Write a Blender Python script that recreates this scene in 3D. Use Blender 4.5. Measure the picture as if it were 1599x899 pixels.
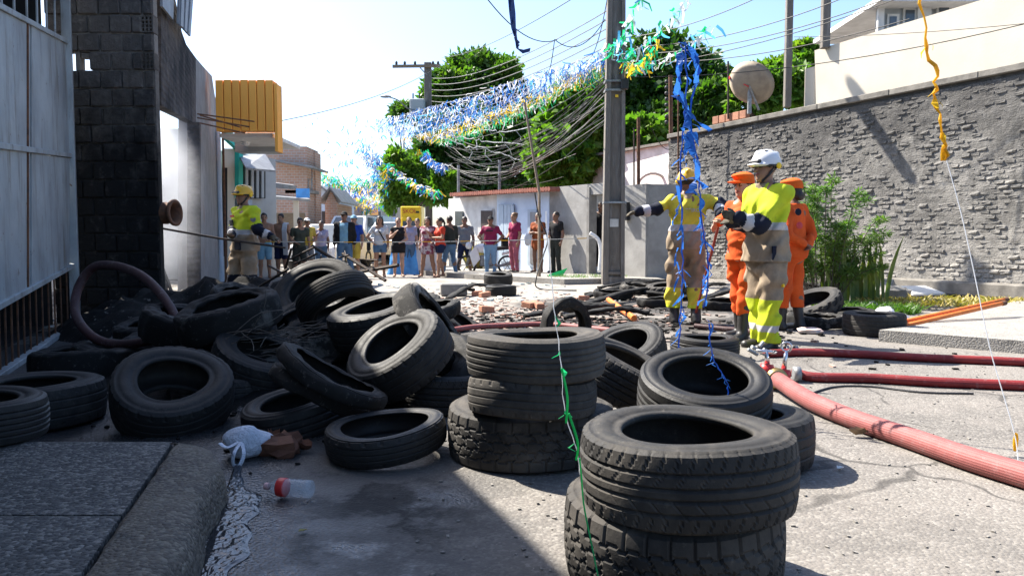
import bpy, math, random
import numpy as np
from mathutils import Vector, Matrix
for _o in list(bpy.data.objects): bpy.data.objects.remove(_o)
SC = bpy.context.scene
COL = SC.collection
R = math.radians
# ------------------------------------------------------------------ camera
F, CH = 1200.0, 1.05
PITCH = math.atan(76.5 / 1200.0)
cd = bpy.data.cameras.new('camera'); cam = bpy.data.objects.new('camera', cd); COL.objects.link(cam)
cam.location = (0, 0, CH); cam.rotation_euler = (math.pi / 2 - PITCH, 0, 0)
cd.sensor_width = 36; cd.lens = 36 * F / 1599.0; cd.clip_start = .05; cd.clip_end = 2000
SC.camera = cam
SC.render.resolution_x, SC.render.resolution_y = 1024, 575
# ------------------------------------------------------------------ light
SUN_EL, SUN_AZ = R(50), R(55)            # azimuth counted from +Y towards -X
sdir = Vector((-math.sin(SUN_AZ) * math.cos(SUN_EL), math.cos(SUN_AZ) * math.cos(SUN_EL), math.sin(SUN_EL)))
sl = bpy.data.lights.new('sun', 'SUN'); sl.energy = 4.9; sl.angle = R(.53); sl.color = (1, .935, .83)
so = bpy.data.objects.new('sun', sl); COL.objects.link(so); so.location = (-40, 30, 60)
so.rotation_euler = (-sdir).to_track_quat('-Z', 'Y').to_euler()
wd = bpy.data.worlds.new('World'); SC.world = wd; wd.use_nodes = True
wn = wd.node_tree; bgn = wn.nodes['Background']; sky = wn.nodes.new('ShaderNodeTexSky')
sky.sky_type = 'NISHITA'; sky.sun_disc = False; sky.sun_elevation = SUN_EL; sky.sun_rotation = -SUN_AZ
sky.air_density = 1.0; sky.dust_density = 2.0; sky.ozone_density = 5.0
wn.links.new(sky.outputs[0], bgn.inputs[0]); bgn.inputs[1].default_value = .10
SC.view_settings.view_transform = 'Standard'; SC.view_settings.look = 'None'
SC.view_settings.exposure = 1.72; SC.view_settings.gamma = 1; SC.view_settings.use_curve_mapping = False
SC.cycles.max_bounces = 6; SC.cycles.transparent_max_bounces = 12; SC.cycles.volume_bounces = 1
# ------------------------------------------------------------------ photo pixel -> place
FW = Vector((0, math.cos(PITCH), -math.sin(PITCH))); UP = Vector((0, math.sin(PITCH), math.cos(PITCH)))
def ray(px, py): return FW + Vector(((px - 799.5) / F, 0, 0)) + UP * (-(py - 449.5) / F)
def P(px, py, Y):
    d = ray(px, py); t = Y / d.y; return Vector((0, 0, CH)) + d * t
def G(px, py, z=0.0):
    d = ray(px, py); t = (z - CH) / d.z; return Vector((0, 0, CH)) + d * t
def PL(px, py, p0, n):
    d = ray(px, py); c = Vector((0, 0, CH)); n = Vector(n); return c + d * ((Vector(p0) - c).dot(n) / d.dot(n))
def proj(p):
    q = Vector(p) - Vector((0, 0, CH)); z = q.dot(FW); return 799.5 + F * q.x / z, 449.5 - F * q.dot(UP) / z
# ------------------------------------------------------------------ objects
def V3(a): return Vector((float(a[0]), float(a[1]), float(a[2])))
def meta(o, label=None, cat=None, group=None, kind=None):
    if label: o['label'] = label
    if cat: o['category'] = cat
    if group: o['group'] = group
    if kind: o['kind'] = kind
    return o
def thing(name, label, cat, loc=(0, 0, 0), group=None):
    o = bpy.data.objects.new(name, None); COL.objects.link(o); o.location = loc; o.empty_display_size = .1
    return meta(o, label, cat, group)
def rootloc(o):
    while o.parent: o = o.parent
    return o.location
def mkmesh(name, V, Fc, mats, smooth=False, midx=None):
    me = bpy.data.meshes.new(name)
    V = np.asarray(V, dtype=np.float32).reshape(-1, 3)
    if isinstance(Fc, np.ndarray):
        n, k = Fc.shape
        me.vertices.add(len(V)); me.vertices.foreach_set('co', V.ravel())
        me.loops.add(n * k); me.loops.foreach_set('vertex_index', Fc.astype(np.int32).ravel())
        me.polygons.add(n); me.polygons.foreach_set('loop_start', np.arange(0, n * k, k, dtype=np.int32))
        me.update(calc_edges=True)
    else:
        me.from_pydata([tuple(v) for v in V.tolist()], [], Fc); me.update()
    for m in (mats if isinstance(mats, (list, tuple)) else [mats]): me.materials.append(m)
    if midx is not None: me.polygons.foreach_set('material_index', np.asarray(midx, dtype=np.int32))
    if smooth: me.polygons.foreach_set('use_smooth', np.ones(len(me.polygons), dtype=bool))
    return me
def obj(name, V, Fc, mats, parent=None, smooth=False, midx=None, label=None, cat=None, group=None, kind=None):
    V = np.asarray(V, dtype=np.float64).reshape(-1, 3)
    if parent is not None: loc = np.array(rootloc(parent))
    elif kind == 'structure': loc = np.zeros(3)
    else: loc = np.array([V[:, 0].mean(), V[:, 1].mean(), V[:, 2].min()])
    me = mkmesh(name, V - loc, Fc, mats, smooth, midx)
    o = bpy.data.objects.new(name, me); COL.objects.link(o)
    if parent is not None: o.parent = parent
    else: o.location = loc
    return meta(o, label, cat, group, kind)
def kids(o): return [c for c in bpy.data.objects if c.parent == o]
_ch = {}
def addchild(p, c): _ch.setdefault(p.name, []).append(c)
def dup(root, loc, rot=None, label=None, group=None):
    r = root.copy(); COL.objects.link(r); r.location = loc
    if rot is not None: r.rotation_euler = rot
    if label: r['label'] = label
    if group: r['group'] = group
    for ch in root.children:
        c = ch.copy(); COL.objects.link(c); c.parent = r
        for g in ch.children:
            d = g.copy(); COL.objects.link(d); d.parent = c
    return r
class MB:
    def __init__(s): s.v = []; s.f = []; s.m = []; s.cm = 0
    def add(s, V, Fs):
        b = len(s.v); s.v.extend([tuple(map(float, v)) for v in V]); s.f.extend([[i + b for i in f] for f in Fs]); s.m.extend([s.cm] * len(Fs)); return s
    def obox(s, c, ax, ay, az, bev=0):
        c, ax, ay, az = V3(c), V3(ax), V3(ay), V3(az)
        if bev <= 0:
            V = [c + ax * i + ay * j + az * k for k in (-1, 1) for j in (-1, 1) for i in (-1, 1)]
            return s.add(V, [(0, 2, 3, 1), (4, 5, 7, 6), (0, 1, 5, 4), (2, 6, 7, 3), (0, 4, 6, 2), (1, 3, 7, 5)])
        L = [ax.length, ay.length, az.length]; A = [ax.normalized(), ay.normalized(), az.normalized()]
        bev = min(bev, *[l * .45 for l in L]); V = []; idx = {}
        for sx in (-1, 1):
            for sy in (-1, 1):
                for sz in (-1, 1):
                    sg = (sx, sy, sz)
                    for a in range(3):
                        p = c.copy()
                        for b in range(3): p += A[b] * sg[b] * (L[b] if b == a else L[b] - bev)
                        idx[(sg, a)] = len(V); V.append(p)
        Fs = []
        for a in range(3):
            b, d = (a + 1) % 3, (a + 2) % 3
            for sa in (-1, 1):
                q = []
                for sb, sd in ((-1, -1), (1, -1), (1, 1), (-1, 1)):
                    g = [0, 0, 0]; g[a] = sa; g[b] = sb; g[d] = sd; q.append(idx[(tuple(g), a)])
                Fs.append(q if sa > 0 else q[::-1])
            for sb in (-1, 1):
                for sd in (-1, 1):
                    g0 = [0, 0, 0]; g0[b] = sb; g0[d] = sd; g1 = list(g0); g0[a] = -1; g1[a] = 1
                    g0, g1 = tuple(g0), tuple(g1)
                    q = [idx[(g0, b)], idx[(g1, b)], idx[(g1, d)], idx[(g0, d)]]
                    Fs.append(q if sb * sd < 0 else q[::-1])
        for g in [(x, y, z) for x in (-1, 1) for y in (-1, 1) for z in (-1, 1)]:
            q = [idx[(g, 0)], idx[(g, 1)], idx[(g, 2)]]
            Fs.append(q if g[0] * g[1] * g[2] > 0 else q[::-1])
        return s.add(V, Fs)
    def box(s, c, size, bev=0, rz=0):
        cz, sz = math.cos(rz), math.sin(rz)
        return s.obox(c, (size[0] / 2 * cz, size[0] / 2 * sz, 0), (-size[1] / 2 * sz, size[1] / 2 * cz, 0), (0, 0, size[2] / 2), bev)
    def span(s, a, b, z0, z1, t, off=0, bev=0):      # upright slab between plan points a,b
        a = Vector((a[0], a[1], 0)); b = Vector((b[0], b[1], 0)); d = (b - a); n = Vector((-d.y, d.x, 0)).normalized()
        c = (a + b) / 2 + n * off + Vector((0, 0, (z0 + z1) / 2))
        return s.obox(c, d / 2, n * t / 2, (0, 0, (z1 - z0) / 2), bev)
    def tube(s, pts, r, n=8, caps=True, flat=1.0):
        pts = [V3(p) for p in pts]; m = len(pts)
        rs = r if isinstance(r, (list, tuple)) else [r] * m
        V = []; prev = None
        for i, p in enumerate(pts):
            t = (pts[min(i + 1, m - 1)] - pts[max(i - 1, 0)]).normalized()
            if prev is None: a = t.orthogonal().normalized() if abs(t.z) > .9 else t.cross(Vector((0, 0, 1))).normalized()
            else:
                a = prev - t * prev.dot(t)
                a = a.normalized() if a.length > 1e-6 else t.orthogonal().normalized()
            prev = a; b = t.cross(a)
            for k in range(n):
                an = 2 * math.pi * k / n; V.append(p + a * (math.cos(an) * rs[i]) + b * (math.sin(an) * rs[i] * flat))
        Fs = [(i * n + k, i * n + (k + 1) % n, (i + 1) * n + (k + 1) % n, (i + 1) * n + k) for i in range(m - 1) for k in range(n)]
        if caps: Fs += [tuple(range(n))[::-1], tuple(range((m - 1) * n, m * n))]
        return s.add(V, Fs)
    def prism(s, poly, d):
        d = V3(d); n = len(poly); V = [V3(p) for p in poly] + [V3(p) + d for p in poly]
        return s.add(V, [tuple(range(n))[::-1], tuple(range(n, 2 * n))] + [(i, (i + 1) % n, n + (i + 1) % n, n + i) for i in range(n)])
    def lathe(s, prof, n, c=(0, 0, 0), axis=(0, 0, 1), closed=False):
        ax = V3(axis).normalized(); a = ax.orthogonal().normalized(); b = ax.cross(a); c = V3(c); m = len(prof); V = []
        for r, z in prof:
            for k in range(n):
                t = 2 * math.pi * k / n; V.append(c + a * (r * math.cos(t)) + b * (r * math.sin(t)) + ax * z)
        Fs = [(i * n + k, i * n + (k + 1) % n, ((i + 1) % m) * n + (k + 1) % n, ((i + 1) % m) * n + k) for i in range(m if closed else m - 1) for k in range(n)]
        if not closed: Fs += [tuple(range(n))[::-1], tuple(range((m - 1) * n, m * n))]
        return s.add(V, Fs)
    def quad(s, a, b, c, d): return s.add([a, b, c, d], [(0, 1, 2, 3)])
    def blob(s, c, rx, ry, rz, n=8, m=5, jit=0, rng=random):
        c = V3(c); V = [c + Vector((0, 0, -rz))]
        for i in range(1, m):
            ph = -math.pi / 2 + math.pi * i / m
            for k in range(n):
                t = 2 * math.pi * k / n; j = 1 + rng.uniform(-jit, jit)
                V.append(c + Vector((rx * math.cos(ph) * math.cos(t) * j, ry * math.cos(ph) * math.sin(t) * j, rz * math.sin(ph) * j)))
        V.append(c + Vector((0, 0, rz))); L = len(V) - 1
        Fs = [(0, 1 + (k + 1) % n, 1 + k) for k in range(n)]
        for i in range(m - 2): Fs += [(1 + i * n + k, 1 + i * n + (k + 1) % n, 1 + (i + 1) * n + (k + 1) % n, 1 + (i + 1) * n + k) for k in range(n)]
        Fs += [(L, 1 + (m - 2) * n + k, 1 + (m - 2) * n + (k + 1) % n) for k in range(n)]
        return s.add(V, Fs)
    def build(s, name, mats, parent=None, smooth=False, **k):
        return obj(name, s.v, s.f, mats, parent, smooth, s.m if isinstance(mats, (list, tuple)) else None, **k)
def curve_pts(cp, n=8):            # Catmull-Rom
    cp = [V3(p) for p in cp]; out = []
    for i in range(len(cp) - 1):
        p0, p1, p2, p3 = cp[max(i - 1, 0)], cp[i], cp[i + 1], cp[min(i + 2, len(cp) - 1)]
        for k in range(n):
            t = k / n; out.append(.5 * ((2 * p1) + (p2 - p0) * t + (2 * p0 - 5 * p1 + 4 * p2 - p3) * t * t + (3 * p1 - p0 - 3 * p2 + p3) * t ** 3))
    out.append(cp[-1]); return out
# ------------------------------------------------------------------ materials
def lin(r, g=None, b=None):       # sRGB 0-255 -> linear
    if g is None: g = b = r
    f = lambda c: (c / 255 / 12.92) if c / 255 <= .04045 else ((c / 255 + .055) / 1.055) ** 2.4
    return (f(r), f(g), f(b), 1)
class NT:
    def __init__(s, name):
        s.mat = bpy.data.materials.new(name); s.mat.use_nodes = True; s.t = s.mat.node_tree; s.bs = s.t.nodes['Principled BSDF']; s.out = s.t.nodes['Material Output']
    def n(s, typ, ins=None, **kw):
        nd = s.t.nodes.new(typ)
        for k, v in kw.items(): setattr(nd, k, v)
        for k, v in (ins or {}).items():
            if hasattr(v, 'links'): s.t.links.new(v, nd.inputs[k])
            else: nd.inputs[k].default_value = v
        return nd
    def link(s, a, b): s.t.links.new(a, b)
    def pos(s): return s.n('ShaderNodeNewGeometry').outputs['Position']
    def objc(s): return s.n('ShaderNodeTexCoord').outputs['Object']
    def noise(s, vec, scale, detail=6, rough=.6, dist=0): return s.n('ShaderNodeTexNoise', {'Vector': vec, 'Scale': scale, 'Detail': detail, 'Roughness': rough, 'Distortion': dist}).outputs['Fac']
    def ramp(s, fac, a, b, lo=0., hi=1.):
        return s.n('ShaderNodeMapRange', {'Value': fac, 'From Min': a, 'From Max': b, 'To Min': lo, 'To Max': hi}).outputs[0]
    def mix(s, fac, a, b, mode='MIX'):
        m = s.n('ShaderNodeMix', data_type='RGBA', blend_type=mode)
        for k, v in ((0, fac), (6, a), (7, b)):
            if hasattr(v, 'links'): s.t.links.new(v, m.inputs[k])
            else: m.inputs[k].default_value = v
        return m.outputs[2]
    def math(s, op, a, b=0.):
        m = s.n('ShaderNodeMath', operation=op)
        for k, v in ((0, a), (1, b)):
            if hasattr(v, 'links'): s.t.links.new(v, m.inputs[k])
            else: m.inputs[k].default_value = v
        return m.outputs[0]
    def scalevec(s, vec, sc): 
        m = s.n('ShaderNodeMapping', {'Vector': vec}); m.inputs['Scale'].default_value = sc; return m.outputs[0]
    def bump(s, h, strength, dist=.01):
        b = s.n('ShaderNodeBump', {'Height': h, 'Strength': strength, 'Distance': dist}); s.link(b.outputs[0], s.bs.inputs['Normal']); return b
    def set(s, col=None, rough=None, metal=None, spec=None):
        for k, v in (('Base Color', col), ('Roughness', rough), ('Metallic', metal), ('Specular IOR Level', spec)):
            if v is None: continue
            if hasattr(v, 'links'): s.link(v, s.bs.inputs[k])
            else: s.bs.inputs[k].default_value = v
def pm(name, c1, c2=None, scale=6, rough=.75, bump=0., bscale=40, bdist=.01, metal=0, spec=.4, lo=.35, hi=.65, rand=0, stretch=None, c3=None, s3=1.5, lo3=.5, hi3=.7):
    t = NT(name); v = t.objc()
    if rand or True:
        oi = t.n('ShaderNodeObjectInfo'); v = t.n('ShaderNodeVectorMath', {0: v, 1: t.math('MULTIPLY', oi.outputs['Random'], 17.3)}, operation='ADD').outputs[0]
    if stretch: v = t.scalevec(v, stretch)
    c2 = c2 or tuple(list(np.array(c1[:3]) * .7) + [1])
    col = t.mix(t.ramp(t.noise(v, scale), lo, hi), c1, c2)
    if c3: col = t.mix(t.ramp(t.noise(v, s3), lo3, hi3), col, c3)
    if rand:
        k = t.ramp(oi.outputs['Random'], 0, 1, 1 - rand, 1 + rand); g = t.n('ShaderNodeCombineXYZ', {0: k, 1: k, 2: k}).outputs[0]
        col = t.mix(1.0, col, g, 'MULTIPLY')
    t.set(col, rough, metal, spec)
    if bump: t.bump(t.noise(v, bscale, 5, .65), bump, bdist)
    return t.mat
# ------------------------------------------------------------------ shared materials
M = {}
M['white'] = pm('white_paint', (.72, .71, .68, 1), (.55, .54, .51, 1), 2.5, .8, .25, 30, c3=(.36, .35, .33, 1), s3=.9, lo3=.56, hi3=.8)
M['cream'] = pm('cream_render', (0.5148, 0.468, 0.39, 1), (0.468, 0.4212, 0.3432, 1), 1.2, .85, .25, 25, c3=(0.3276, 0.3042, 0.2574, 1), s3=.45, lo3=.62, hi3=.85)
M['pale_blue'] = pm('pale_blue_render', (.62, .72, .84, 1), (.5, .6, .72, 1), 2, .8, .2, 30)
M['grey_render'] = pm('grey_render', (0.3432, 0.3354, 0.3198, 1), (0.2418, 0.234, 0.2223, 1), 2.2, .88, .5, 22, c3=(0.1248, 0.1209, 0.1131, 1), s3=.8, lo3=.55, hi3=.85)
M['concrete'] = pm('concrete', (0.2574, 0.2496, 0.234, 1), (0.1716, 0.1638, 0.156, 1), 5, .88, .5, 45, c3=(0.1092, 0.1053, 0.1014, 1), s3=1.3)
M['pole_concrete'] = pm('pole_concrete', (0.1716, 0.1521, 0.1326, 1), (0.1014, 0.0897, 0.078, 1), 3, .9, .6, 30, stretch=(3, 3, .5), c3=(0.234, 0.2184, 0.2028, 1), s3=3)
M['coping'] = pm('stained_coping', (0.2106, 0.195, 0.1716, 1), (0.1092, 0.1014, 0.0897, 1), 4, .9, .5, 25)
M['soot'] = pm('soot', (.012, .011, .011, 1), (.03, .028, .027, 1), 5, .95, .7, 35, spec=.15)
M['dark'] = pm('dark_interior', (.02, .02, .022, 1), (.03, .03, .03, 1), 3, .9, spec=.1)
M['rust'] = pm('rusty_steel', (.16, .07, .035, 1), (.07, .035, .022, 1), 14, .8, .4, 60)
M['steel'] = pm('grey_steel', (.3, .31, .32, 1), (.18, .18, .18, 1), 12, .5, .15, 60, metal=.5)
M['black_metal'] = pm('burnt_metal', (.03, .026, .024, 1), (.075, .05, .035, 1), 20, .7, .3, 80, metal=.3)
M['black'] = pm('black_plastic', (.015, .015, .017, 1), (.025, .025, .027, 1), 10, .5)
M['tile'] = pm('clay_tile', (.33, .12, .08, 1), (.2, .075, .055, 1), 6, .85, .4, 30)
M['brick'] = pm('red_brick', (.42, .2, .125, 1), (.3, .14, .09, 1), 9, .9, .5, 50, rand=.25)
M['glass'] = pm('window_glass', (.05, .065, .08, 1), (.09, .11, .13, 1), 1.5, .12, spec=.6)
M['wood'] = pm('weathered_wood', (.26, .2, .14, 1), (.16, .12, .085, 1), 6, .85, .4, 40, stretch=(1, 1, 8))
M['grey_door'] = pm('grey_blue_door', (.42, .5, .58, 1), (.34, .41, .48, 1), 5, .6, .1)
M['brown_door'] = pm('dark_brown_door', (.07, .05, .045, 1), (.045, .035, .03, 1), 6, .7)
M['teal'] = pm('teal_paint', (.03, .48, .40, 1), (.03, .42, .35, 1), 4, .6, .1)
M['ochre'] = pm('ochre_sheet', (.95, .43, .07, 1), (.85, .35, .055, 1), 2, .6, .1, stretch=(1, 1, .15), c3=(.4, .24, .08, 1), s3=3, lo3=.6, hi3=.8)
M['grey_panel'] = pm('grey_wall_paint', (0.39, 0.4134, 0.4212, 1), (0.3276, 0.351, 0.3588, 1), 2, .8, .15)
M['tarp_blue'] = pm('blue_sheet', (.08, .33, .72, 1), (.05, .22, .52, 1), 4, .45, .3, 14)
M['zinc'] = pm('zinc_sheet', (0.2808, 0.2886, 0.2964, 1), (0.1872, 0.1872, 0.195, 1), 4, .55, .2, 20, metal=.3)
M['yellow'] = pm('yellow_enamel', (.85, .56, .02, 1), (.75, .48, .02, 1), 3, .4)
M['white_plastic'] = pm('white_plastic', (.78, .79, .8, 1), (.68, .69, .7, 1), 3, .45)
M['red_paint'] = pm('red_paint', (.55, .03, .03, 1), (.4, .02, .02, 1), 8, .4)
M['brass'] = pm('brass', (.45, .32, .13, 1), (.3, .21, .09, 1), 20, .4, .1, metal=.8)
def ground_mat():
    t = NT('road_surface'); v = t.pos(); sep = t.n('ShaderNodeSeparateXYZ', {0: v}); X, Y = sep.outputs[0], sep.outputs[1]
    big = t.noise(v, .55, 5); med = t.noise(v, 2.6, 6, .65); fine = t.noise(v, 55, 4, .7)
    vor = t.n('ShaderNodeTexVoronoi', {'Vector': v, 'Scale': 75.0}); peb = vor.outputs['Distance']
    cell = t.n('ShaderNodeSeparateColor', {0: vor.outputs['Color']}).outputs[0]
    col = t.mix(t.ramp(big, .35, .65), (0.1733, 0.1596, 0.1444, 1), (0.114, 0.1064, 0.09804, 1))
    col = t.mix(t.ramp(med, .45, .7), col, (0.1786, 0.1634, 0.1482, 1))
    # pale dusty concrete further down the street
    far = t.ramp(t.math('ADD', Y, t.math('MULTIPLY', t.math('SUBTRACT', big, .5), 8.)), 10., 13.5)
    col = t.mix(far, col, t.mix(t.ramp(med, .4, .65), (0.304, 0.2812, 0.2546, 1), (0.2052, 0.1824, 0.1596, 1)))
    # aggregate speckle
    col = t.mix(t.ramp(cell, .55, .95, 0, .55), col, t.mix(t.ramp(cell, .7, .72), (0.0532, 0.05092, 0.04788, 1), (0.2584, 0.2432, 0.2204, 1)))
    # shaded left lane painted darker to deepen its shade, plus blackish tar patches
    left = t.ramp(t.math('ADD', t.math('ADD', X, t.math('MULTIPLY', Y, .26)), t.math('MULTIPLY', t.math('SUBTRACT', med, .5), 1.4)), .85, .35)
    near = t.ramp(Y, 6., 4.5)
    col = t.mix(t.math('MULTIPLY', t.math('MULTIPLY', left, near), .72), col, (0.0684, 0.06688, 0.06612, 1))
    tar = t.math('MULTIPLY', t.ramp(t.noise(v, 1.3, 6, .7), .48, .53), left)
    col = t.mix(t.math('MULTIPLY', tar, .85), col, (0.0228, 0.02242, 0.02204, 1))
    # soot and ash left by the fire
    def spot(cx, cy, rx, ry):
        dx = t.math('DIVIDE', t.math('SUBTRACT', X, cx), rx); dy = t.math('DIVIDE', t.math('SUBTRACT', Y, cy), ry)
        d = t.math('ADD', t.math('MULTIPLY', dx, dx), t.math('MULTIPLY', dy, dy))
        return t.ramp(t.math('ADD', d, t.math('MULTIPLY', t.math('SUBTRACT', med, .5), 2.6)), 1.2, .6)
    s = spot(-2.2, 6.6, 3.0, 3.0)
    for a in ((1.2, 9.4, 1.6, .9), (2.0, 12.2, 2.0, 1.6), (-.6, 9.2, 1.5, .8), (3.2, 9.6, 1.1, .8), (-4.3, 11, 1.6, 2.6)): s = t.math('MAXIMUM', s, spot(*a))
    col = t.mix(t.math('MULTIPLY', s, .93), col, t.mix(t.ramp(fine, .4, .7), (0.01672, 0.01596, 0.01596, 1), (0.0912, 0.0874, 0.0836, 1)))
    # reddish brick dust
    rd = t.math('MULTIPLY', t.ramp(t.noise(v, 3.4, 6, .75), .55, .66), t.math('MULTIPLY', t.ramp(Y, 8.5, 10), t.ramp(Y, 16, 13)))
    col = t.mix(t.math('MULTIPLY', rd, .5), col, (0.228, 0.1292, 0.0912, 1))
    wv_ = t.n('ShaderNodeVectorMath', {0: v, 1: t.n('ShaderNodeVectorMath', {0: t.n('ShaderNodeTexNoise', {'Vector': v, 'Scale': 2.2}).outputs['Color'], 1: (.45, .45, 0)}, operation='MULTIPLY').outputs[0]}, operation='ADD').outputs[0]
    ve = t.n('ShaderNodeTexVoronoi', {'Vector': wv_, 'Scale': .75}, feature='DISTANCE_TO_EDGE').outputs['Distance']
    crk = t.math('MULTIPLY', t.ramp(ve, .012, .004), t.ramp(t.noise(v, .9, 3), .46, .56)); col = t.mix(t.math('MULTIPLY', crk, .7), col, (0.038, 0.03572, 0.03344, 1))
    col = t.mix(t.ramp(t.noise(v, 1.15, 7, .72, 1.2), .54, .66, 0, .38), col, (0.0684, 0.0646, 0.0608, 1)); col = t.mix(t.ramp(t.noise(v, 14, 5, .75), .63, .72, 0, .55), col, (0.057, 0.0532, 0.05016, 1))
    # damp band by the kerb
    kd = t.math('ADD', t.math('ADD', X, .40), t.math('MULTIPLY', Y, .26))
    wet = t.math('MULTIPLY', t.ramp(t.math('ADD', kd, t.math('MULTIPLY', t.math('SUBTRACT', med, .5), .9)), .62, .2), t.ramp(Y, 6.5, 5.5))
    col = t.mix(t.math('MULTIPLY', wet, .6), col, (0.038, 0.038, 0.03952, 1))
    lw = t.math('MULTIPLY', t.math('MULTIPLY', left, near), t.ramp(t.noise(v, 2.2, 5, .7), .5, .62)); wet = t.math('MAXIMUM', wet, lw)
    t.set(col, t.ramp(wet, 0, 1, .92, .24), 0, t.ramp(wet, 0, 1, .25, .6))
    h = t.math('ADD', t.math('MULTIPLY', t.math('SUBTRACT', 1., peb), .6), t.math('ADD', t.math('MULTIPLY', fine, .5), t.math('MULTIPLY', med, 2.2)))
    t.bump(h, .55, .012); return t.mat
M['ground'] = ground_mat()
def slab_mat(name, c1, c2, c3):
    t = NT(name); v = t.pos(); vor = t.n('ShaderNodeTexVoronoi', {'Vector': v, 'Scale': 70.0}); cell = t.n('ShaderNodeSeparateColor', {0: vor.outputs['Color']}).outputs[0]
    med = t.noise(v, 3, 6, .65); col = t.mix(t.ramp(med, .35, .65), c1, c2)
    col = t.mix(t.ramp(cell, .5, 1, 0, .75), col, c3); col = t.mix(t.ramp(t.noise(v, 9, 5, .7), .58, .7, 0, .7), col, (.03, .03, .03, 1))
    t.set(col, .75, 0, .35)
    t.bump(t.math('ADD', t.math('SUBTRACT', 1., vor.outputs['Distance']), t.math('ADD', t.noise(v, 40, 4, .7), t.math('MULTIPLY', med, 1.5))), .8, .012); return t.mat
M['slab'] = slab_mat('aggregate_slab', (0.0663, 0.06474, 0.0624, 1), (0.039, 0.039, 0.039, 1), (0.234, 0.2184, 0.195, 1))
M['kerb'] = slab_mat('worn_kerb', (0.117, 0.0975, 0.0741, 1), (0.0663, 0.05616, 0.0468, 1), (0.2028, 0.1794, 0.1404, 1))
M['pave'] = slab_mat('pale_pavement', (0.2808, 0.2652, 0.2418, 1), (0.2106, 0.1989, 0.1833, 1), (0.3354, 0.3198, 0.2886, 1))
M['earth'] = slab_mat('verge_earth', (0.2808, 0.234, 0.1716, 1), (0.195, 0.156, 0.1092, 1), (0.3276, 0.2808, 0.2106, 1))
def water_mat():
    t = NT('gutter_water'); v = t.pos()
    t.set((.012, .014, .018, 1), .05, 0, .42); t.bump(t.noise(v, 90, 3, .6), .3, .004); return t.mat
M['water'] = water_mat()
# ------------------------------------------------------------------ ground
def gz(y): return 0.0 if y < 24 else min((y - 24) * .034, 3.2)
xs = [-400, -120, -40, -20, -12, -9, -7, -6] + [x * .5 for x in range(-10, 11)] + [6, 7, 9, 12, 20, 40, 120, 400]
ys = [-60, -20, -6] + [y * .5 for y in range(-4, 30)] + list(range(15, 60, 3)) + [70, 90, 120, 160, 240, 400, 900]
V = [(x, y, gz(y)) for y in ys for x in xs]; nx = len(xs)
obj('ground', V, [(j * nx + i, j * nx + i + 1, (j + 1) * nx + i + 1, (j + 1) * nx + i) for j in range(len(ys) - 1) for i in range(nx - 1)], M['ground'], kind='structure', smooth=True)
# left pavement slab with its worn kerb (kerb line x = -.40-.26 y)
KX = lambda y: -.395 - .258 * y
YE = 3.40
def strip(name, prof, ysl, mat, endcap=True):       # prof: (offset from kerb line, z) swept along the kerb
    V = []; n = len(prof)
    for y in ysl:
        for o, z in prof: V.append((KX(y) + o + random.uniform(-.004, .004), y, z + random.uniform(-.002, .002)))
    Fs = [(i * n + k, i * n + k + 1, (i + 1) * n + k + 1, (i + 1) * n + k) for i in range(len(ysl) - 1) for k in range(n - 1)]
    if endcap: Fs += [tuple(range((len(ysl) - 1) * n, len(ysl) * n))]
    return obj(name, V, Fs, mat, kind='structure', smooth=False)
random.seed(3)
yk = [-3 + i * .1 for i in range(62)] + [3.2, 3.27, 3.32]
kp = [(-.23, 0), (-.23, .150), (-.215, .160), (-.15, .161), (-.09, .158), (-.045, .153), (-.015, .138), (.008, .095), (.022, .0)]
V = []; n = len(kp)
for i, y in enumerate(yk):
    sh = max(0, (y - 3.05) / .27); sh = 1 - math.sqrt(max(0, 1 - sh * sh)) if sh > 0 else 0
    wob = .012 * math.sin(y * 9) + .008 * math.sin(y * 23 + 1)
    for o, z in kp: V.append((KX(y) + o - sh * .11 * (1 if o > -.17 else 0) + (wob if o > -.13 else 0) + random.uniform(-.004, .004), y, z + (random.uniform(-.004, .004) if z > .05 else 0)))
obj('kerb', V, [(i * n + k, (i + 1) * n + k, (i + 1) * n + k + 1, i * n + k + 1) for i in range(len(yk) - 1) for k in range(n - 1)] + [tuple(range((len(yk) - 1) * n, len(yk) * n))], M['kerb'], kind='structure', smooth=True)
# slabs of the pavement, each its own piece with a joint
jn = [(-3, -.6), (-.585, 1.0), (1.015, 2.43), (2.445, 3.34)]
for a, b in jn:
    V = [(KX(a) - .242, a, .158), (KX(b) - .242, b, .158), (KX(b) - 3.2, b, .158), (KX(a) - 3.2, a, .158)]
    m = MB(); m.prism(V, (0, 0, -.158)); m.build('pavement_slab', M['slab'], kind='structure')
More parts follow.
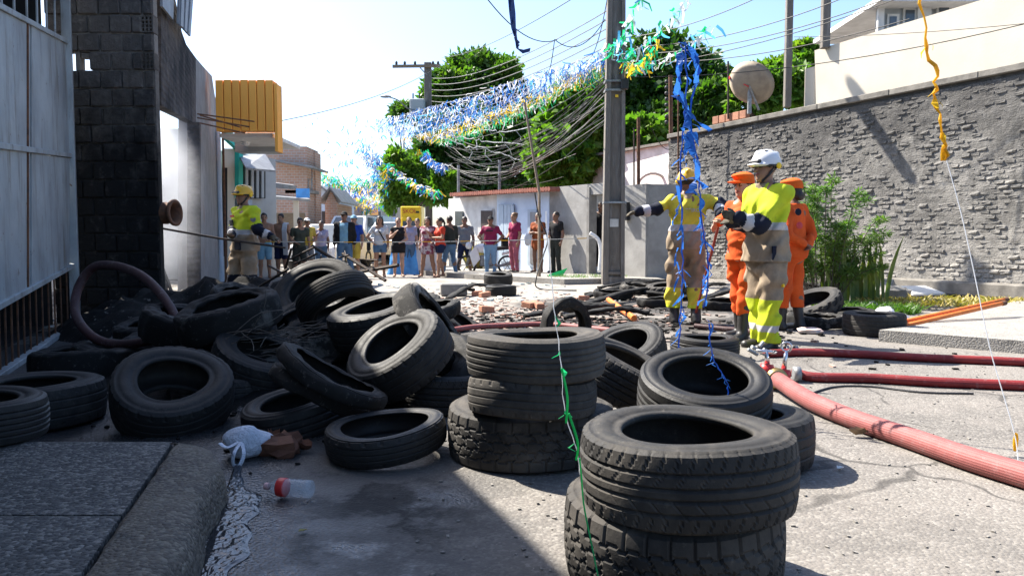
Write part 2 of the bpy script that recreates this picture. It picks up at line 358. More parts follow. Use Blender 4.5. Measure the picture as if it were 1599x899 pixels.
# gutter water
nw, mw = 400, 44; rsw = np.random.RandomState(2)          # rippled running water, real relief
def wnoise(shape, cy, cx, rs):
    g = rs.rand(shape[0] // cy + 3, shape[1] // cx + 3); yy, xx = np.mgrid[0:shape[0], 0:shape[1]]; fy, fx = yy / cy, xx / cx; iy, ix = fy.astype(int), fx.astype(int); ty, tx = fy - iy, fx - ix; ty = ty * ty * (3 - 2 * ty); tx = tx * tx * (3 - 2 * tx)
    return (g[iy, ix] * (1 - tx) + g[iy, ix + 1] * tx) * (1 - ty) + (g[iy + 1, ix] * (1 - tx) + g[iy + 1, ix + 1] * tx) * ty
rip = .0036 * wnoise((nw, mw), 3, 4, rsw) + .0016 * wnoise((nw, mw), 2, 2, rsw) + .003 * wnoise((nw, mw), 9, 8, rsw); wv = []
for i in range(nw):
    y = 1.3 + 2.25 * i / (nw - 1); w = .115 + .03 * math.sin(y * 5) + .06 * max(0, 2.6 - y) + .02 * math.sin(y * 13) + .01 * math.sin(y * 31)
    if y > 3.1: w *= max(.2, (3.6 - y) / .5)
    for j in range(mw):
        u = j / (mw - 1); e = min(1, 6 * u, 6 * (1 - u)); wv.append((KX(y) + .012 + (w + .008) * u, y, .003 + rip[i, j] * e))
obj('gutter_water', wv, np.array([(i * mw + j, i * mw + j + 1, (i + 1) * mw + j + 1, (i + 1) * mw + j) for i in range(nw - 1) for j in range(mw - 1)]), M['water'], kind='structure', smooth=True)
# right-hand pavements
def slab(name, poly, z, mat, bev=True):
    m = MB(); m.prism([(p[0], p[1], .0) for p in poly], (0, 0, z)); return m.build(name, mat, kind='structure')
slab('right_pavement', [G(1372, 533), G(1440, 506, .12), G(1585, 470, .12), (11.5, 12.0), (11.5, 6.6), G(1640, 556)], .12, M['pave'])
slab('house_pavement', [(3.5, 17.6), (3.0, 18.0), (2.35, 18.0), (1.2, 17.6), (-1.2, 20.2), (-4.6, 25.5), (-2.2, 27.5), (1.4, 22.0), (3.4, 19.2)], .13, M['pave'])
# ------------------------------------------------------------------ metal gate and its building (left)
ga = G(115, 510); gdir = (ga - G(0, 585)); gdir.z = 0; gdir.normalize(); gn = Vector((gdir.y, -gdir.x, 0))   # gn points to the street
def gp(px, py, off=0): return PL(px, py, ga + gn * off, gn)
def gate_mat():
    t = NT('grey_gate_paint'); v = t.pos(); st = t.scalevec(v, (3, 3, .5))
    col = t.mix(t.ramp(t.noise(v, 1.6, 5), .35, .65), (0.38, 0.4104, 0.418, 1), (0.2584, 0.2812, 0.2964, 1))
    col = t.mix(t.ramp(t.noise(st, 1.8, 6, .7), .5, .7, 0, .85), col, (0.1444, 0.1254, 0.0988, 1))
    col = t.mix(t.ramp(t.noise(v, 7, 6, .8), .62, .69), col, (0.1292, 0.0646, 0.0342, 1)); col = t.mix(t.ramp(t.noise(v, 23, 3, .7), .72, .76), col, (0.0608, 0.038, 0.0266, 1))
    t.set(col, .55, .1, .5); t.bump(t.noise(v, 2.2, 3), .35, .05); return t.mat
M['gate'] = gate_mat()
gate = thing('metal_gate', 'tall pale grey rust-stained metal gate with barred top and bottom at far left', 'gate', (ga.x, ga.y, 0))
LX = -75
def lerp(a, b, t): return a + (b - a) * t
edges = {'t': ((0, 12), (103, 66)), 'm': ((0, 228), (111, 243)), 'b': ((0, 475), (109, 416)), 'f': ((0, 585), (116, 506))}
def ge(k, x, dy=0, off=0): (x0, y0), (x1, y1) = edges[k]; return gp(x, y0 + (y1 - y0) * (x - x0) / (x1 - x0) + dy, off)
for x0, x1 in ((LX, 41), (43.5, 104)):
    for k0, k1, d0, d1 in (('t', 'm', 5, -2), ('m', 'b', 5, -4)):
        m = MB(); m.prism([ge(k0, x0, d0), ge(k0, x1, d0), ge(k1, x1, d1), ge(k1, x0, d1)], gn * .03)
        m.build('panel', M['gate'], gate)
def bar(a, b, w, d, name, mat, par):
    m = MB(); a, b = V3(a), V3(b); ax = (b - a) / 2; s = ax.cross(gn).normalized() * w / 2
    m.obox((a + b) / 2, ax, s, gn * d / 2, .004); return m.build(name, mat, par)
for k in 'tmbf': bar(ge(k, LX, 0, .02), ge(k, 112 if k != 't' else 103, 0, .02), .05, .07, 'rail', M['gate'], gate)
bar(gp(96, -190, .03), gp(118.5, 512, .03), .09, .1, 'gate_post', M['gate'], gate)
bar(gp(42, 36, .03), gp(42.5, 448, .03), .025, .03, 'seam_strip', M['rust'], gate)
for i, x in enumerate([-60, -40, -20, 2, 22, 42, 58, 73, 86]): bar(ge('t', x), gp(x - 5, -190), .022, .02, 'bar', M['gate'], gate)
for i in range(18): x = -60 + i * 9.6; bar(ge('b', x), ge('f', x + 3), .016, .016, 'bar', M['rust'], gate)
gb = thing('garage_building', 'tall shaded building behind the grey metal gate at far left', 'building', (ga.x - 2, ga.y - 3, 0))
tp = -gn * .12; GH = 4.85
o0 = Vector((ga.x, ga.y, 0))
def gpt(s, off): q = o0 + gdir * s + gn * off; return (q.x, q.y)
m = MB(); m.span(gpt(-6.2, -.1), gpt(.12, -.1), 4.35, GH, .2); m.span(gpt(-13, -.1), gpt(-6.2, -.1), 0, GH, .2); m.build('front_wall', M['grey_render'], gb)
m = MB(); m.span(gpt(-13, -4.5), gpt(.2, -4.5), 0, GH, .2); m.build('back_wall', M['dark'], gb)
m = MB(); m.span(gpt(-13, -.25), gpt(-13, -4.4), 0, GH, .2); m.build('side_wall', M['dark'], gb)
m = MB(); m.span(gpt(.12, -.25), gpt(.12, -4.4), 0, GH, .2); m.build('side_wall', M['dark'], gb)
m = MB(); q = [gpt(-13.2, .25), gpt(.25, .25), gpt(.25, -4.8), gpt(-13.2, -4.8)]; m.prism([(x, y, GH + .003) for x, y in q], (0, 0, .12)); m.build('roof', M['zinc'], gb)
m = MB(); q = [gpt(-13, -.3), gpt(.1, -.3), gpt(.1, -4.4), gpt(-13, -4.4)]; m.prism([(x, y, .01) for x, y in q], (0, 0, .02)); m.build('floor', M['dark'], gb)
# ------------------------------------------------------------------ burnt block wall facing the street
YB = 9.62
def block_mat(mc=None, nm='sooty_block'):
    t = NT(nm); v = t.pos(); z = t.n('ShaderNodeSeparateXYZ', {0: v}).outputs[2]
    oi = t.n('ShaderNodeObjectInfo').outputs['Random']; nz = t.noise(v, 2.1, 6, .7); n2 = t.noise(v, 9, 5, .7)
    col = t.mix(t.ramp(oi, 0, 1), mc or (0.1596, 0.1406, 0.1254, 1), mc or (0.0988, 0.0912, 0.0874, 1)); col = t.mix(t.ramp(n2, .5, .72, 0, .75), col, (0.2508, 0.228, 0.2052, 1))
    k = t.math('ADD', z, t.math('MULTIPLY', t.math('SUBTRACT', nz, .5), 3.4))     # soot left by the fire at its foot
    col = t.mix(t.ramp(k, 3.5, 2.0, .12, .98), col, t.mix(t.ramp(t.noise(v, 6, 6, .75), .56, .7), (0.00836, 0.00836, 0.00912, 1) if not mc else (0.0152, 0.01444, 0.01368, 1), (0.0532, 0.0494, 0.04712, 1)))
    t.set(col, .92, 0, .2); t.bump(t.math('ADD', t.noise(v, 26, 5, .7), t.math('MULTIPLY', n2, 2.)), .8, .02); return t.mat
M['block'] = block_mat()
M['mortar'] = block_mat((0.2808, 0.2574, 0.234, 1), 'sooty_mortar')
bw = thing('block_wall', 'soot blackened hollow block wall with vent blocks beside the grey gate', 'wall', (-4.9, YB, 0))
xl, xr = P(84, 300, YB).x, P(250, 300, YB).x
bh, bwid = .222, (xr - xl) / 5.0
rng = random.Random(5)
def blockmesh(w, h, d, seed):
    r_ = random.Random(seed); m = MB(); m.obox((0, 0, 0), (w / 2, 0, 0), (0, d / 2, 0), (0, 0, h / 2), .012)
    V = [(x + r_.uniform(-.005, .005), y + r_.uniform(-.008, .008), z + r_.uniform(-.005, .005)) for x, y, z in m.v]
    return mkmesh('block', V, m.f, M['block'])
bm_full = [blockmesh(bwid - .018, bh - .018, .14, i) for i in range(4)]; bm_half = [blockmesh(bwid / 2 - .018, bh - .018, .14, 9 + i) for i in range(2)]
def put(me, loc, par, name='block', rot=(0, 0, 0)):
    o = bpy.data.objects.new(name, me); COL.objects.link(o); o.parent = par; o.location = V3(loc) - par.location; o.rotation_euler = rot; return o
nrow = 22
def rowz(i): return i * bh + bh / 2
hole_row = int(P(130, 110, YB).z / bh)
vrows = {int(P(238, 28, YB).z / bh), int(P(238, 84, YB).z / bh)}
mortar = MB()
for r_ in range(nrow):
    z = rowz(r_); cells = []
    if r_ % 2 == 0: cells = [(xl + (i + .5) * bwid, bwid) for i in range(5)]
    else: cells = [(xl + bwid * .25, bwid / 2)] + [(xl + (i + 1) * bwid, bwid) for i in range(4)] + [(xr - bwid * .25, bwid / 2)]
    seg0 = xl
    for cx, w in cells:
        px = proj((cx, YB, z))[0]
        if r_ in vrows and cx > xr - bwid * .9:
            # vent block: a frame with a grid of holes
            m = MB(); x0, x1 = cx - w / 2 + .01, xr - .005
            if w > bwid * .6: x0 = xr - bwid * .55; put(bm_half[0], (cx - bwid * .25, YB, z), bw)
            for i in range(4): m.box((x0 + (x1 - x0) * i / 3, YB, z), (.018, .13, bh - .02))
            for i in range(5): m.box((( x0 + x1) / 2, YB + .001, z - bh / 2 + .018 + (bh - .036) * i / 4), (x1 - x0, .125, .016))
            m.build('vent_block', M['block'], bw); continue
        if r_ == hole_row and 104 < px < 158: continue
        o = put(rng.choice(bm_full if w > bwid * .6 else bm_half), (cx, YB + rng.uniform(-.014, .014), z), bw, rot=(rng.uniform(-.02, .02), rng.uniform(-.012, .012), rng.uniform(-.02, .02)))
    if r_ == hole_row:
        hx0, hx1 = P(110, 110, YB).x, P(151, 110, YB).x
        mortar.box(((xl + hx0) / 2, YB + .01, z), (hx0 - xl, .1, bh)); mortar.box(((hx1 + xr) / 2, YB + .01, z), (xr - hx1, .1, bh))
        mortar.box((P(126, 110, YB).x, YB, z), (.05, .12, bh)); mortar.box((P(139, 110, YB).x, YB, z + .07), (.12, .1, .06))
    elif r_ in vrows: mortar.box(((xl + xr - bwid * .5) / 2, YB + .01, z), (xr - bwid * .5 - xl, .1, bh))
    else: mortar.box(((xl + xr) / 2, YB + .01, z), (xr - xl, .1, bh))
mortar.build('mortar', M['mortar'], bw)
# ------------------------------------------------------------------ burnt building along the street
c0 = Vector((xr, YB, 0)); sd = Vector((-.305, 1, 0)).normalized(); sn = Vector((sd.y, -sd.x, 0))
def sp(px, py, off=0): return PL(px, py, c0 + sn * off, sn)
def sooty_mat():
    t = NT('scorched_render'); v = t.pos(); n1 = t.noise(v, .9, 6, .7); n2 = t.noise(v, 7, 5, .7)
    col = t.mix(t.ramp(n2, .4, .65), (0.0912, 0.0798, 0.076, 1), (0.152, 0.1292, 0.114, 1)); col = t.mix(t.ramp(n1, .42, .6), (0.0152, 0.01596, 0.01824, 1), col)
    t.set(col, .93, 0, .2); w = t.n('ShaderNodeTexWave', {'Vector': v, 'Scale': 3.2, 'Distortion': 2.5}, bands_direction='Z').outputs['Fac']
    t.bump(t.math('ADD', t.noise(v, 24, 5, .7), t.math('MULTIPLY', w, .6)), .9, .03); return t.mat
M['scorch'] = sooty_mat()
M['pier'] = pm('weathered_pier', (0.2808, 0.273, 0.2652, 1), (0.2028, 0.195, 0.1911, 1), 3, .9, .6, 25, c3=(0.234, 0.1326, 0.1014, 1), s3=.7, lo3=.58, hi3=.7)
bb = thing('burnt_building', 'roofless burnt building with scorched side wall and smoky doorway', 'building', (c0.x, c0.y, 0))
m = MB(); m.prism([sp(251, -170), sp(262, -120), sp(272, -10), sp(284, 50), sp(291, 70), sp(306, 91), sp(306, 193), sp(252, 165)], -sn * .16); m.build('lintel_wall', M['scorch'], bb)
m = MB(); m.prism([sp(306.1, 91), sp(319, 106), sp(331, 119), sp(336, 152), sp(341, 160), sp(341, 452), sp(306.1, 464)], -sn * .3); m.build('pier', M['pier'], bb)
m = MB(); a, b = sp(303.2, 192, .015), sp(303.2, 465, .015); m.obox((a + b) / 2, (a - b) / 2, sd * .13, sn * .1, .01); m.build('door_jamb', M['scorch'], bb)
def cb(px, Y, off): q = c0 + sd * ((Y - YB) / sd.y) - sn * off; return (q.x, q.y)
m = MB(); m.span(cb(0, YB + .3, 3.0), cb(0, 23.0, 3.0), 0, 3.6, .15); m.build('inner_wall', M['white'], bb)
m = MB(); m.span(cb(0, 20.5, .32), cb(0, 20.5, 2.9), 0, 3.9, .15); m.build('end_wall', M['white'], bb)
m = MB(); m.prism([sp(247, -150, .05), sp(274, -150, .05), sp(267, 31, .05), sp(250, 10, .05)], sn * .03); m.build('roof_sheet', M['zinc'], bb)
for i in range(6):
    m = MB(); x = 279 + i * 4; m.prism([sp(x, -80 + i * 3, .1 + .02 * (i % 2)), sp(x + 4.3, -80 + i * 3, .1 + .02 * (i % 2)), sp(x + 1 - i * 1.1, 40 + i * 3.4, .1 + .02 * (i % 2)), sp(x - 3.4 - i * .9, 37 + i * 3.2, .1 + .02 * (i % 2))], sn * .03); m.build('roof_tile', M['zinc'], bb)
for i, (x0, y0, x1, y1) in enumerate(((308, 178, 372, 188), (308, 184, 372, 196), (311, 192, 368, 193), (312, 180, 350, 184))):
    m = MB(); m.tube([sp(x0, y0, .02), sp(x0, y0, .02) + Vector((.85 - .1 * i, .6, -.05 - .03 * i))], .014, 6); m.build('rebar', M['rust'], bb)
# rusted flue stub poking from the block wall
fl = MB(); fc = P(251, 333, YB + .1)
fl.lathe([(.11, -.1), (.135, .0), (.14, .08), (.12, .12), (.12, .16), (.165, .17), (.17, .20), (.13, .205), (.11, .1)], 24, fc, (1, -.12, .03), closed=True)
fl.build('rusty_flue', M['rust'], smooth=True, label='rusted round flue stub sticking out of the blackened block wall', cat='pipe')
# charred leaning boards in the doorway
rng = random.Random(8)
for i in range(6):
    b0 = c0 + sd * (1.2 + i * .28) - sn * rng.uniform(.1, .5); m = MB(); tp_ = b0 + Vector((rng.uniform(-.5, .1), rng.uniform(-.3, .3), rng.uniform(.5, 1.1)))
    ax = (tp_ - b0) / 2; s = ax.cross(Vector((1, .2, 0))).normalized()
    m.obox((b0 + tp_) / 2, ax, s * .07, ax.cross(s).normalized() * .012, .004)
    m.build('charred_board', M['soot'], label=['nearest', 'second', 'third', 'fourth', 'fifth', 'farthest'][i] + ' charred board leaning in the smoky doorway of the burnt building', cat='board', group='charred boards in the burnt doorway')
# ------------------------------------------------------------------ shop with ochre sign box (left, beyond the burnt building)
YS = 16.6
shop = thing('shop_building', 'grey shop with teal door frame and ochre sheet sign box', 'building', (-6.2, 18.5, 0))
def pp(m, pts, d): m.prism([P(*p) for p in pts], d); return m
xs0, xs1 = P(336, 160, YS).x, P(427, 160, YS).x; z0, z1 = P(380, 205, YS).z, P(380, 125, YS).z
m = MB(); m.box(((xs0 + xs1) / 2, YS + .2, (z0 + z1) / 2), (xs1 - xs0 - .02, .3, z1 - z0 - .02)); m.build('sign_box', M['ochre'], shop)
nb = 7
for i in range(nb):
    w = (xs1 - xs0) / nb; m = MB(); m.box((xs0 + (i + .5) * w, YS + .02, (z0 + z1) / 2 + .01 * (i % 2)), (w - .018, .05, z1 - z0), .008); m.build('sign_panel', M['ochre'], shop)
m = MB(); m.box((xs1 + .04, YS + .2, (z0 + z1) / 2 - .25), (.06, .36, z1 - z0 + .35)); m.build('sign_side', M['ochre'], shop)
m = MB(); m.box(((xs0 + xs1) / 2 - .05, YS + 1.3, z0 - .06), (xs1 - xs0 - .1, 2.2, .08)); m.build('ceiling', M['white'], shop)
m = MB(); c = P(384, 222, YS + 1); m.blob(c, .1, .1, .09, 10, 6); m.tube([c, c + Vector((0, 0, .2))], .03); m.build('ceiling_lamp', M['white_plastic'], shop)
m = MB(); m.box((P(398, 222, YS + 1.9).x, YS + 2.2, P(398, 222, YS + 1.9).z), (1.0, .5, .45)); m.build('beam', M['grey_panel'], shop)
YW = 18.9
m = MB(); a, b = P(330, 300, YW), P(431, 300, YW + 3); m.span((a.x - .4, a.y), (b.x, b.y), 0, 3.3, .2, .1); m.build('wall', M['grey_panel'], shop)
wn_ = Vector((b.y - a.y, -(b.x - a.x), 0)).normalized()
def wp(px, py, off): return PL(px, py, Vector((a.x, a.y, 0)) + wn_ * off, wn_)
def wbox(name, px0, py0, px1, py1, mat, off=.05, th=.05, par=None):
    m = MB(); m.prism([wp(px0, py0, off), wp(px1, py0, off), wp(px1, py1, off), wp(px0, py1, off)], wn_ * th); return m.build(name, mat, par or shop)
wbox('teal_jamb', 366, 225, 373, 310, M['teal'], .05, .12)
m = MB(); m.prism([wp(347, 206, .07), wp(356, 206, .07), wp(373, 228, .07), wp(366, 234, .07), wp(347, 216, .07)], wn_ * .11); m.build('teal_header', M['teal'], shop)
wbox('door_panel', 347, 232, 365, 400, M['cream'], .03, .03); wbox('door_gap', 347, 262, 354, 400, M['dark'], .065, .02)
wd_ = wbox('window', 376, 250, 413, 310, M['dark'], .02, .03)
for x in (382, 391, 399, 407): wbox('shutter_slat', x, 251, x + 4, 309, M['grey_panel'], .055, .03, wd_)
m = MB(); q = [wp(374, 244, .1), wp(414, 240, .1), wp(430, 266, .95), wp(384, 262, .95)]; m.prism(q, (0, 0, -.05)); m.build('awning', M['zinc'], shop)
wbox('blue_door', 374, 312, 392, 420, M['grey_door'], .04, .04)
dp = MB(); c = wp(343, 300, .2); dp.tube([(c.x, c.y, 0), (c.x, c.y, P(343, 205, c.y).z)], .055, 10); dp.build('drainpipe', M['pale_blue'], label='pale blue drainpipe standing at the corner of the burnt building pier', cat='pipe')
dp = MB(); c = wp(350, 300, .35); dp.tube([(c.x, c.y, 0), (c.x, c.y, P(350, 190, c.y).z)], .03, 8); dp.build('steel_post', M['rust'], label='thin dark steel post in front of the shop with the ochre sign', cat='post')
# ------------------------------------------------------------------ brick house with balcony
def wall_from_px(m, x0, Y0, x1, Y1, z0, z1, t=.2): a, b = P(x0, 350, Y0), P(x1, 350, Y1); m.span((a.x, a.y), (b.x, b.y), z0, z1, t); return a, b
bh_ = thing('brick_house', 'unrendered orange brick house with upstairs balcony left of the street', 'house', (-8.7, 30, gz(30)))
def brickwork(name):
    t = NT(name); v = t.pos(); s = t.n('ShaderNodeSeparateXYZ', {0: v}); w = t.n('ShaderNodeCombineXYZ', {0: t.math('ADD', s.outputs[0], t.math('MULTIPLY', s.outputs[1], .6)), 1: s.outputs[2], 2: 0.}).outputs[0]
    b = t.n('ShaderNodeTexBrick', {'Vector': w, 'Color1': (0.51, 0.306, 0.221, 1), 'Color2': (0.425, 0.2465, 0.1785, 1), 'Mortar': (0.4675, 0.425, 0.3825, 1), 'Scale': 2.4, 'Mortar Size': .03})
    c = t.mix(t.ramp(t.noise(v, 1.2, 5), .45, .7, 0, .6), b.outputs[0], (0.34, 0.2805, 0.238, 1)); t.set(c, .9, 0, .2); t.bump(b.outputs[1], .5, .02).invert = True; return t.mat
M['brickwork'] = brickwork('brickwork')
m = MB(); c = P(458, 300, 31); m.box((P(445, 300, 31).x, 31.6, 2.35), (1.95, 1.8, 4.7)); m.build('wall', M['brickwork'], bh_)
m = MB(); m.box((P(474, 300, 31).x - .15, 32.2, 2.3), (.9, .9, 4.6)); m.build('side_block', M['brickwork'], bh_)
m = MB(); m.box((P(474, 300, 31).x - .1, 31.2, P(470, 300, 31).z), (1.1, 1.0, .12)); m.build('balcony_floor', M['concrete'], bh_)
wf = MB(); wf.box((P(473, 280, 31.4).x, 31.42, P(470, 278, 31.4).z), (.75, .06, .95)); wf = wf.build('window', M['glass'], bh_)
m = MB(); 
for i in range(7): m.tube([(P(460 + i * 4.4, 295, 30.8).x, 30.8, P(460, 298, 30.8).z), (P(460 + i * 4.4, 295, 30.8).x, 30.8, P(460, 280, 30.8).z)], .02, 6)
m.tube([P(459, 280, 30.8), P(488, 280, 30.8)], .025, 6); m.build('railing', M['steel'], bh_)
m = MB(); m.box((P(468, 300, 30.8).x, 30.85, P(468, 280, 30.8).z), (.1, .1, 1.5)); m.build('column', M['white'], bh_)
m = MB(); m.prism([P(425, 248, 30), P(488, 259, 30), P(488, 262, 30), P(425, 251, 30)], (0, 2.6, 0)); m.build('roof', M['zinc'], bh_)
m = MB(); m.prism([P(412, 283, 26), P(463, 290, 28), P(463, 296, 28), P(412, 292, 26)], (-.6, 1.6, .15)); m.build('upper_awning', M['zinc'], bh_)
m = MB(); m.prism([P(424, 306, 25), P(485, 311, 27), P(485, 315, 27), P(424, 311, 25)], (-.6, 1.6, .15)); m.build('lower_awning', M['zinc'], bh_)
for x, mt in ((426, 'white'), (463, 'cream')):
    m = MB(); q = P(x, 350, 26.5); m.box((q.x, q.y, 1.2), (.16, .16, 2.4)); m.build('porch_post', M[mt], bh_)
m = MB(); m.box((P(447, 340, 28).x, 28.3, 1.0), (1.2, .1, 2.0)); m.build('shop_shutter', M['wood'], bh_)
m = MB(); m.box((P(468, 300, 26.2).x, 26.6, P(468, 300, 26).z), (.45, .1, .32)); m.build('blue_panel', M['tarp_blue'], bh_)
# ------------------------------------------------------------------ further houses of the street
rng = random.Random(21)
def house(name, label, px0, px1, ytop, Y, depth, mat, roofmat, windows=(), door=None, pitch=.6):
    a, b = P(px0, 350, Y), P(px1, 350, Y); zt = P(px0, ytop, Y).z; g0 = gz(Y) - .3; h = thing(name, label, 'house', ((a.x + b.x) / 2, Y, gz(Y)))
    m = MB(); m.box(((a.x + b.x) / 2, Y + depth / 2, (zt + g0) / 2), (b.x - a.x, depth, zt - g0)); m.build('wall', mat, h)
    m = MB(); ov = .25; x0, x1 = a.x - ov, b.x + ov
    m.prism([(x0, Y - ov, zt + .01), ((x0 + x1) / 2, Y - ov, zt + pitch), (x1, Y - ov, zt + .01), (x1, Y - ov, zt + .08), ((x0 + x1) / 2, Y - ov, zt + pitch + .1), (x0, Y - ov, zt + .08)], (0, depth + 2 * ov, 0)); m.build('roof', roofmat, h)
    m = MB(); m.prism([(a.x, Y + .01, zt), (b.x, Y + .01, zt), ((a.x + b.x) / 2, Y + .01, zt + pitch - .02)], (0, .15, 0)); m.build('gable', mat, h)
    for (wx0, wy0, wx1, wy1) in windows:
        p, q = P(wx0, wy0, Y - .03), P(wx1, wy1, Y - .03); m = MB(); m.box(((p.x + q.x) / 2, Y - .02, (p.z + q.z) / 2), (q.x - p.x + .12, .06, p.z - q.z + .12)); f = m.build('window', M['white'], h)
        m = MB(); m.box(((p.x + q.x) / 2, Y - .045, (p.z + q.z) / 2), (q.x - p.x, .05, p.z - q.z)); m.build('pane', M['glass'], f)
    if door:
        p, q = P(door[0], door[1], Y), P(door[2], door[1], Y); m = MB(); m.box(((p.x + q.x) / 2, Y - .03, (p.z + gz(Y)) / 2), (q.x - p.x, .08, p.z - gz(Y))); m.build('door', M['brown_door'], h)
    return h
house('street_house', 'small blue walled house left of the street beyond the brick house', 486, 521, 312, 38, 5, M['pale_blue'], M['zinc'], [(490, 322, 497, 336)], (503, 330, 511))
house('street_house', 'low house with clay roof behind the blue walled house', 500, 540, 300, 52, 6, M['brickwork'], M['tile'], [(506, 308, 514, 318), (526, 308, 533, 318)])
house('street_house', 'white far house with zinc roof left of the parked cars', 528, 556, 322, 62, 6, M['white'], M['zinc'], [(534, 328, 540, 338), (546, 328, 552, 338)])
house('street_house', 'far ochre house half hidden by the garlands', 546, 572, 318, 78, 7, M['ochre'], M['tile'], [(552, 326, 557, 334)])
house('street_house', 'grey house closing the end of the street', 568, 606, 322, 115, 8, M['grey_render'], M['tile'], [(575, 330, 580, 338), (590, 330, 595, 338)])
house('street_house', 'cream far house on the right side of the street under the tree', 604, 640, 318, 66, 7, M['cream'], M['tile'], [(610, 328, 618, 338)])
house('street_house', 'zinc roofed brick shed beside the blue walled house', 508, 527, 318, 33, 3, M['brickwork'], M['zinc'])
# ------------------------------------------------------------------ row of low houses, right of the crowd
rc = Vector((3.2, 18.5, 0)); rd_ = Vector((-.7, 1, 0)).normalized(); rn = Vector((-rd_.y, rd_.x, 0))   # towards street
def rp(px, py, off=0): return PL(px, py, rc + rn * off, rn)
def rbox(name, px0, y00, y01, px1, y10, y11, mat, par, off=.0, th=.05):
    m = MB(); m.prism([rp(px0, y00, off), rp(px1, y10, off), rp(px1, y11, off), rp(px0, y01, off)], rn * th); return m.build(name, mat, par)
t_at = lambda px: (rp(px, 380) - rc).dot(rd_)
def rspan(m, px0, px1, z0, z1, t=.2, off=-.1):
    a = rc + rd_ * t_at(px0); b = rc + rd_ * t_at(px1); a += rn * off; b += rn * off; m.span((a.x, a.y), (b.x, b.y), z0, z1, t); return m
rh = thing('blue_house', 'low pale blue house with metal doors and red tile eave behind the crowd', 'house', tuple(rc + rd_ * t_at(815)))
zh = rp(857, 297).z; zg = rp(775, 303).z
m = MB(); rspan(m, 857.5, 776, 0, zh, .2, -.1); m.build('wall', M['pale_blue'], rh)
m = MB(); a = rc + rd_ * t_at(857.5) - rn * .22; b = a - rn * 4; m.span((a.x, a.y), (b.x, b.y), 0, zh, .15); a2 = rc + rd_ * t_at(776) - rn * 4; m.span((b.x, b.y), (a2.x, a2.y), 0, zh, .15); m.build('rear_wall', M['white'], rh)
d = rbox('door', 781, 319, 408, 803, 319, 411, M['grey_door'], rh, .01, .06)
for k in range(4): rbox('door_plank', 782 + k * 5.3, 321, 407, 786.6 + k * 5.3, 321, 409, M['grey_door'], d, .072, .015)
d = rbox('door', 826, 327, 414, 839, 327, 418, M['grey_door'], rh, .01, .05); rbox('door_panel', 828, 331, 411, 837, 331, 414, M['zinc'], d, .062, .012)
rh2 = thing('white_house', 'low dirty white house with dark brown door behind the crowd', 'house', tuple(rc + rd_ * t_at(740)))
m = MB(); rspan(m, 775.6, 700, 0, zg - .02, .2, -.12); m.build('wall', M['white'], rh2)
m = MB(); a = rc + rd_ * t_at(700) - rn * .24; b = a - rn * 5; m.span((a.x, a.y), (b.x, b.y), 0, zg + .1, .15); m.build('side_wall', M['grey_render'], rh2)
f = rbox('door_frame', 749, 326, 404, 771, 326, 408, M['white'], rh2, -.015, .07); rbox('door', 752, 329, 404, 769, 329, 407, M['brown_door'], f, .06, .03)
rbox('window', 712, 330, 352, 724, 330, 353, M['glass'], rh2, -.01, .04)
# shared roof: tiles as rows along the eave
roof = thing('tiled_roof', 'low red clay tile roof over the pale blue and white houses', 'roof', tuple(rc + rd_ * t_at(790) + Vector((0, 0, 2.4))))
m = MB(); e0 = rp(704, 304, .3); e1 = rp(861, 295, .3); m.prism([e0, e1, e1 - rn * 5 + Vector((0, 0, .1)), e0 - rn * 5 + Vector((0, 0, .1))], (0, 0, -.06)); m.build('roof_deck', M['tile'], roof)
nt = 44; rowd = (e1 - e0) / nt; tl = MB()
tl.tube([(0, 0, 0), (0, .5, .06)], .075, 6); tme = None
slope = (-rn * 5 + Vector((0, 0, .1))).normalized()
for i in range(nt):
    m = MB(); s0 = e0 + rowd * (i + .5); m.tube([s0 + Vector((0, 0, .0)) - slope * .05, s0 + slope * 1.2 + Vector((0, 0, .01))], .07, 6); m.build('roof_tile', M['tile'], roof)
# boundary wall, gateway and pier
bw2 = thing('boundary_wall', 'stained grey rendered wall with gateway left of the concrete pole', 'wall', tuple(rc + rd_ * t_at(890)))
zb = rp(857, 293).z; zb2 = rp(1008, 287).z
m = MB(); rspan(m, 858.3, 917, 0, zb, .16, -.08); m.build('wall', M['grey_render'], bw2)
m = MB(); rspan(m, 917, 921, 0, zb - .08, .26, -.1); m.build('gate_pier', M['concrete'], bw2)
m = MB(); rspan(m, 962, 1008, 0, zb2, .16, -.08); m.build('wall', M['grey_render'], bw2)
m = MB(); rspan(m, 917.3, 961.8, zb - .28, zb + .0, .15, -.085); m.build('lintel', M['grey_render'], bw2)
m = MB(); a = rc - rn * .0; b = P(1075, 400, 18.6); m.span((a.x + .01, a.y + .04), (b.x, b.y), 0, zb2 - .01, .16, .08); m.build('return_wall', M['grey_render'], bw2)
mb_ = MB(); a = rp(977, 330, .08); mb_.obox(a, rd_ * .1, rn * .06, (0, 0, .22), .01); mb_.build('meter_box', M['black'], bw2)
# white house behind
wh = thing('gable_house', 'white rendered house behind the boundary wall and concrete pole', 'house', (4, 27, 0))
a, b = P(924, 350, 29), P(1046, 350, 24.5)
m = MB(); n_ = Vector((b.y - a.y, -(b.x - a.x), 0)).normalized()
m.prism([(a.x, a.y, 0), (b.x, b.y, 0), P(1046, 224, 24.5), P(924, 244, 29)], -n_ * 4); m.build('wall', M['white'], wh)
m = MB(); m.prism([P(908, 243, 29.2), P(1050, 219, 24.2), P(1050, 223, 24.2), P(908, 247, 29.2)], -n_ * 4.6); m.build('roof_edge', M['coping'], wh)
m = MB(); m.lathe([(.55, 0), (.55, .1), (.48, .1), (.48, 0)], 20, P(1020, 296, 24.8), (0, 1, 0), closed=True); m.build('arch_trim', M['cream'], wh)
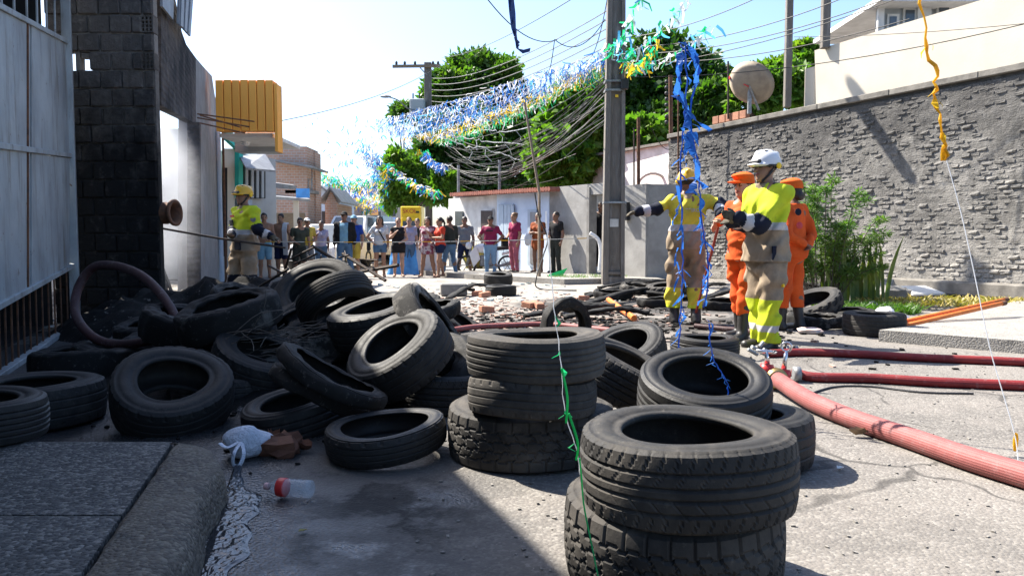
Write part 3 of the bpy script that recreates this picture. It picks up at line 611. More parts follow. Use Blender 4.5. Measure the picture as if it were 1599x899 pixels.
# ------------------------------------------------------------------ big rough brick wall at right
WA = P(1045, 220, 22); WA.z = 0; wdv = Vector((.467, -1, 0)).normalized(); wnn = Vector((-wdv.y, wdv.x, 0)) * -1      # towards street
if wnn.x > 0: wnn = -wnn
WT = P(1045, 221, 22).z; WL = 14.5
def wl(s, z, off=0): q = WA + wdv * s + wnn * off; return Vector((q.x, q.y, z))
def wallp(px, py, off=0): return PL(px, py, WA + wnn * off, wnn)
def rough_mat():
    t = NT('rough_wall'); v = t.pos(); oi = t.n('ShaderNodeObjectInfo').outputs['Random']
    n1 = t.noise(v, .8, 6, .65); n2 = t.noise(v, 6, 6, .7); n3 = t.noise(t.scalevec(v, (1, 1, 3)), 14, 5, .7)
    col = t.mix(t.ramp(n1, .38, .62), (0.209, 0.2001, 0.1867, 1), (0.1334, 0.128, 0.12, 1)); col = t.mix(t.ramp(n2, .52, .72, 0, .75), col, (0.2934, 0.2801, 0.2623, 1))
    z = t.n('ShaderNodeSeparateXYZ', {0: v}).outputs[2]                  # darker upper courses, paler foot
    col = t.mix(t.ramp(t.math('ADD', z, t.math('MULTIPLY', t.math('SUBTRACT', n1, .5), 2.2)), 2.5, 3.6, 0, .7), col, (0.07558, 0.07291, 0.07114, 1))
    col = t.mix(t.ramp(t.math('ADD', z, t.math('MULTIPLY', t.math('SUBTRACT', n1, .5), 1.6)), 1.3, .5, 0, .55), col, (0.3379, 0.3201, 0.2934, 1))
    col = t.mix(t.ramp(t.noise(v, 1.3, 7, .75, .6), .55, .68, 0, .5), col, (0.3912, 0.3735, 0.3423, 1)); col = t.mix(t.ramp(t.noise(t.scalevec(v, (2.5, 2.5, .35)), 1.6, 5, .7), .56, .7, 0, .55), col, (0.06224, 0.06047, 0.05691, 1))
    t.set(col, .95, 0, .15); t.bump(t.math('ADD', t.math('MULTIPLY', n2, 1.4), n3), .8, .04); return t.mat
M['rough'] = rough_mat()
bwall = thing('rough_brick_wall', 'high dark brick wall with oozing mortar along the right side', 'wall', tuple(wl(6, 0)))
# mortar face: displaced sheet with ledges that ooze over the bricks
nh = 88; nl = 190; rs_ = np.random.RandomState(4)
def vnoise(shape, cell, rs):
    gy, gx = shape[0] // cell + 3, shape[1] // cell + 3; g = rs.rand(gy, gx)
    yy, xx = np.mgrid[0:shape[0], 0:shape[1]]; fy, fx = yy / cell, xx / cell; iy, ix = fy.astype(int), fx.astype(int); ty, tx = fy - iy, fx - ix
    ty = ty * ty * (3 - 2 * ty); tx = tx * tx * (3 - 2 * tx)
    return (g[iy, ix] * (1 - tx) + g[iy, ix + 1] * tx) * (1 - ty) + (g[iy + 1, ix] * (1 - tx) + g[iy + 1, ix + 1] * tx) * ty
dsp = .5 * vnoise((nh + 1, nl + 1), 14, rs_) + .35 * vnoise((nh + 1, nl + 1), 5, rs_) + .5 * vnoise((nh + 1, nl + 1), 2, rs_)
V = []
for j in range(nh + 1):
    for i in range(nl + 1):
        V.append(wl(WL * i / nl, WT * j / nh, -.022 + .055 * dsp[j, i]))
Fs = np.array([(j * (nl + 1) + i, j * (nl + 1) + i + 1, (j + 1) * (nl + 1) + i + 1, (j + 1) * (nl + 1) + i) for j in range(nh) for i in range(nl)])
obj('mortar_face', [tuple(v) for v in V], Fs, M['rough'], bwall, smooth=True)
m = MB(); m.obox(wl(WL / 2, WT / 2, -.14), wdv * WL / 2, wnn * .09, (0, 0, WT / 2)); m.build('core', M['rough'], bwall)
bl, bhh = .205, .086; rows = int(WT / bhh); rng = random.Random(12); cand = []
for r_ in range(rows):
    for c in range(int(WL / bl)):
        s = c * bl + (.5 if r_ % 2 else 0) * bl + rng.uniform(-.02, .02) + .12; z = r_ * bhh + .05
        if rng.random() < .10: continue
        p = wl(s, z); px, py = proj(p); cand.append((p.y if (1300 < px < 1640 and -20 < py < 470) else 100 + p.y, s, z))
cand.sort()
def brk(seed):
    r_ = random.Random(seed); m = MB(); m.obox((0, 0, 0), wdv * (bl / 2 - .012), wnn * .035, (0, 0, bhh / 2 - .012), .014)
    return [(x + r_.uniform(-.012, .012), y + r_.uniform(-.012, .012), z + r_.uniform(-.008, .008)) for x, y, z in m.v], m.f
BV = [brk(i) for i in range(7)]; bme = [mkmesh('brick', v, f, M['rough']) for v, f in BV]
rest = MB()
for k, (yy, s, z) in enumerate(cand):
    off = rng.uniform(-.026, .003)
    if k < 290: put(rng.choice(bme), wl(s, z, off), bwall, 'brick')
    else:
        v, f = rng.choice(BV); q = wl(s, z, off); rest.add([(a + q.x, b + q.y, c + q.z) for a, b, c in v], f)
rest.build('brick_courses', M['rough'], bwall, kind='stuff')
m = MB()
for i in range(8):
    a, b = WL * i / 8 + .004, WL * (i + 1) / 8 - .004; m = MB()
    m.obox(wl((a + b) / 2, WT + .135, -.06), wdv * (b - a) / 2, wnn * .15, (0, 0, .06), .012); m.build('coping_stone', M['coping'], bwall)
m = MB(); m.obox(wl(WL / 2, WT + .035, -.12), wdv * WL / 2, wnn * .1, (0, 0, .04)); m.build('shadow_joint', M['rough'], bwall)
# concrete footing at the wall's base
m = MB(); m.obox(wl(9.2, .16, .12), wdv * 4, wnn * .12, (0, 0, .13), .03); m.build('footing', M['coping'], bwall)
# cream parapet above the wall + house behind it
off = -.32
pr = thing('cream_parapet', 'sloping cream rendered parapet above the rough brick wall', 'wall', tuple(wallp(1430, 150, off)))
zc = WT + .17
pa = wallp(1275, 156, off); pb = wallp(1800, 40, off); pa.z = zc; pb.z = zc
m = MB(); m.prism([pa, pb, wallp(1800, -70, off), wallp(1540, -2, off), wallp(1272, 79, off)], -wnn * .15); m.build('face', M['cream'], pr)
m = MB(); q = wallp(1257, 108, off - .2); q2 = wallp(1272, 104, off - .2); m.prism([(q.x, q.y, zc), (q2.x, q2.y, zc), tuple(q2), tuple(q)], -wnn * .1); m.build('low_end', M['cream'], pr)
uh = thing('upper_house', 'grey upstairs house with white framed windows above the cream parapet', 'house', tuple(P(1440, 60, 19)))
YU = 19.0
def ub(name, x0, y0, x1, y1, Y, th, mat, par): a, b = P(x0, y0, Y), P(x1, y1, Y); m = MB(); m.box(((a.x + b.x) / 2, Y + th / 2, (a.z + b.z) / 2), (b.x - a.x, th, a.z - b.z)); return m.build(name, mat, par)
ub('wall', 1378, -120, 1444, 90, YU, .2, M['grey_panel'], uh); ub('wall', 1452, -120, 1700, 60, YU + .05, .2, M['grey_panel'], uh)
ub('column', 1438, -120, 1453, 70, YU - .12, .11, M['white'], uh)
for x0, y0, x1, y1 in ((1386, 22, 1404, 46), (1411, 12, 1432, 38), (1464, -4, 1486, 22)):
    f = ub('window', x0, y0, x1, y1, YU - .06, .05, M['white'], uh); ub('pane', x0 + 4, y0 + 4, x1 - 4, y1 - 3, YU - .085, .02, M['glass'], f)
m = MB(); m.prism([P(1374, 2, YU - .6), P(1700, 2, YU - .6), P(1700, -6, YU - .6), P(1374, -6, YU - .6)], (0, 4, 0)); m.build('eave', M['white'], uh)
ub('side_wall', 1372, 8, 1380, 60, YU - .1, .08, M['white'], uh)
for i, (px, pb_, w) in enumerate(((1229, 168, .15), (1288, 76, .17))):
    q = wallp(px, pb_, -.25); m = MB(); m.box((q.x, q.y, (q.z + 7.2) / 2 - (.0)), (w, w, 7.2 - q.z), .012); 
    m.build('concrete_post', M['pole_concrete'], label=['slim concrete post on the wall coping right of the satellite dish', 'slim concrete post rising beside the cream parapet'][i], cat='post', group='concrete posts above the brick wall')
_A, _B = wallp(1338, 160), wallp(1412, 262); _c1, _c2 = _B + sdir * 5.5 , _A + sdir * 6.5  # unseen beam added only to throw a diagonal shadow on the wall
_d = (_c2 - _c1).normalized(); m = MB(); m.tube([_c1 - _d * .2, _c2 + _d * 2.2], .13, 8); m.build('added_shadow_beam', M['pole_concrete'], label='slanting concrete beam added out of view to cast a shadow across the brick wall', cat='beam')
# pavement rubble etc. later
# ------------------------------------------------------------------ satellite dish and little posts on the wall
dq = wallp(1170, 178, -.1)
sdsh = thing('satellite_dish', 'brownish satellite dish on a galvanised post above the brick wall', 'satellite dish', tuple(dq))
ax = Vector((.55, .62, .55)).normalized(); cc = P(1170, 134, dq.y - .1); rr = 31 / 1200 * dq.y * 1.12
m = MB(); m.lathe([(0.001, 0), (rr * .5, .035), (rr * .8, .09), (rr, .15), (rr + .012, .15), (rr * .8, .075), (rr * .5, .02), (.001, -.012)], 36, cc, ax); m.build('dish', pm('dish_paint', (.3, .25, .19, 1), (.22, .18, .14, 1), 6, .7), sdsh, smooth=True)
m = MB(); pq = P(1170, 108, dq.y); m.box((dq.x, dq.y, (dq.z + pq.z) / 2), (.085, .085, pq.z - dq.z), .006); m.build('post', M['steel'], sdsh)
m = MB(); m.tube([cc, Vector((dq.x + .25, dq.y + .05, dq.z + .1))], .03, 8); m.build('strut', M['steel'], sdsh)
m = MB(); fp = P(1143, 122, dq.y + .25); m.tube([cc - ax * .05, fp], .015, 6); m.tube([fp - Vector((.07, 0, -.01)), fp + Vector((.07, 0, .01))], .045, 8); m.build('feed_horn', M['red_paint'], sdsh)
q = wallp(1137, 186, -.2); m = MB(); m.tube([q, P(1137, 96, q.y)], .025, 8); m.build('steel_post', M['black_metal'], label='thin dark post left of the satellite dish', cat='post')
q = wallp(1120, 190, -.3); m = MB()
for i in range(5): m = MB(); c = q + wdv * (i * .26) + Vector((0, 0, .03)); m.obox(c, wdv * .12, wnn * .07, (0, 0, .1), .01); m.build('brick', M['brick'], label=['leftmost', 'second', 'middle', 'fourth', 'rightmost'][i] + ' of the loose red bricks on the wall top by the satellite dish', cat='brick', group='loose bricks on the wall top')
rp_ = thing('rusty_pipe', 'rusty mast with a ladder of insulators at the end of the brick wall', 'post', tuple(P(1048, 225, 22.2)))
m = MB(); m.tube([P(1048, 260, 22.2), P(1047, 118, 22.2)], .06, 8); m.build('mast', M['rust'], rp_)
for i in range(8): m = MB(); m.blob(P(1041, 128 + i * 9, 22.1), .06, .06, .06, 8, 5); m.build('insulator', M['black'], rp_)
for x, t_, mt, lb in ((997, 184, 'rust', 'rust red steel rod behind the boundary wall'), (990, 200, 'black_metal', 'thin black rod beside the rust red rod'), (1059, 110, 'rust', 'thin rusty rod beside the insulator mast')):
    m = MB(); m.tube([P(x, 300, 20.5), P(x, t_, 20.5)], .045 if mt == 'rust' and x < 1000 else .022, 8); m.build('steel_rod', M[mt], label=lb, cat='rod')
# ------------------------------------------------------------------ tyres
def rubber(name, c1, c2, dust, dl=.5, dh=.72, rough=.6):
    t = NT(name); v = t.objc(); oi = t.n('ShaderNodeObjectInfo').outputs['Random']
    v2 = t.n('ShaderNodeVectorMath', {0: v, 1: t.math('MULTIPLY', oi, 23.7)}, operation='ADD').outputs[0]
    col = t.mix(t.ramp(t.noise(v2, 5, 6, .65), .35, .65), c1, c2)
    k = t.math('ADD', t.noise(v2, 3.2, 6, .7), t.math('MULTIPLY', t.math('SUBTRACT', oi, .5), .12))
    col = t.mix(t.ramp(k, dl, dh, 0, .8), col, dust); col = t.mix(t.ramp(t.noise(v2, 30, 4, .75), .6, .72, 0, .5), col, dust)
    t.set(col, t.ramp(k, .3, .7, rough - .12, rough + .2), 0, .3); t.bump(t.noise(v2, 60, 5, .7), .35, .006); return t.mat
M['tyre'] = rubber('tyre_rubber', (0.00984, 0.00984, 0.01025, 1), (0.01722, 0.01681, 0.0164, 1), (0.0697, 0.06396, 0.0574, 1), .56, .82)
M['tyre_dirty'] = rubber('dusty_tyre_rubber', (0.01558, 0.01517, 0.01476, 1), (0.02788, 0.02624, 0.0246, 1), (0.1148, 0.1025, 0.08856, 1), .48, .78, .7)
M['tyre_burnt'] = rubber('burnt_tyre_rubber', (0.00615, 0.005904, 0.00574, 1), (0.01148, 0.01107, 0.01066, 1), (0.164, 0.1517, 0.1353, 1), .62, .78, .75)
M['tyre_ash'] = rubber('ashy_tyre_rubber', (0.00902, 0.008856, 0.00861, 1), (0.0246, 0.02296, 0.02132, 1), (0.2624, 0.246, 0.2214, 1), .52, .68, .85)
def tyre_mesh(name, Rr, W, tread='rib', nseg=144, seed=0, rb=None, thin=False, burnt=0., arc=None, mat=None, lump=0.):
    rng = np.random.RandomState(seed); rb = rb or Rr * .61; h = W / 2; sh = Rr - rb
    if thin: rb = Rr * .74; sh = Rr - rb
    side = [(rb, h * .76), (rb - .006, h * .84), (rb - .002, h * .9), (rb + .006, h * .93), (rb + .015, h * .91), (rb + sh * .22, h * .93), (rb + sh * .24, h * .955), (rb + sh * .42, h * 1.0), (rb + sh * .6, h * 1.0), (rb + sh * .62, h * .985), (rb + sh * .76, h * .955), (rb + sh * .78, h * .965), (Rr - .022, h * .91)]
    nt = 27; tw = h * .86
    td = [(Rr - .010 * abs(u) ** 2.5, tw * u) for u in np.linspace(1, -1, nt)]
    bot = [(r, -z) for r, z in side[::-1]]
    inn = [(rb + .004, -h * .70), (rb + .03, -h * .80), (Rr - .045, -h * .82), (Rr - .024, -h * .55), (Rr - .020, 0), (Rr - .024, h * .55), (Rr - .045, h * .82), (rb + .03, h * .80), (rb + .004, h * .70)]
    prof = side + td + bot + inn; n = len(prof); i0 = len(side)
    th = np.linspace(0, 2 * np.pi, nseg, endpoint=False) if arc is None else np.linspace(arc[0], arc[1], nseg)
    us = np.linspace(1, -1, nt)
    rr = np.array([p[0] for p in prof])[None, :] * np.ones((nseg, 1)); zz = np.array([p[1] for p in prof])[None, :] * np.ones((nseg, 1))
    seg = np.arange(nseg)
    for j, u in enumerate(us):
        a = abs(u); d = np.zeros(nseg)
        if tread == 'rib':
            if j in (6, 11, 15, 20): d += .008
            if a > .62: d += .0045 * ((seg + j // 2) % 6 == 0)
            elif a > .2: d += .0028 * (((seg + (j if u > 0 else -j)) % 9) == 0)
        elif tread == 'block':
            z = np.round(1.0 * np.sin(j * 1.35)).astype(int)
            if a > .6: d += .007 * ((seg + 2) % 9 == 0)
            else: d += .006 * ((seg + z + (0 if a > .3 else 4)) % 9 == 0)
            d += .0065 * ((np.abs(a - (.58 + .03 * np.where(seg % 9 < 5, 1, -1))) < .045) | (np.abs(a - (.2 + .04 * np.where((seg + 2) % 9 < 5, 1, -1))) < .045))
        elif tread == 'worn':
            if j in (7, 13, 19): d += .004
            if a > .75: d += .0045 * (seg % 5 == 0)
        elif tread == 'line':
            if j in (5, 9, 13, 17, 21): d += .006
        elif tread == 'lug':
            d += .02 * (((seg + j // 2) % 8) < 3) * (a > .25)
        rr[:, i0 + j] -= d
        if tread in ('rib', 'block') and j in (0, nt - 1):
            k = ((seg + j // 2) % 6 == 0) if tread == 'rib' else ((seg + 2) % 9 == 0)
            for q in (1, 2): rr[:, i0 + (-q if j == 0 else nt - 1 + q)] -= .004 * k / q
        if tread == 'lug' and j in (0, nt - 1):
            rr[:, i0 + (-1 if j == 0 else nt)] -= .012 * ((seg % 8) < 3)
    # sagging of an unsupported carcass
    sq = .012 * rng.uniform(-1, 1) + lump * rng.uniform(-.05, .05); ph = rng.uniform(0, 6.28)
    rr += (sq * np.cos(2 * th + ph) + .004 * np.cos(3 * th + ph * 2))[:, None]
    zz += (.006 * np.sin(2 * th + ph * 3) * (1 + 4 * lump))[:, None]
    if burnt:
        nz = sum(rng.uniform(.3, 1) * np.sin(k * th[:, None] + rng.uniform(0, 6.28) + np.linspace(0, rng.uniform(1, 9), n)[None, :]) for k in (2, 3, 5, 9, 14)) / 3
        nz2 = sum(rng.uniform(.3, 1) * np.cos(k * th[:, None] + rng.uniform(0, 6.28) + np.linspace(0, rng.uniform(5, 20), n)[None, :]) for k in (1, 4, 7, 13)) / 3
        rr += burnt * .022 * nz; zz += burnt * .022 * nz2; zz *= 1 - burnt * .18 * (1 + np.sin(th + ph))[:, None] / 2
    V = np.stack([rr * np.cos(th)[:, None], rr * np.sin(th)[:, None], zz], -1).reshape(-1, 3)
    ns = nseg if arc is None else nseg - 1
    i, j = np.mgrid[0:ns, 0:n]; i2 = (i + 1) % nseg; j2 = (j + 1) % n
    Fq = np.stack([i * n + j, i * n + j2, i2 * n + j2, i2 * n + j], -1).reshape(-1, 4)
    me = mkmesh(name, V, Fq, mat or M['tyre'], smooth=True)
    if tread in ('rib', 'block', 'lug', 'worn', 'line'):
        sm = np.tile((np.arange(n) < i0 - 1) | (np.arange(n) >= i0 + nt), ns); me.polygons.foreach_set('use_smooth', sm)
    return me, Rr, W
def orient(axis, spin=0):
    z = V3(axis).normalized(); x = z.orthogonal().normalized(); y = z.cross(x); m = Matrix((x, y, z)).transposed(); return (m @ Matrix.Rotation(spin, 3, 'Z')).to_euler()
TN = [0]
def tyre(tm, label, loc, axis=(0, 0, 1), spin=None, group='scattered and piled old tyres', name='tyre'):
    TN[0] += 1
    o = bpy.data.objects.new(name, tm[0]); COL.objects.link(o); o.location = V3(loc); o.rotation_euler = orient(axis, TN[0] * 1.7 if spin is None else spin)
    return meta(o, label, 'tyre', group)
def ell(px, py, a, ang, ratio, tm, label, up=True, spin=None, **k):
    """tyre whose visible face looks like this ellipse (centre, semi-major px, tilt, minor/major)"""
    d = ray(px, py); D = tm[1] * 1.0 * F / a; c = Vector((0, 0, CH)) + d * D
    t = -d.normalized(); r = t.cross(Vector((0, 0, 1))).normalized() * -1; u = t.cross(r) * -1
    if u.z < 0: u = -u
    if r.x < 0: r = -r
    g = R(ang); mn = (-r * math.sin(g) + u * math.cos(g)); s = math.sqrt(1 - ratio * ratio)
    ax = (mn * s * (1 if up else -1) + t * ratio).normalized()
    return tyre(tm, label, c - ax * tm[2] * .46, ax, spin, **k)
def flat(pl, pr, yb, tm, label, z=0, tilt=(0, 0, 1), **k):
    """tyre lying flat: left/right px and the py of its front foot"""
    c = G((pl + pr) / 2, yb, z); ax = V3(tilt).normalized(); q = Vector((c.x, c.y, 0)).normalized() if False else Vector((0, 1, 0))
    Rr = tm[1]; return tyre(tm, label, Vector((c.x + c.x / c.y * Rr, c.y + Rr, z + tm[2] / 2 + Rr * math.hypot(ax.x, ax.y))), ax, **k)
TA = tyre_mesh('tyre', .318, .235, 'rib', 288, 1, mat=M['tyre_dirty'])
TB = tyre_mesh('tyre', .335, .275, 'block', 288, 2, mat=M['tyre_dirty'])
TC = tyre_mesh('tyre', .325, .245, 'worn', 144, 3, rb=.186, mat=M['tyre'])
TD = tyre_mesh('tyre', .30, .19, 'line', 120, 4, mat=M['tyre'])
TE = tyre_mesh('tyre', .30, .135, 'worn', 120, 5, thin=True, mat=M['tyre'])
TF = tyre_mesh('tyre', .40, .255, 'block', 288, 6, mat=M['tyre_dirty'])
TG = tyre_mesh('tyre', .305, .17, 'worn', 160, 7, mat=M['tyre_dirty'], lump=.15)
TH = tyre_mesh('tyre', .34, .24, 'bald', 96, 8, mat=M['tyre_burnt'], burnt=.5, lump=.2)
TI = tyre_mesh('tyre', .36, .20, 'lug', 128, 9, mat=M['tyre_dirty'])
TJ = tyre_mesh('tyre', .33, .16, 'bald', 96, 10, mat=M['tyre_ash'], burnt=1.0, thin=True)
TK = tyre_mesh('tyre', .34, .13, 'bald', 96, 11, mat=M['tyre_burnt'], burnt=.6, thin=True, lump=.3)
TP = tyre_mesh('tyre', .37, .24, 'worn', 144, 21, rb=.215, mat=M['tyre'])
TQ = tyre_mesh('tyre', .385, .17, 'bald', 96, 22, mat=M['tyre_ash'], burnt=.4, thin=True)
TR = tyre_mesh('tyre', .318, .27, 'line', 144, 23, rb=.205, mat=M['tyre'])
TS = tyre_mesh('tyre', .33, .085, 'bald', 110, 24, mat=M['tyre_burnt'], burnt=.35, thin=True, lump=.4)
TL = tyre_mesh('tyre', .318, .2, 'line', 120, 12, mat=M['tyre_dirty'])
# front stack of two
k = dict(group='tyres of the front two-high stack')
cB = Vector((.500, 2.33, .14)); cA = Vector((.527, 2.28, .375))
tyre(TB, 'chunky-treaded bottom tyre of the stack of two nearest the camera', cB, (-.01, -.03, 1), .2, **k)
tyre(TA, 'ribbed top tyre of the stack of two nearest the camera', cA, (-.012, .0, 1), .5, **k)
# stack of three
k = dict(group='tyres of the three-high stack')
b = flat(697, 960, 746, TF, 'wide bottom tyre of the stack of three', **k); bx, by = b.location.x, b.location.y
sx = by / F
tyre(TG, 'squashed middle tyre of the stack of three', (bx + .005, by - .18, .255 + .083), (.0, .05, 1), .3, **k)
tyre(TL, 'topmost tyre of the stack of three with pale lines round its tread', (bx + 7 * sx, by - .18, .255 + .166 + .098), (-.02, .02, 1), 1.2, **k)
# behind the front stack
flat(1052, 1262, 752, TC, 'tyre lying behind the front stack with only its right side showing')
ell(1101, 585, 104, -4, .45, TR, 'tyre tilted towards the camera right behind the front stack', spin=.4)
ell(978, 531, 60, 14, .52, TC, 'dusty tyre leaning behind the stack of three with pale rim edge')
ell(985, 560, 88, -26, .2, TA, 'tyre tipped on its side just right of the stack of three')
flat(1035, 1165, 566, TD, 'tyre hidden low behind the tilted tyre')
# left foreground
ell(270, 590, 91, -2, .62, TC, 'large black tyre facing the camera at the far corner of the pavement', spin=.9)
flat(-40, 160, 683, TP, 'black tyre lying flat by the far left end of the pavement')
flat(-176, 88, 716, TD, 'worn tyre lying on the pavement at the left edge', z=.158)
ell(462, 622, 88, 11, .23, TR, 'tyre tilted left beside the white plastic bag')
flat(508, 697, 740, TE, 'thin bald tyre carcass lying in the shade left of the stack of three', tilt=(-.10, -.03, 1))
flat(622, 775, 652, TA, 'tyre lying behind the thin carcass with one lit edge')
flat(108, 262, 592, TH, 'black tyre lying flat in front of the block wall')
flat(70, 190, 606, TH, 'tyre half hidden behind the far left flat tyre')
flat(290, 400, 640, TG, 'tyre wedged behind the large black tyre')
# the pile
ell(610, 532, 84, 34, .44, TC, 'big tyre leaning left on the pile with gaping hole', spin=.3)
ell(662, 570, 84, 34, .5, TH, 'burnt tyre under the right side of the big leaning tyre')
ell(490, 452, 68, 30, .72, TP, 'tyre standing upright at the top of the pile')
ell(530, 486, 62, 22, .45, TD, 'ribbed tyre propped on top of the pile showing its lined tread', up=False)
ell(694, 512, 90, -56, .16, TQ, 'ash topped tyre leaning edge-on at the right flank of the pile')
ell(524, 580, 94, -29, .13, TS, 'collapsed tyre casing curving across the front of the pile')
ell(514, 604, 92, -30, .13, TS, 'second collapsed casing lying just under the curved one')
ell(356, 578, 90, -26, .22, TQ, 'burnt tyre with pale ash on top behind the large black tyre')
ell(514, 515, 72, 9, .14, TJ, 'ash grey tyre lump in the middle of the pile')
ell(580, 478, 74, 14, .22, TC, 'tyre lying tilted behind the big leaning tyre')
ell(722, 500, 48, -36, .22, TI, 'lugged tyre piece lying at the right foot of the pile')
ell(352, 470, 76, 14, .2, TH, 'melted black tyre in the mound behind the hose')
ell(292, 486, 70, -6, .22, TH, 'melted tyre beside the block wall corner')
ell(398, 468, 62, -18, .35, TK, 'burnt casing below the firefighter with the long pole')
ell(452, 478, 58, 28, .3, TJ, 'ashy casing left of the upright tyre')
ell(430, 540, 70, 20, .3, TJ, 'frayed ash grey tyre left of the middle of the pile')
ell(600, 610, 76, -8, .25, TH, 'black tyre at the bottom of the pile behind the thin carcass')
ell(660, 475, 60, 4, .12, TK, 'flattened casing at the back of the pile')
ell(438, 600, 78, 6, .3, TH, 'black tyre buried at the front of the pile')
ell(560, 560, 80, 12, .3, TH, 'burnt tyre buried in the middle of the pile')
ell(330, 545, 74, 6, .25, TH, 'burnt tyre buried behind the hose coupling')
ell(640, 462, 52, -3, .13, TH, 'flat burnt casing beside the grey block behind the pile')
for a in ((468, 502, 72, 22, .5, TP, 'big worn tyre lying tilted in the heart of the pile'), (415, 545, 76, -18, .42, TC, 'worn tyre tilted right behind the large black tyre'), (360, 500, 66, 12, .35, TR, 'wide tyre lying on the left slope of the pile'), (560, 600, 74, -20, .3, TC, 'tyre tilted right under the big leaning tyre'), (455, 522, 62, 50, .35, TH, 'black tyre tilted steeply in the middle of the pile'), (405, 562, 62, -38, .3, TK, 'casing slanting down behind the large black tyre'), (560, 522, 64, -14, .3, TH, 'burnt tyre under the propped ribbed tyre'), (498, 562, 62, 36, .32, TH, 'burnt tyre leaning against the curved casing'), (328, 512, 62, 24, .3, TK, 'burnt casing on the left slope of the pile'), (236, 502, 56, 8, .25, TH, 'burnt tyre close to the block wall inside the hose loop'), (432, 470, 56, 48, .3, TH, 'burnt tyre leaning behind the upright tyre, left side'), (560, 452, 50, -20, .3, TK, 'casing behind the propped ribbed tyre'), (700, 612, 60, 10, .3, TH, 'burnt tyre at the right foot of the pile'), (385, 612, 60, 22, .3, TH, 'burnt tyre in the gap right of the large black tyre'), (420, 505, 64, 15, .25, TH, 'black burnt tyre in front of the melted ones on the mound'), (382, 524, 66, -12, .3, TJ, 'ashy burnt tyre by the hose end on the mound'), (474, 538, 62, 24, .2, TK, 'flattened black casing in the heart of the pile'), (260, 520, 62, 4, .2, TH, 'burnt tyre lying inside the loop of hose'), (640, 505, 60, 20, .3, TH, 'burnt tyre behind the ribbed propped tyre'), (545, 640, 60, -12, .18, TK, 'flat casing tucked under the front of the pile'), (690, 556, 56, 40, .3, TH, 'burnt tyre behind the stack of three, left side')): ell(*a)
# beyond
k = dict(group='tyres beyond the pile')
flat(758, 807, 463, TD, 'front one of the two tyres lying in the middle of the street', **k)
q = flat(754, 802, 448, TC, 'rear one of the two tyres lying in the middle of the street', tilt=(0, -.12, 1), **k)
flat(1322, 1406, 528, TC, 'grey tyre at the end of the orange poles', **k)
ell(1268, 466, 42, 18, .42, TI, 'lugged tyre leaning against the bush', **k)
flat(1232, 1316, 516, TJ, 'burnt casing lying by the boots of the right officer', **k)
ell(1290, 482, 36, 8, .25, TH, 'burnt tyre lump under the lugged tyre', **k)
flat(1300, 1372, 503, TK, 'flattened casing behind the grey tyre', **k)
for i, (a, b_, yb, tm, lb) in enumerate(((920, 995, 470, TK, 'left-hand flattened casing behind the white rimmed tyre'), (952, 1040, 462, TJ, 'burnt casing near the foot of the concrete pole'), (985, 1070, 482, TK, 'burnt casing before the firefighter with outstretched arm'), (1005, 1075, 468, TI, 'dusty lugged tyre half under burnt casings'), (1090, 1160, 486, TK, 'burnt casing behind the officer in orange'), (1150, 1215, 472, TJ, 'burnt casing between the two officers'), (1180, 1250, 492, TK, 'burnt casing behind the white helmeted firefighter'), (862, 950, 492, TK, 'burnt casing beyond the arched tyre'), (1230, 1290, 470, TH, 'burnt tyre left of the bush'))):
    flat(a, b_, yb, tm, lb, tilt=(random.uniform(-.12, .12), random.uniform(-.1, .05), 1), **k)
TM = tyre_mesh('half_tyre', .25, .17, 'bald', 60, 14, mat=M['tyre_burnt'], burnt=.45, rb=.17, arc=(R(-8), R(188)))
o = bpy.data.objects.new('half_tyre', TM[0]); COL.objects.link(o); q = G(884, 526); o.location = q + Vector((0, 0, .10)); o.rotation_euler = (R(90), 0, R(22)); o.scale = (1.12, 1.35, 1.1)
meta(o, 'burnt half tyre standing like an arch behind the stack of three', 'tyre')
# charred strips of rubber among the burnt casings
rng = random.Random(31)
for i, (x0, y0, x1, y1) in enumerate(((905, 470, 1060, 440), (900, 482, 1075, 455), (820, 498, 985, 486), (880, 500, 1010, 496), (1060, 470, 1130, 448), (1080, 480, 1240, 470), (700, 470, 768, 452), (690, 462, 740, 458), (935, 452, 1030, 446), (915, 462, 1075, 470), (1100, 470, 1215, 452), (1200, 480, 1260, 468))):
    a, b_ = G(x0, y0), G(x1, y1); m = MB(); md = (a + b_) / 2 + Vector((rng.uniform(-.15, .15), rng.uniform(-.2, .2), rng.uniform(.08, .2)))
    m.tube(curve_pts([a + Vector((0, 0, .04)), md, b_ + Vector((0, 0, .06))], 8), .07, 8, flat=.45)
    V = [(x + rng.uniform(-.012, .012), y + rng.uniform(-.012, .012), z + rng.uniform(-.012, .012)) for x, y, z in m.v]; m.v = V
    m.build('rubber_strip', M['tyre_burnt'], smooth=True, label=['long charred rubber strip nearest the concrete pole', 'charred rubber strip crossing before the outstretched-arm firefighter', 'charred strip running left from behind the arched tyre', 'short charred strip behind the arched tyre', 'charred strip behind the outstretched-arm firefighter', 'charred strip behind the officers in orange', 'dark plank-like strip right of the pile', 'small dark strip behind the pile', 'topmost charred strip of the heap by the pole', 'charred strip lying across the heap by the pole', 'charred strip at the foot of the brick wall', 'charred strip left of the bush'][i], cat='rubber strip', group='charred rubber strips on the road')
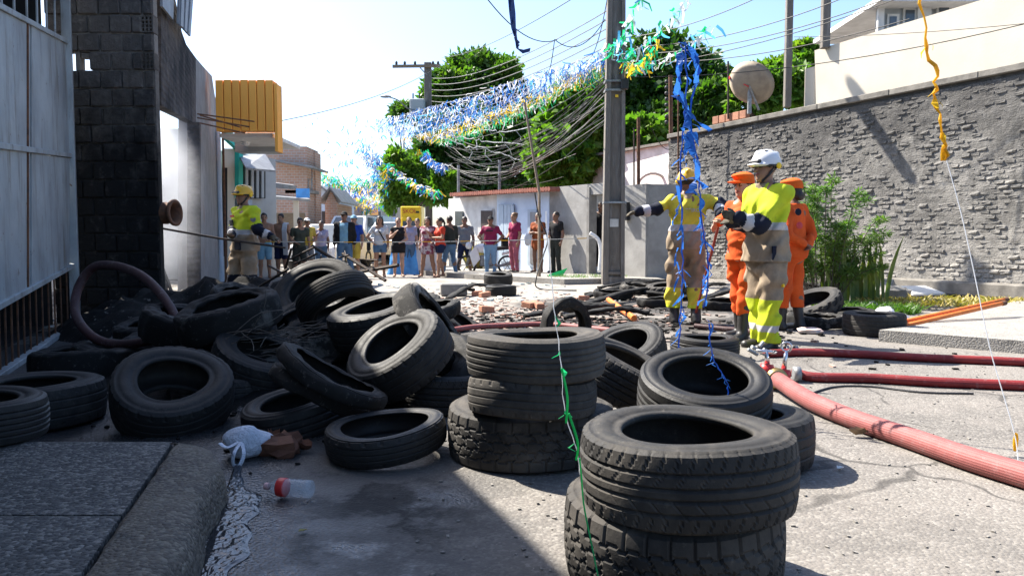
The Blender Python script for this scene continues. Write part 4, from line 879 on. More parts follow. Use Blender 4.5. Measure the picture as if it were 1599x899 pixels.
# ash and burnt rubble mound under the pile
def mound(name, cx, cy, rx, ry, h, seed, mat, res=56):
    rs = np.random.RandomState(seed); n = res; g = .5 * vnoise((n, n), 9, rs) + .35 * vnoise((n, n), 4, rs) + .3 * vnoise((n, n), 2, rs)
    V = []
    for j in range(n):
        for i in range(n):
            u, v = i / (n - 1) * 2 - 1, j / (n - 1) * 2 - 1; d = max(0, 1 - (u * u + v * v)); V.append((cx + u * rx, cy + v * ry, -.02 + h * (d ** .7) * (.35 + g[j, i])))
    return obj(name, V, np.array([(j * n + i, j * n + i + 1, (j + 1) * n + i + 1, (j + 1) * n + i) for j in range(n - 1) for i in range(n - 1)]), mat, kind='stuff', smooth=False, label='black ash and burnt rubble under the pile of tyres' if seed == 1 else 'burnt debris by the block wall doorway', cat='rubble')
M['ash'] = pm('ash_rubble', (0.00738, 0.007216, 0.007216, 1), (0.0164, 0.01558, 0.01476, 1), 9, .95, .8, 40, c3=(0.246, 0.2296, 0.2132, 1), s3=13, lo3=.62, hi3=.72, spec=.15)
mound('ash_heap', -1.45, 6.2, 1.9, 1.6, .27, 1, M['ash']); mound('ash_heap', -3.6, 9.2, 1.7, 1.7, .55, 2, M['ash'])
# burnt steel cord tangles
m = MB(); rng = random.Random(77)
for i in range(40):
    c = P(rng.uniform(350, 440), rng.uniform(515, 560), rng.uniform(4.9, 5.6)); pts = [c]
    d = Vector((rng.uniform(.4, 1), rng.uniform(-.3, .3), rng.uniform(-.1, .35))).normalized()
    for s in range(6): d = (d + Vector((rng.uniform(-.4, .4), rng.uniform(-.4, .4), rng.uniform(-.45, .3)))).normalized(); pts.append(pts[-1] + d * .07)
    m.tube(pts, .0028, 4, False)
m.build('steel_cord_tangle', pm('burnt_cord', (.1, .085, .07, 1), (.05, .045, .04, 1), 30, .8), kind='stuff', label='tangle of burnt steel cord on the left of the tyre pile', cat='wire')
# ------------------------------------------------------------------ trees
def leaf_mat(name, c1, c2, c3, tr=.35):
    t = NT(name); g = t.n('ShaderNodeNewGeometry'); r_ = g.outputs['Random Per Island']; v = t.pos()
    col = t.mix(r_, c1, c2); col = t.mix(t.ramp(t.noise(v, 1.1, 4), .5, .68), col, c3)
    t.set(col, .5, 0, .4); tl = t.n('ShaderNodeBsdfTranslucent', {'Color': t.mix(1.0, col, (1.5, 1.9, .5, 1), 'MULTIPLY')})
    ms = t.n('ShaderNodeMixShader', {0: tr, 1: t.bs.outputs[0], 2: tl.outputs[0]}); t.link(ms.outputs[0], t.out.inputs[0]); return t.mat
M['leaf'] = leaf_mat('mango_leaf', (0.0287, 0.0738, 0.01312, 1), (0.0697, 0.1435, 0.02296, 1), (0.1148, 0.1722, 0.02296, 1))
M['leaf_dark'] = leaf_mat('dark_mango_leaf', (.02, .055, .012, 1), (.045, .105, .02, 1), (.07, .13, .02, 1), .3)
M['leaf_bright'] = leaf_mat('bright_leaf', (0.0697, 0.1476, 0.0205, 1), (0.1066, 0.1968, 0.0287, 1), (0.1476, 0.205, 0.0287, 1), .4)
M['leaf_fine'] = leaf_mat('fine_leaf', (.06, .13, .03, 1), (.11, .19, .045, 1), (.15, .2, .05, 1), .35)
M['bark'] = pm('bark', (.12, .095, .07, 1), (.07, .055, .042, 1), 8, .95, .8, 30, stretch=(1, 1, .3))
def leaves(rs, cen, rad, n, size, narrow=.3, clump=60, shell=(.72, 1.02), droop=.6, bottom=-.7):
    d = rs.normal(size=(clump, 3)); d /= np.linalg.norm(d, axis=1)[:, None]; d[:, 2] = np.where(d[:, 2] < bottom, -d[:, 2], d[:, 2])
    cc = d * rs.uniform(shell[0], shell[1], (clump, 1)); k = rs.randint(0, clump, n)
    p = cc[k] * rad + rs.normal(size=(n, 3)) * np.array(rad) * np.array([.13, .13, .10]) + cen
    out = cc[k] + rs.normal(size=(n, 3)) * .7; out[:, 2] -= droop; out /= np.linalg.norm(out, axis=1)[:, None]
    sd_ = np.cross(out, rs.normal(size=(n, 3))); sd_ /= np.linalg.norm(sd_, axis=1)[:, None] + 1e-9
    L = size * rs.uniform(.6, 1.3, (n, 1)); w = L * narrow
    V = np.stack([p, p + out * L * .5 + sd_ * w, p + out * L, p + out * L * .5 - sd_ * w], 1).reshape(-1, 3)
    return V
def tree(name, label, base, lobes, n, size, mat, seed, trunk_r=.18, narrow=.3, cat='tree', group='trees beyond the street', clump=60, top=None, bottom=-.7, droop=.6):
    rs = np.random.RandomState(seed); base = V3(base); t = thing(name, label, cat, tuple(base), group)
    vol = np.array([r[0] * r[1] * r[2] for c, r in lobes]) ** .67; vol /= vol.sum()
    Vs = [leaves(rs, np.array(c), np.array(r), int(n * w), size, narrow, clump, bottom=bottom, droop=droop) for (c, r), w in zip(lobes, vol)]
    V = np.concatenate(Vs); obj('crown', V, np.arange(len(V)).reshape(-1, 4), mat, t)
    tv = V3(lobes[0][0]); mid = base.lerp(Vector((tv.x, tv.y, tv.z)), .55) + Vector((rs.uniform(-.2, .2), 0, 0))
    m = MB(); m.tube(curve_pts([base - Vector((0, 0, .2)), base.lerp(mid, .5), mid], 5), [trunk_r * (1.15 - .06 * i) for i in range(11)], 10); m.build('trunk', M['bark'], t, smooth=True)
    for c, r in lobes:
        for q in range(2):
            e = V3(c) + Vector((rs.uniform(-.5, .5) * r[0], rs.uniform(-.5, .5) * r[1], rs.uniform(-.2, .5) * r[2])); m = MB()
            m.tube(curve_pts([mid - Vector((0, 0, .2)), mid.lerp(e, .5) + Vector((0, 0, -.2)), e], 4), [trunk_r * .55 * (1 - .1 * i) for i in range(9)], 7); m.build('limb', M['bark'], t, smooth=True)
    return t
def lob(px, py, Y, rpx, rpy, ry=None): c = P(px, py, Y); k = Y / F; return (tuple(c), (rpx * k, ry or rpx * k * .8, rpy * k))
def gb_(px, Y): q = P(px, 380, Y); return (q.x, Y, gz(Y))
tree('mango_tree', 'dome shaped mango tree behind the far utility pole', gb_(748, 50), [lob(750, 150, 50, 62, 58), lob(700, 160, 49, 34, 45), lob(785, 150, 49, 34, 48)], 38000, .42, M['leaf'], 1, .3, .22)
tree('mango_tree', 'dark mango tree hanging over the row of low houses', gb_(760, 38), [lob(730, 265, 38, 70, 58), lob(800, 250, 37, 70, 66), lob(870, 240, 36, 60, 80), lob(682, 268, 37, 44, 52), lob(700, 225, 38, 40, 40), lob(765, 215, 39, 55, 40), lob(840, 200, 37, 40, 40)], 60000, .37, M['leaf_dark'], 2, .35, .22)
tree('street_tree', 'light green drooping tree under the garlands left of the yellow cooler', gb_(628, 33), [lob(620, 285, 34, 20, 50), lob(650, 288, 34, 34, 36), lob(690, 296, 33, 22, 26)], 11000, .3, M['leaf_bright'], 3, .16, .2)
tree('mango_tree', 'big dark tree behind the concrete pole and insulator mast', gb_(1040, 34), [lob(1030, 145, 34, 92, 72), lob(975, 160, 33, 50, 60), lob(1085, 160, 33, 48, 60), lob(1020, 215, 33, 95, 45)], 64000, .38, M['leaf_dark'], 4, .35, .24)
tree('street_tree', 'bright broad-leaved tree left of the concrete pole', gb_(905, 29.5), [lob(895, 205, 29.5, 48, 70), lob(925, 180, 29, 32, 45), lob(880, 250, 29, 50, 45)], 11000, .4, M['leaf_bright'], 5, .15, .38)
tree('street_tree', 'bright leafy shrub beside the concrete pole above the white house', gb_(1000, 30.5), [lob(1000, 215, 30, 40, 26), lob(962, 222, 30, 30, 34)], 4500, .34, M['leaf_bright'], 15, .12, .36)
tree('street_tree', 'sunlit yellow green tree behind the satellite dish', gb_(1215, 30), [lob(1215, 140, 30, 45, 40), lob(1258, 115, 31, 30, 42), lob(1170, 150, 30, 36, 34)], 20000, .34, M['leaf_bright'], 6, .2, .28)
tree('street_tree', 'small far tree under the transformer', gb_(632, 64), [lob(632, 180, 64, 24, 16)], 2500, .4, M['leaf'], 7, .2, .25)
tree('street_tree', 'dark shrub tree between the insulator mast and the dish', gb_(1118, 31), [lob(1110, 170, 31, 34, 36)], 5000, .3, M['leaf'], 8, .15, .3)
# ------------------------------------------------------------------ utility poles
pc = G(956, 444); PY = pc.y
up_ = thing('concrete_pole', 'tall weathered concrete utility pole with steel bands right of the crowd', 'utility pole', tuple(pc))
def seg(px0, py0, px1, py1, w0, w1, d, name, mat, dy=0, z0=None):
    a, b = P(px0, py0, PY + dy), P(px1, py1, PY + dy)
    if z0 is not None: a.z = z0
    k = PY / F; V = []
    for c, w in ((a, w0 * k), (b, w1 * k)):
        V += [(c.x - w / 2, c.y - d / 2, c.z), (c.x + w / 2, c.y - d / 2, c.z), (c.x + w / 2, c.y + d / 2, c.z), (c.x - w / 2, c.y + d / 2, c.z)]
    return obj(name, V, [(3, 2, 1, 0), (4, 5, 6, 7), (0, 1, 5, 4), (1, 2, 6, 5), (2, 3, 7, 6), (3, 0, 4, 7)], mat, up_)
seg(957, 446, 964, -190, 22, 13, .16, 'web', M['pole_concrete'], .02, -.05)
seg(944, 446, 955, -190, 9, 6, .30, 'flange', M['pole_concrete'], 0, -.05); seg(971, 446, 973.5, -190, 6, 5, .30, 'flange', M['pole_concrete'], 0, -.05)
for y0, y1 in ((432, 446), (424, 428)): seg(957, y0, 957, y1, 25, 25, .2, 'rib', M['pole_concrete'], -.03)
for y in (128, 142, 316): seg(959, y + 2, 959, y - 1, 33 - (3 if y < 200 else -2), 33 - (3 if y < 200 else -2), .34, 'band', M['steel'])
a = P(975, 132, PY - .2); m = MB(); m.box(tuple(a), (.17, .14, .22), .01); m.build('cable_box', M['black'], up_)
a = P(963, 150, PY - .09); m = MB(); m.box(tuple(a), (.07, .01, .06)); m.build('number_plate', M['yellow'], up_)
a = P(959, 348, PY - .075); m = MB(); m.box(tuple(a), (.2, .01, .18)); m.build('paper_notice', M['white'], up_)
def text(body, loc, size, rot, mat, par, name='lettering', ext=.002):
    c = bpy.data.curves.new(name, 'FONT'); c.body = body; c.size = size; c.extrude = ext; c.align_x = 'CENTER'; c.align_y = 'CENTER'
    o = bpy.data.objects.new(name, c); COL.objects.link(o); dg = bpy.context.evaluated_depsgraph_get(); me = bpy.data.meshes.new_from_object(o.evaluated_get(dg)); bpy.data.objects.remove(o)
    me.materials.clear(); me.materials.append(mat); o = bpy.data.objects.new(name, me); COL.objects.link(o); o.parent = par; o.location = V3(loc) - rootloc(par); o.rotation_euler = rot; return o
for i, ch in enumerate('TALOCA'): text(ch, P(957, 366 + i * 9, PY - .07), .13, (R(90), 0, 0), M['coping'], up_)
# far pole with crossarm and transformer
Yf = 40.0; fb = P(668, 380, Yf); fb.z = gz(Yf)
fp_ = thing('far_utility_pole', 'dark far utility pole with crossarm and grey transformer', 'utility pole', tuple(fb))
m = MB(); a = P(668, 98, Yf); m.box((a.x, Yf, (a.z + fb.z) / 2), (.36, .28, a.z - fb.z), .02); m.build('pole', M['pole_concrete'], fp_)
m = MB(); a, b = P(613, 104, Yf - .25), P(687, 103, Yf - .25); m.obox((a + b) / 2, (b - a) / 2, (0, .06, 0), (0, 0, .07)); m.build('crossarm', M['wood'], fp_)
for x in (619, 632, 648, 676, 684): m = MB(); c = P(x, 99, Yf - .25); m.blob(c, .07, .07, .12, 8, 5); m.build('insulator', M['black'], fp_)
m = MB(); m.tube([P(656, 106, Yf - .25), P(667, 118, Yf - .2)], .03, 6); m.build('brace', M['steel'], fp_)
m = MB(); a = P(652, 167, Yf - .4); m.box(tuple(a), (.75, .5, .75), .04)
m.build('transformer', M['grey_panel'], fp_)
for x in (645, 655): m = MB(); m.tube([P(x, 155, Yf - .4), P(x, 146, Yf - .4)], .04, 6); m.build('bushing', M['black'], fp_)
m = MB(); m.tube(curve_pts([P(660, 172, Yf - .2), P(638, 170, Yf - 1), P(622, 157, Yf - 2), P(601, 150, Yf - 2.4)], 5), .03, 6); m.blob(P(602, 151, Yf - 2.4), .28, .12, .07); m.build('street_lamp_arm', M['steel'], fp_)
# slim leaning pole
lp = MB(); lp.tube([G(842, 440, 0), P(842, 300, 19.5), P(819, 160, 19.8)], [.04, .035, .03], 8); lp.build('leaning_pole', M['wood'], label='slim leaning pole holding up the cables left of the concrete pole', cat='pole')
for x, y0, y1, lb in ((780, 250, 302, 'short grey post under the cables over the tiled roof'), (716, 258, 302, 'thin post under the cables above the white house')):
    m = MB(); m.tube([P(x, y1, 27), P(x, y0, 27)], .05, 8); m.build('roof_post', M['steel'], label=lb, cat='post')
# ------------------------------------------------------------------ cables
M['cable'] = pm('cable_black', (.02, .02, .02, 1), (.03, .03, .03, 1), 5, .6)
M['cable_grey'] = pm('cable_grey', (.24, .235, .22, 1), (.16, .155, .15, 1), 5, .6)
rng = random.Random(41)
def cable(a, b, sag, r, mat, label, group, n=16, name='cable'):
    a, b = V3(a), V3(b); pts = [a.lerp(b, t / n) - Vector((0, 0, sag * 4 * (t / n) * (1 - t / n))) for t in range(n + 1)]
    m = MB(); m.tube(pts, r, 5, False); return m.build(name, M[mat], label=label, cat='cable', group=group)
for i in range(26):
    y0 = rng.uniform(100, 190); a = P(948 + rng.uniform(-4, 4), y0, PY); b = P(rng.uniform(668, 700), rng.uniform(195, 262), Yf + rng.uniform(-2, 0))
    cable(a, b, rng.uniform(.5, 1.9), rng.choice((.006, .008, .010)), rng.choice(('cable_grey', 'cable', 'cable')), 'sagging telephone cable in the drooping bundle between the concrete pole and the far pole', 'telephone cables drooping between the poles')
for i in range(5): cable(P(960, 10 + i * 14, PY), P(672, 122 + i * 9, Yf), .5, .014, 'cable_grey', ['topmost', 'second', 'middle', 'fourth', 'lowest'][i] + ' power line from the concrete pole down to the far pole', 'power lines between the poles')
for i, (x1, y1) in enumerate(((1290, -60), (1330, -8), (1380, 0), (1420, 30), (1500, -40), (1599, 38))):
    cable(P(966, 60 + i * 12, PY), P(x1, y1, 13), .25, .009, 'cable', ['topmost', 'second', 'third', 'fourth', 'fifth', 'lowest'][i] + ' thin line running from the concrete pole to the upper right', 'lines running right from the concrete pole')
cable(P(1240, 58, 16), P(1640, 33, 12.4), .06, .006, 'cable', 'thin line across the cream parapet', None)
for x0, y0, Y0, x1, y1, Y1, lb in ((690, 90, 38, 1000, -70, 12, 'beaded line rising across the top of the sky'), (740, -30, 12, 870, 62, 18, 'line crossing down right at the top of the sky'), (400, 196, 16.6, 690, 100, 38, 'line from the ochre sign box to the far pole'), (866, 62, 17, 945, 30, 17.4, 'short black line joining the concrete pole'), (948, 0, 17.2, 915, 95, 19, 'black cable dropping left of the concrete pole top'), (866, 62, 17, 850, 110, 19, 'twisted black cable dropping into the garlands'), (700, 262, 27, 900, 240, 24, 'low slack cable over the tiled roof'), (716, 270, 27, 880, 276, 26, 'lowest slack cable over the tiled roof'), (1018, 200, 20, 1060, 222, 21, 'hooked cable by the insulator mast')):
    cable(P(x0, y0, Y0), P(x1, y1, Y1), .35, .010, 'cable', lb, None)
# ------------------------------------------------------------------ fringe garlands
def ribbon_mat(name, c):
    t = NT(name); t.set(c, .45, 0, .4); tl = t.n('ShaderNodeBsdfTranslucent', {'Color': c}); ms = t.n('ShaderNodeMixShader', {0: .6, 1: t.bs.outputs[0], 2: tl.outputs[0]}); t.link(ms.outputs[0], t.out.inputs[0]); return t.mat
RB = {'blue': ribbon_mat('blue_plastic', (0.0287, 0.1394, 0.4756, 1)), 'white': ribbon_mat('white_film', (0.656, 0.6724, 0.697, 1)), 'yellow': ribbon_mat('yellow_plastic', (0.697, 0.451, 0.0246, 1)), 'green': ribbon_mat('green_plastic', (0.0164, 0.3936, 0.1394, 1)), 'cyan': ribbon_mat('pale_blue_plastic', (0.0984, 0.41, 0.656, 1))}
def garland(a, b, sag, cols, label, group, n=None, L=.3, w=.04, seed=0, spread=.10, mid=None):
    rs = np.random.RandomState(seed); a, b = V3(a), V3(b); ln = (b - a).length; n = n or int(ln * 16)
    t = thing('fringe_garland', label, 'garland', tuple(a.lerp(b, .5)), group)
    def at(u): 
        p = a.lerp(b, u) - Vector((0, 0, sag * 4 * u * (1 - u))); return p
    m = MB(); m.tube([at(i / 20) for i in range(21)], .006, 4, False); m.build('string', RB['white'], t)
    u = rs.uniform(0, 1, n); p = np.array([at(x) for x in u]) + rs.normal(size=(n, 3)) * spread * np.array([.5, 1, .4])
    dr = np.stack([rs.normal(0, .5, n), rs.normal(0, .5, n), -np.abs(rs.normal(.8, .4, n))], 1); dr /= np.linalg.norm(dr, axis=1)[:, None]
    d2 = dr + rs.normal(0, .5, (n, 3)); d2 /= np.linalg.norm(d2, axis=1)[:, None]
    s = np.cross(dr, rs.normal(size=(n, 3))); s /= np.linalg.norm(s, axis=1)[:, None]; l = (L * rs.uniform(.5, 1.2, n))[:, None]; sw = s * w / 2
    q = p + dr * l * .5; e = q + d2 * l * .5
    V = np.stack([p - sw, p + sw, q + sw, q - sw, e + sw * .6, e - sw * .6], 1).reshape(-1, 3)
    base = np.arange(n)[:, None] * 6; Fq = np.concatenate([base + np.array([[0, 1, 2, 3]]), base + np.array([[3, 2, 4, 5]])], 1).reshape(-1, 4)
    ci = rs.choice(len(cols), n); obj('fringe', V, Fq, [RB[c] for c in cols], t, midx=np.repeat(ci, 2), kind='stuff'); return t
g1 = 'fringe garlands fanning down from the concrete pole'
A_ = [(952, 78), (950, 84), (949, 90), (948, 95), (948, 94), (947, 97), (945, 100), (943, 103), (941, 106)]
B_ = [(585, 190), (590, 196), (598, 202), (606, 207), (616, 212), (626, 216), (636, 220), (646, 223), (655, 226)]
C_ = [('blue', 'white'), ('blue', 'cyan', 'white'), ('blue', 'white'), ('blue', 'blue', 'white'), ('white', 'cyan', 'blue'), ('white', 'yellow'), ('yellow', 'white', 'blue'), ('green', 'yellow'), ('green', 'green', 'white')]
nm = ['topmost blue and white', 'second blue and white', 'third, pale blue,', 'deep blue', 'white and pale blue', 'white and yellow', 'yellow flecked', 'yellow and green', 'lowest green']
for i in range(9): garland(P(*A_[i], PY + .1 * i), P(*B_[i], 37 + i * .4), .12 + .03 * i, C_[i], nm[i] + ' fringe garland fanning down from the concrete pole', g1, n=340, L=.30, w=.026, seed=i, spread=.085)
g2 = 'fringe garlands across the far street'
far = [((485, 268, 42), (640, 248, 40), ('green', 'green', 'cyan'), 'green fringe garland starting above the brick house'), ((500, 272, 43), (640, 252, 40), ('yellow', 'white'), 'yellow fringe garland beside the green one over the far street'), ((520, 276, 45), (640, 256, 40), ('blue',), 'blue fringe garland beside the yellow one over the far street'), ((510, 290, 48), (610, 262, 44), ('white', 'blue'), 'white and blue fringe garland over the parked cars'), ((515, 300, 52), (612, 275, 46), ('green', 'yellow'), 'green and yellow fringe garland over the parked cars'), ((530, 308, 56), (610, 285, 50), ('blue', 'white', 'yellow'), 'mixed fringe garland above the far cars'), ((545, 316, 60), (606, 300, 54), ('green', 'yellow', 'blue'), 'lowest mixed fringe garland above the far cars'), ((560, 225, 39), (640, 225, 38), ('blue', 'white', 'cyan'), 'loose blue fringe garland under the transformer'), ((575, 240, 39), (650, 240, 38), ('blue', 'white'), 'dense blue and white fringe garland left of the dark mango tree'), ((585, 258, 40), (655, 235, 38), ('blue', 'cyan'), 'deep blue fringe garland over the street tree'), ((560, 285, 44), (608, 240, 40), ('blue', 'white'), 'steep blue fringe garland left of the street tree')]
for i, (a, b, c, lb) in enumerate(far): garland(P(*a), P(*b), .9, c, lb, g2, n=380, L=.36, w=.05, seed=50 + i, spread=.4)
for i, (a, b, c, lb, n) in enumerate((((655, 235, 34), (612, 262, 36), ('yellow', 'yellow', 'green'), 'yellow fringe bunch over the street tree', 260), ((668, 236, 34), (628, 262, 36), ('green',), 'green fringe bunch over the street tree', 260), ((664, 240, 33), (694, 258, 31), ('white', 'blue', 'blue'), 'blue white fringe end by the cables', 160), ((612, 262, 33), (686, 300, 30), ('white', 'yellow', 'blue', 'green'), 'short mixed garland hanging below the street tree crown', 190), ((606, 255, 33), (603, 315, 34), ('yellow', 'blue', 'cyan', 'green'), 'garland end hanging straight down at the street tree', 150))):
    garland(P(*a), P(*b), .15, c, lb, 'fringe bunches at the street tree', n=n, L=.36, w=.06, seed=80 + i, spread=.1)
for i, (x0, y0, x1, y1) in enumerate(((480, 185, 640, 178), (490, 215, 600, 205), (505, 240, 590, 232))): garland(P(x0, y0, 36), P(x1, y1, 38), .5, ('cyan', 'white', 'white'), ['uppermost', 'middle', 'lower'][i] + ' sparse pale garland against the bright sky', 'sparse pale garlands', n=70, L=.3, w=.06, seed=90 + i, spread=.5)
for i, (x0, y0, x1, y1) in enumerate(((950, 70, 1000, -10), (955, 85, 1075, -5), (965, 95, 1110, 40), (972, 88, 1030, 62))): garland(P(x0, y0, PY), P(x1, y1, 14), .3, ('cyan', 'white', 'green') if i != 3 else ('green', 'yellow'), ['steepest', 'middle', 'lowest sparse', 'short green'][i] + ' garland going up right from the concrete pole', 'garlands right of the concrete pole', n=60 if i != 3 else 90, L=.26, w=.05, seed=95 + i, spread=.10)
# knotted white strips hanging in the cables
for i, pts in enumerate((((738, 206), (770, 204), (790, 208), (830, 200)), ((700, 212), (735, 216), (760, 222), (830, 228)), ((690, 214), (722, 228), (745, 230), (780, 240), (815, 250)), ((850, 190), (858, 208), (868, 200)), ((845, 215), (852, 232), (862, 214)))):
    m = MB(); c = curve_pts([P(x, y, 29) for x, y in pts], 5); m.tube([p + Vector((rng.uniform(-.03, .03), 0, rng.uniform(-.06, .06))) for p in c], [.03 + .02 * abs(math.sin(j * 1.3)) for j in range(len(c))], 5, flat=.35)
    for p in c[2::5]: m.tube([p, p + Vector((rng.uniform(-.1, .2), 0, -.2)), p + Vector((rng.uniform(0, .3), 0, -rng.uniform(.25, .5)))], .02, 4, flat=.4)
    m.build('knotted_strip', RB['white'], label=['upper', 'middle', 'long lower', 'small upper right', 'small lower right'][i] + ' knotted white strip caught in the cables', cat='strip', group='knotted white strips in the cables')
# near streamers
def streamer(name, label, pts, Y, mat, r=.007, n_flag=0, seed=0, fl=(.08, .03), cat='streamer', strmat='white'):
    rg = random.Random(seed); c = curve_pts([P(x, y, Y) for x, y in pts], 6); t = thing(name, label, cat, tuple(c[-1])); m = MB()
    m.tube([p + Vector((rg.uniform(-r, r), rg.uniform(-r, r), 0)) for p in c], [r * rg.uniform(.6, 1.3) for _ in c], 6, flat=.6); m.build('cord', RB[strmat], t)
    m = MB()
    for i in range(n_flag):
        p = c[int(rg.random() ** .8 * (len(c) - 1))]; L, w = fl; d = Vector((rg.uniform(-.8, .8), rg.uniform(-.5, .5), -rg.uniform(.3, 1))).normalized()
        q = p + d * L * rg.uniform(.4, 1.2); s = Vector((rg.uniform(-1, 1), rg.uniform(-1, 1), 0)).normalized() * w * rg.uniform(.4, 1)
        e = q + Vector((rg.uniform(-.03, .03), 0, -L * .5)); m.add([p - s * .3, p + s * .3, q + s, q - s, e + s * .5, e - s * .4], [(0, 1, 2, 3), (3, 2, 4, 5)])
    if n_flag: m.build('ribbons', RB[mat], t, kind='stuff')
    return t
streamer('ribbon_streamer', 'tangled blue plastic streamer hanging before the outstretched-arm firefighter', [(1069, 66), (1072, 130), (1068, 200), (1062, 270), (1064, 340), (1066, 420), (1062, 500), (1058, 575), (1056, 632)], 4.6, 'blue', .007, 34, 1, (.05, .011), strmat='blue')
streamer('ribbon_streamer', 'second blue streamer strand hanging in front of the lance', [(1062, 70), (1088, 110), (1078, 180), (1090, 260), (1094, 330), (1106, 420), (1098, 480)], 4.75, 'blue', .006, 26, 2, (.05, .011), strmat='blue')
streamer('ribbon_streamer', 'short blue tassel hanging into the tilted tyre', [(1108, 505), (1111, 552), (1122, 575), (1136, 600), (1133, 634)], 3.5, 'blue', .004, 14, 3, (.022, .006), strmat='blue')
m = MB()
rg = random.Random(9); wide_r = [([(1062, 66), (1076, 72), (1088, 98), (1087, 130)], .05), ([(1066, 74), (1082, 84), (1092, 104), (1090, 118)], .035), ([(1062, 82), (1060, 112), (1058, 138), (1052, 152)], .055), ([(1068, 86), (1058, 104), (1062, 130)], .04), ([(1052, 150), (1066, 158), (1076, 182), (1072, 200)], .05), ([(1060, 140), (1070, 160), (1074, 190)], .04), ([(1072, 172), (1090, 190), (1110, 204)], .04), ([(1066, 200), (1074, 222), (1072, 240)], .045), ([(1076, 205), (1080, 232), (1089, 262), (1086, 285), (1075, 302)], .055), ([(1084, 206), (1090, 228)], .04), ([(1070, 235), (1066, 252)], .035), ([(1060, 284), (1084, 278), (1102, 294)], .045), ([(1058, 290), (1062, 318)], .035), ([(1080, 296), (1096, 312), (1094, 330)], .035)]
for i in range(9):
    x, y = rg.uniform(1056, 1066), rg.uniform(330, 600); wide_r.append(([(x, y), (x + rg.uniform(-9, 9), y + rg.uniform(8, 16)), (x + rg.uniform(-8, 8), y + rg.uniform(18, 30))], .015))
for i in range(7):
    y = rg.uniform(330, 500); x = 1090 + (y - 300) * .07; wide_r.append(([(x, y), (x + rg.uniform(-9, 9), y + rg.uniform(8, 16)), (x + rg.uniform(-8, 8), y + rg.uniform(18, 30))], .015))
m = MB()
for i, (pts, w) in enumerate(wide_r):
    c = curve_pts([P(x, y, 4.6 - .015 * (i % 9)) for x, y in pts], 6); V = []
    for j, p in enumerate(c): s = Vector((math.cos(j * .35 + i), .5, math.sin(j * .4) * .4)).normalized() * w * .42 * rg.uniform(.7, 1.2); V += [p - s, p + s]
    m.add(V, [(2 * j, 2 * j + 1, 2 * j + 3, 2 * j + 2) for j in range(len(c) - 1)])
m.build('knotted_ribbons', RB['blue'], bpy.data.objects['ribbon_streamer'], kind='stuff')
t = streamer('ribbon_streamer', 'dark blue ribbon dangling from the top edge of the picture', [(796, -30), (799, 15), (803, 50), (808, 72)], 3.2, 'blue', .007, 0, 4, strmat='blue')
DB = pm('dark_blue_film', (.01, .03, .12, 1), (.02, .05, .18, 1), 20, .5)
m = MB(); c = [P(x, y, 3.2) for x, y in ((797, -10), (800, 20), (802, 45), (806, 62), (808, 76), (817, 81), (828, 78))]
V = []
for j, p in enumerate(c): s = Vector((.011, .006, 0)) * (1.1, 1.2, .9, .5, .5, .45, .3)[j] if j < 5 else Vector((.002, 0, .008)); V += [p - s, p + s]
m.add(V, [(2 * j, 2 * j + 1, 2 * j + 3, 2 * j + 2) for j in range(6)]); m.build('ribbon', DB, t)
for c_ in t.children:
    if c_.name.startswith('cord'): c_.data.materials[0] = DB
streamer('ribbon_streamer', 'yellow ribbon with a knot hanging before the cream parapet', [(1436, -40), (1444, 60), (1462, 120), (1461, 160), (1474, 215), (1476, 246)], 4.2, 'yellow', .013, 6, 5, (.05, .02), strmat='yellow')
m = MB(); c = P(1474, 238, 4.2); m.blob(c, .02, .015, .045, 7, 5, .3); m.build('ribbon_knot', RB['yellow'], bpy.data.objects['ribbon_streamer.004'])
m = MB(); m.tube(curve_pts([P(x, y, 4.2 - .0016 * max(0, y - 240)) for x, y in ((1478, 250), (1500, 330), (1520, 420), (1545, 540), (1568, 620), (1585, 680), (1590, 720))], 4), .0026, 5); m.build('white_string', RB['white'], label='white string hanging from the yellow ribbon down to the red hose', cat='string')
m = MB(); c = P(1586, 690, 3.5); m.blob(c, .012, .012, .045, 7, 5, .2); m.build('yellow_tag', RB['yellow'], label='small yellow scrap at the foot of the white string', cat='scrap')
t = streamer('ribbon_streamer', 'pinkish string with green plastic knots hanging before the stack of three', [(852, 330), (858, 400), (865, 480), (875, 560), (882, 640), (900, 700), (906, 740)], 2.9, 'green', .0025, 7, 6, (.028, .009), strmat='white')
for i, (pts, Y) in enumerate((([(877, 575), (886, 620), (884, 660)], 2.85), ([(888, 645), (902, 690), (900, 718)], 2.8), ([(905, 715), (908, 745), (912, 790), (926, 860), (934, 900)], 1.85))):
    m = MB(); m.tube(curve_pts([P(x, y, Y) for x, y in pts], 6), .0065 if i < 2 else .003, 6, flat=.5); m.build('green_strand', RB['green'], t)
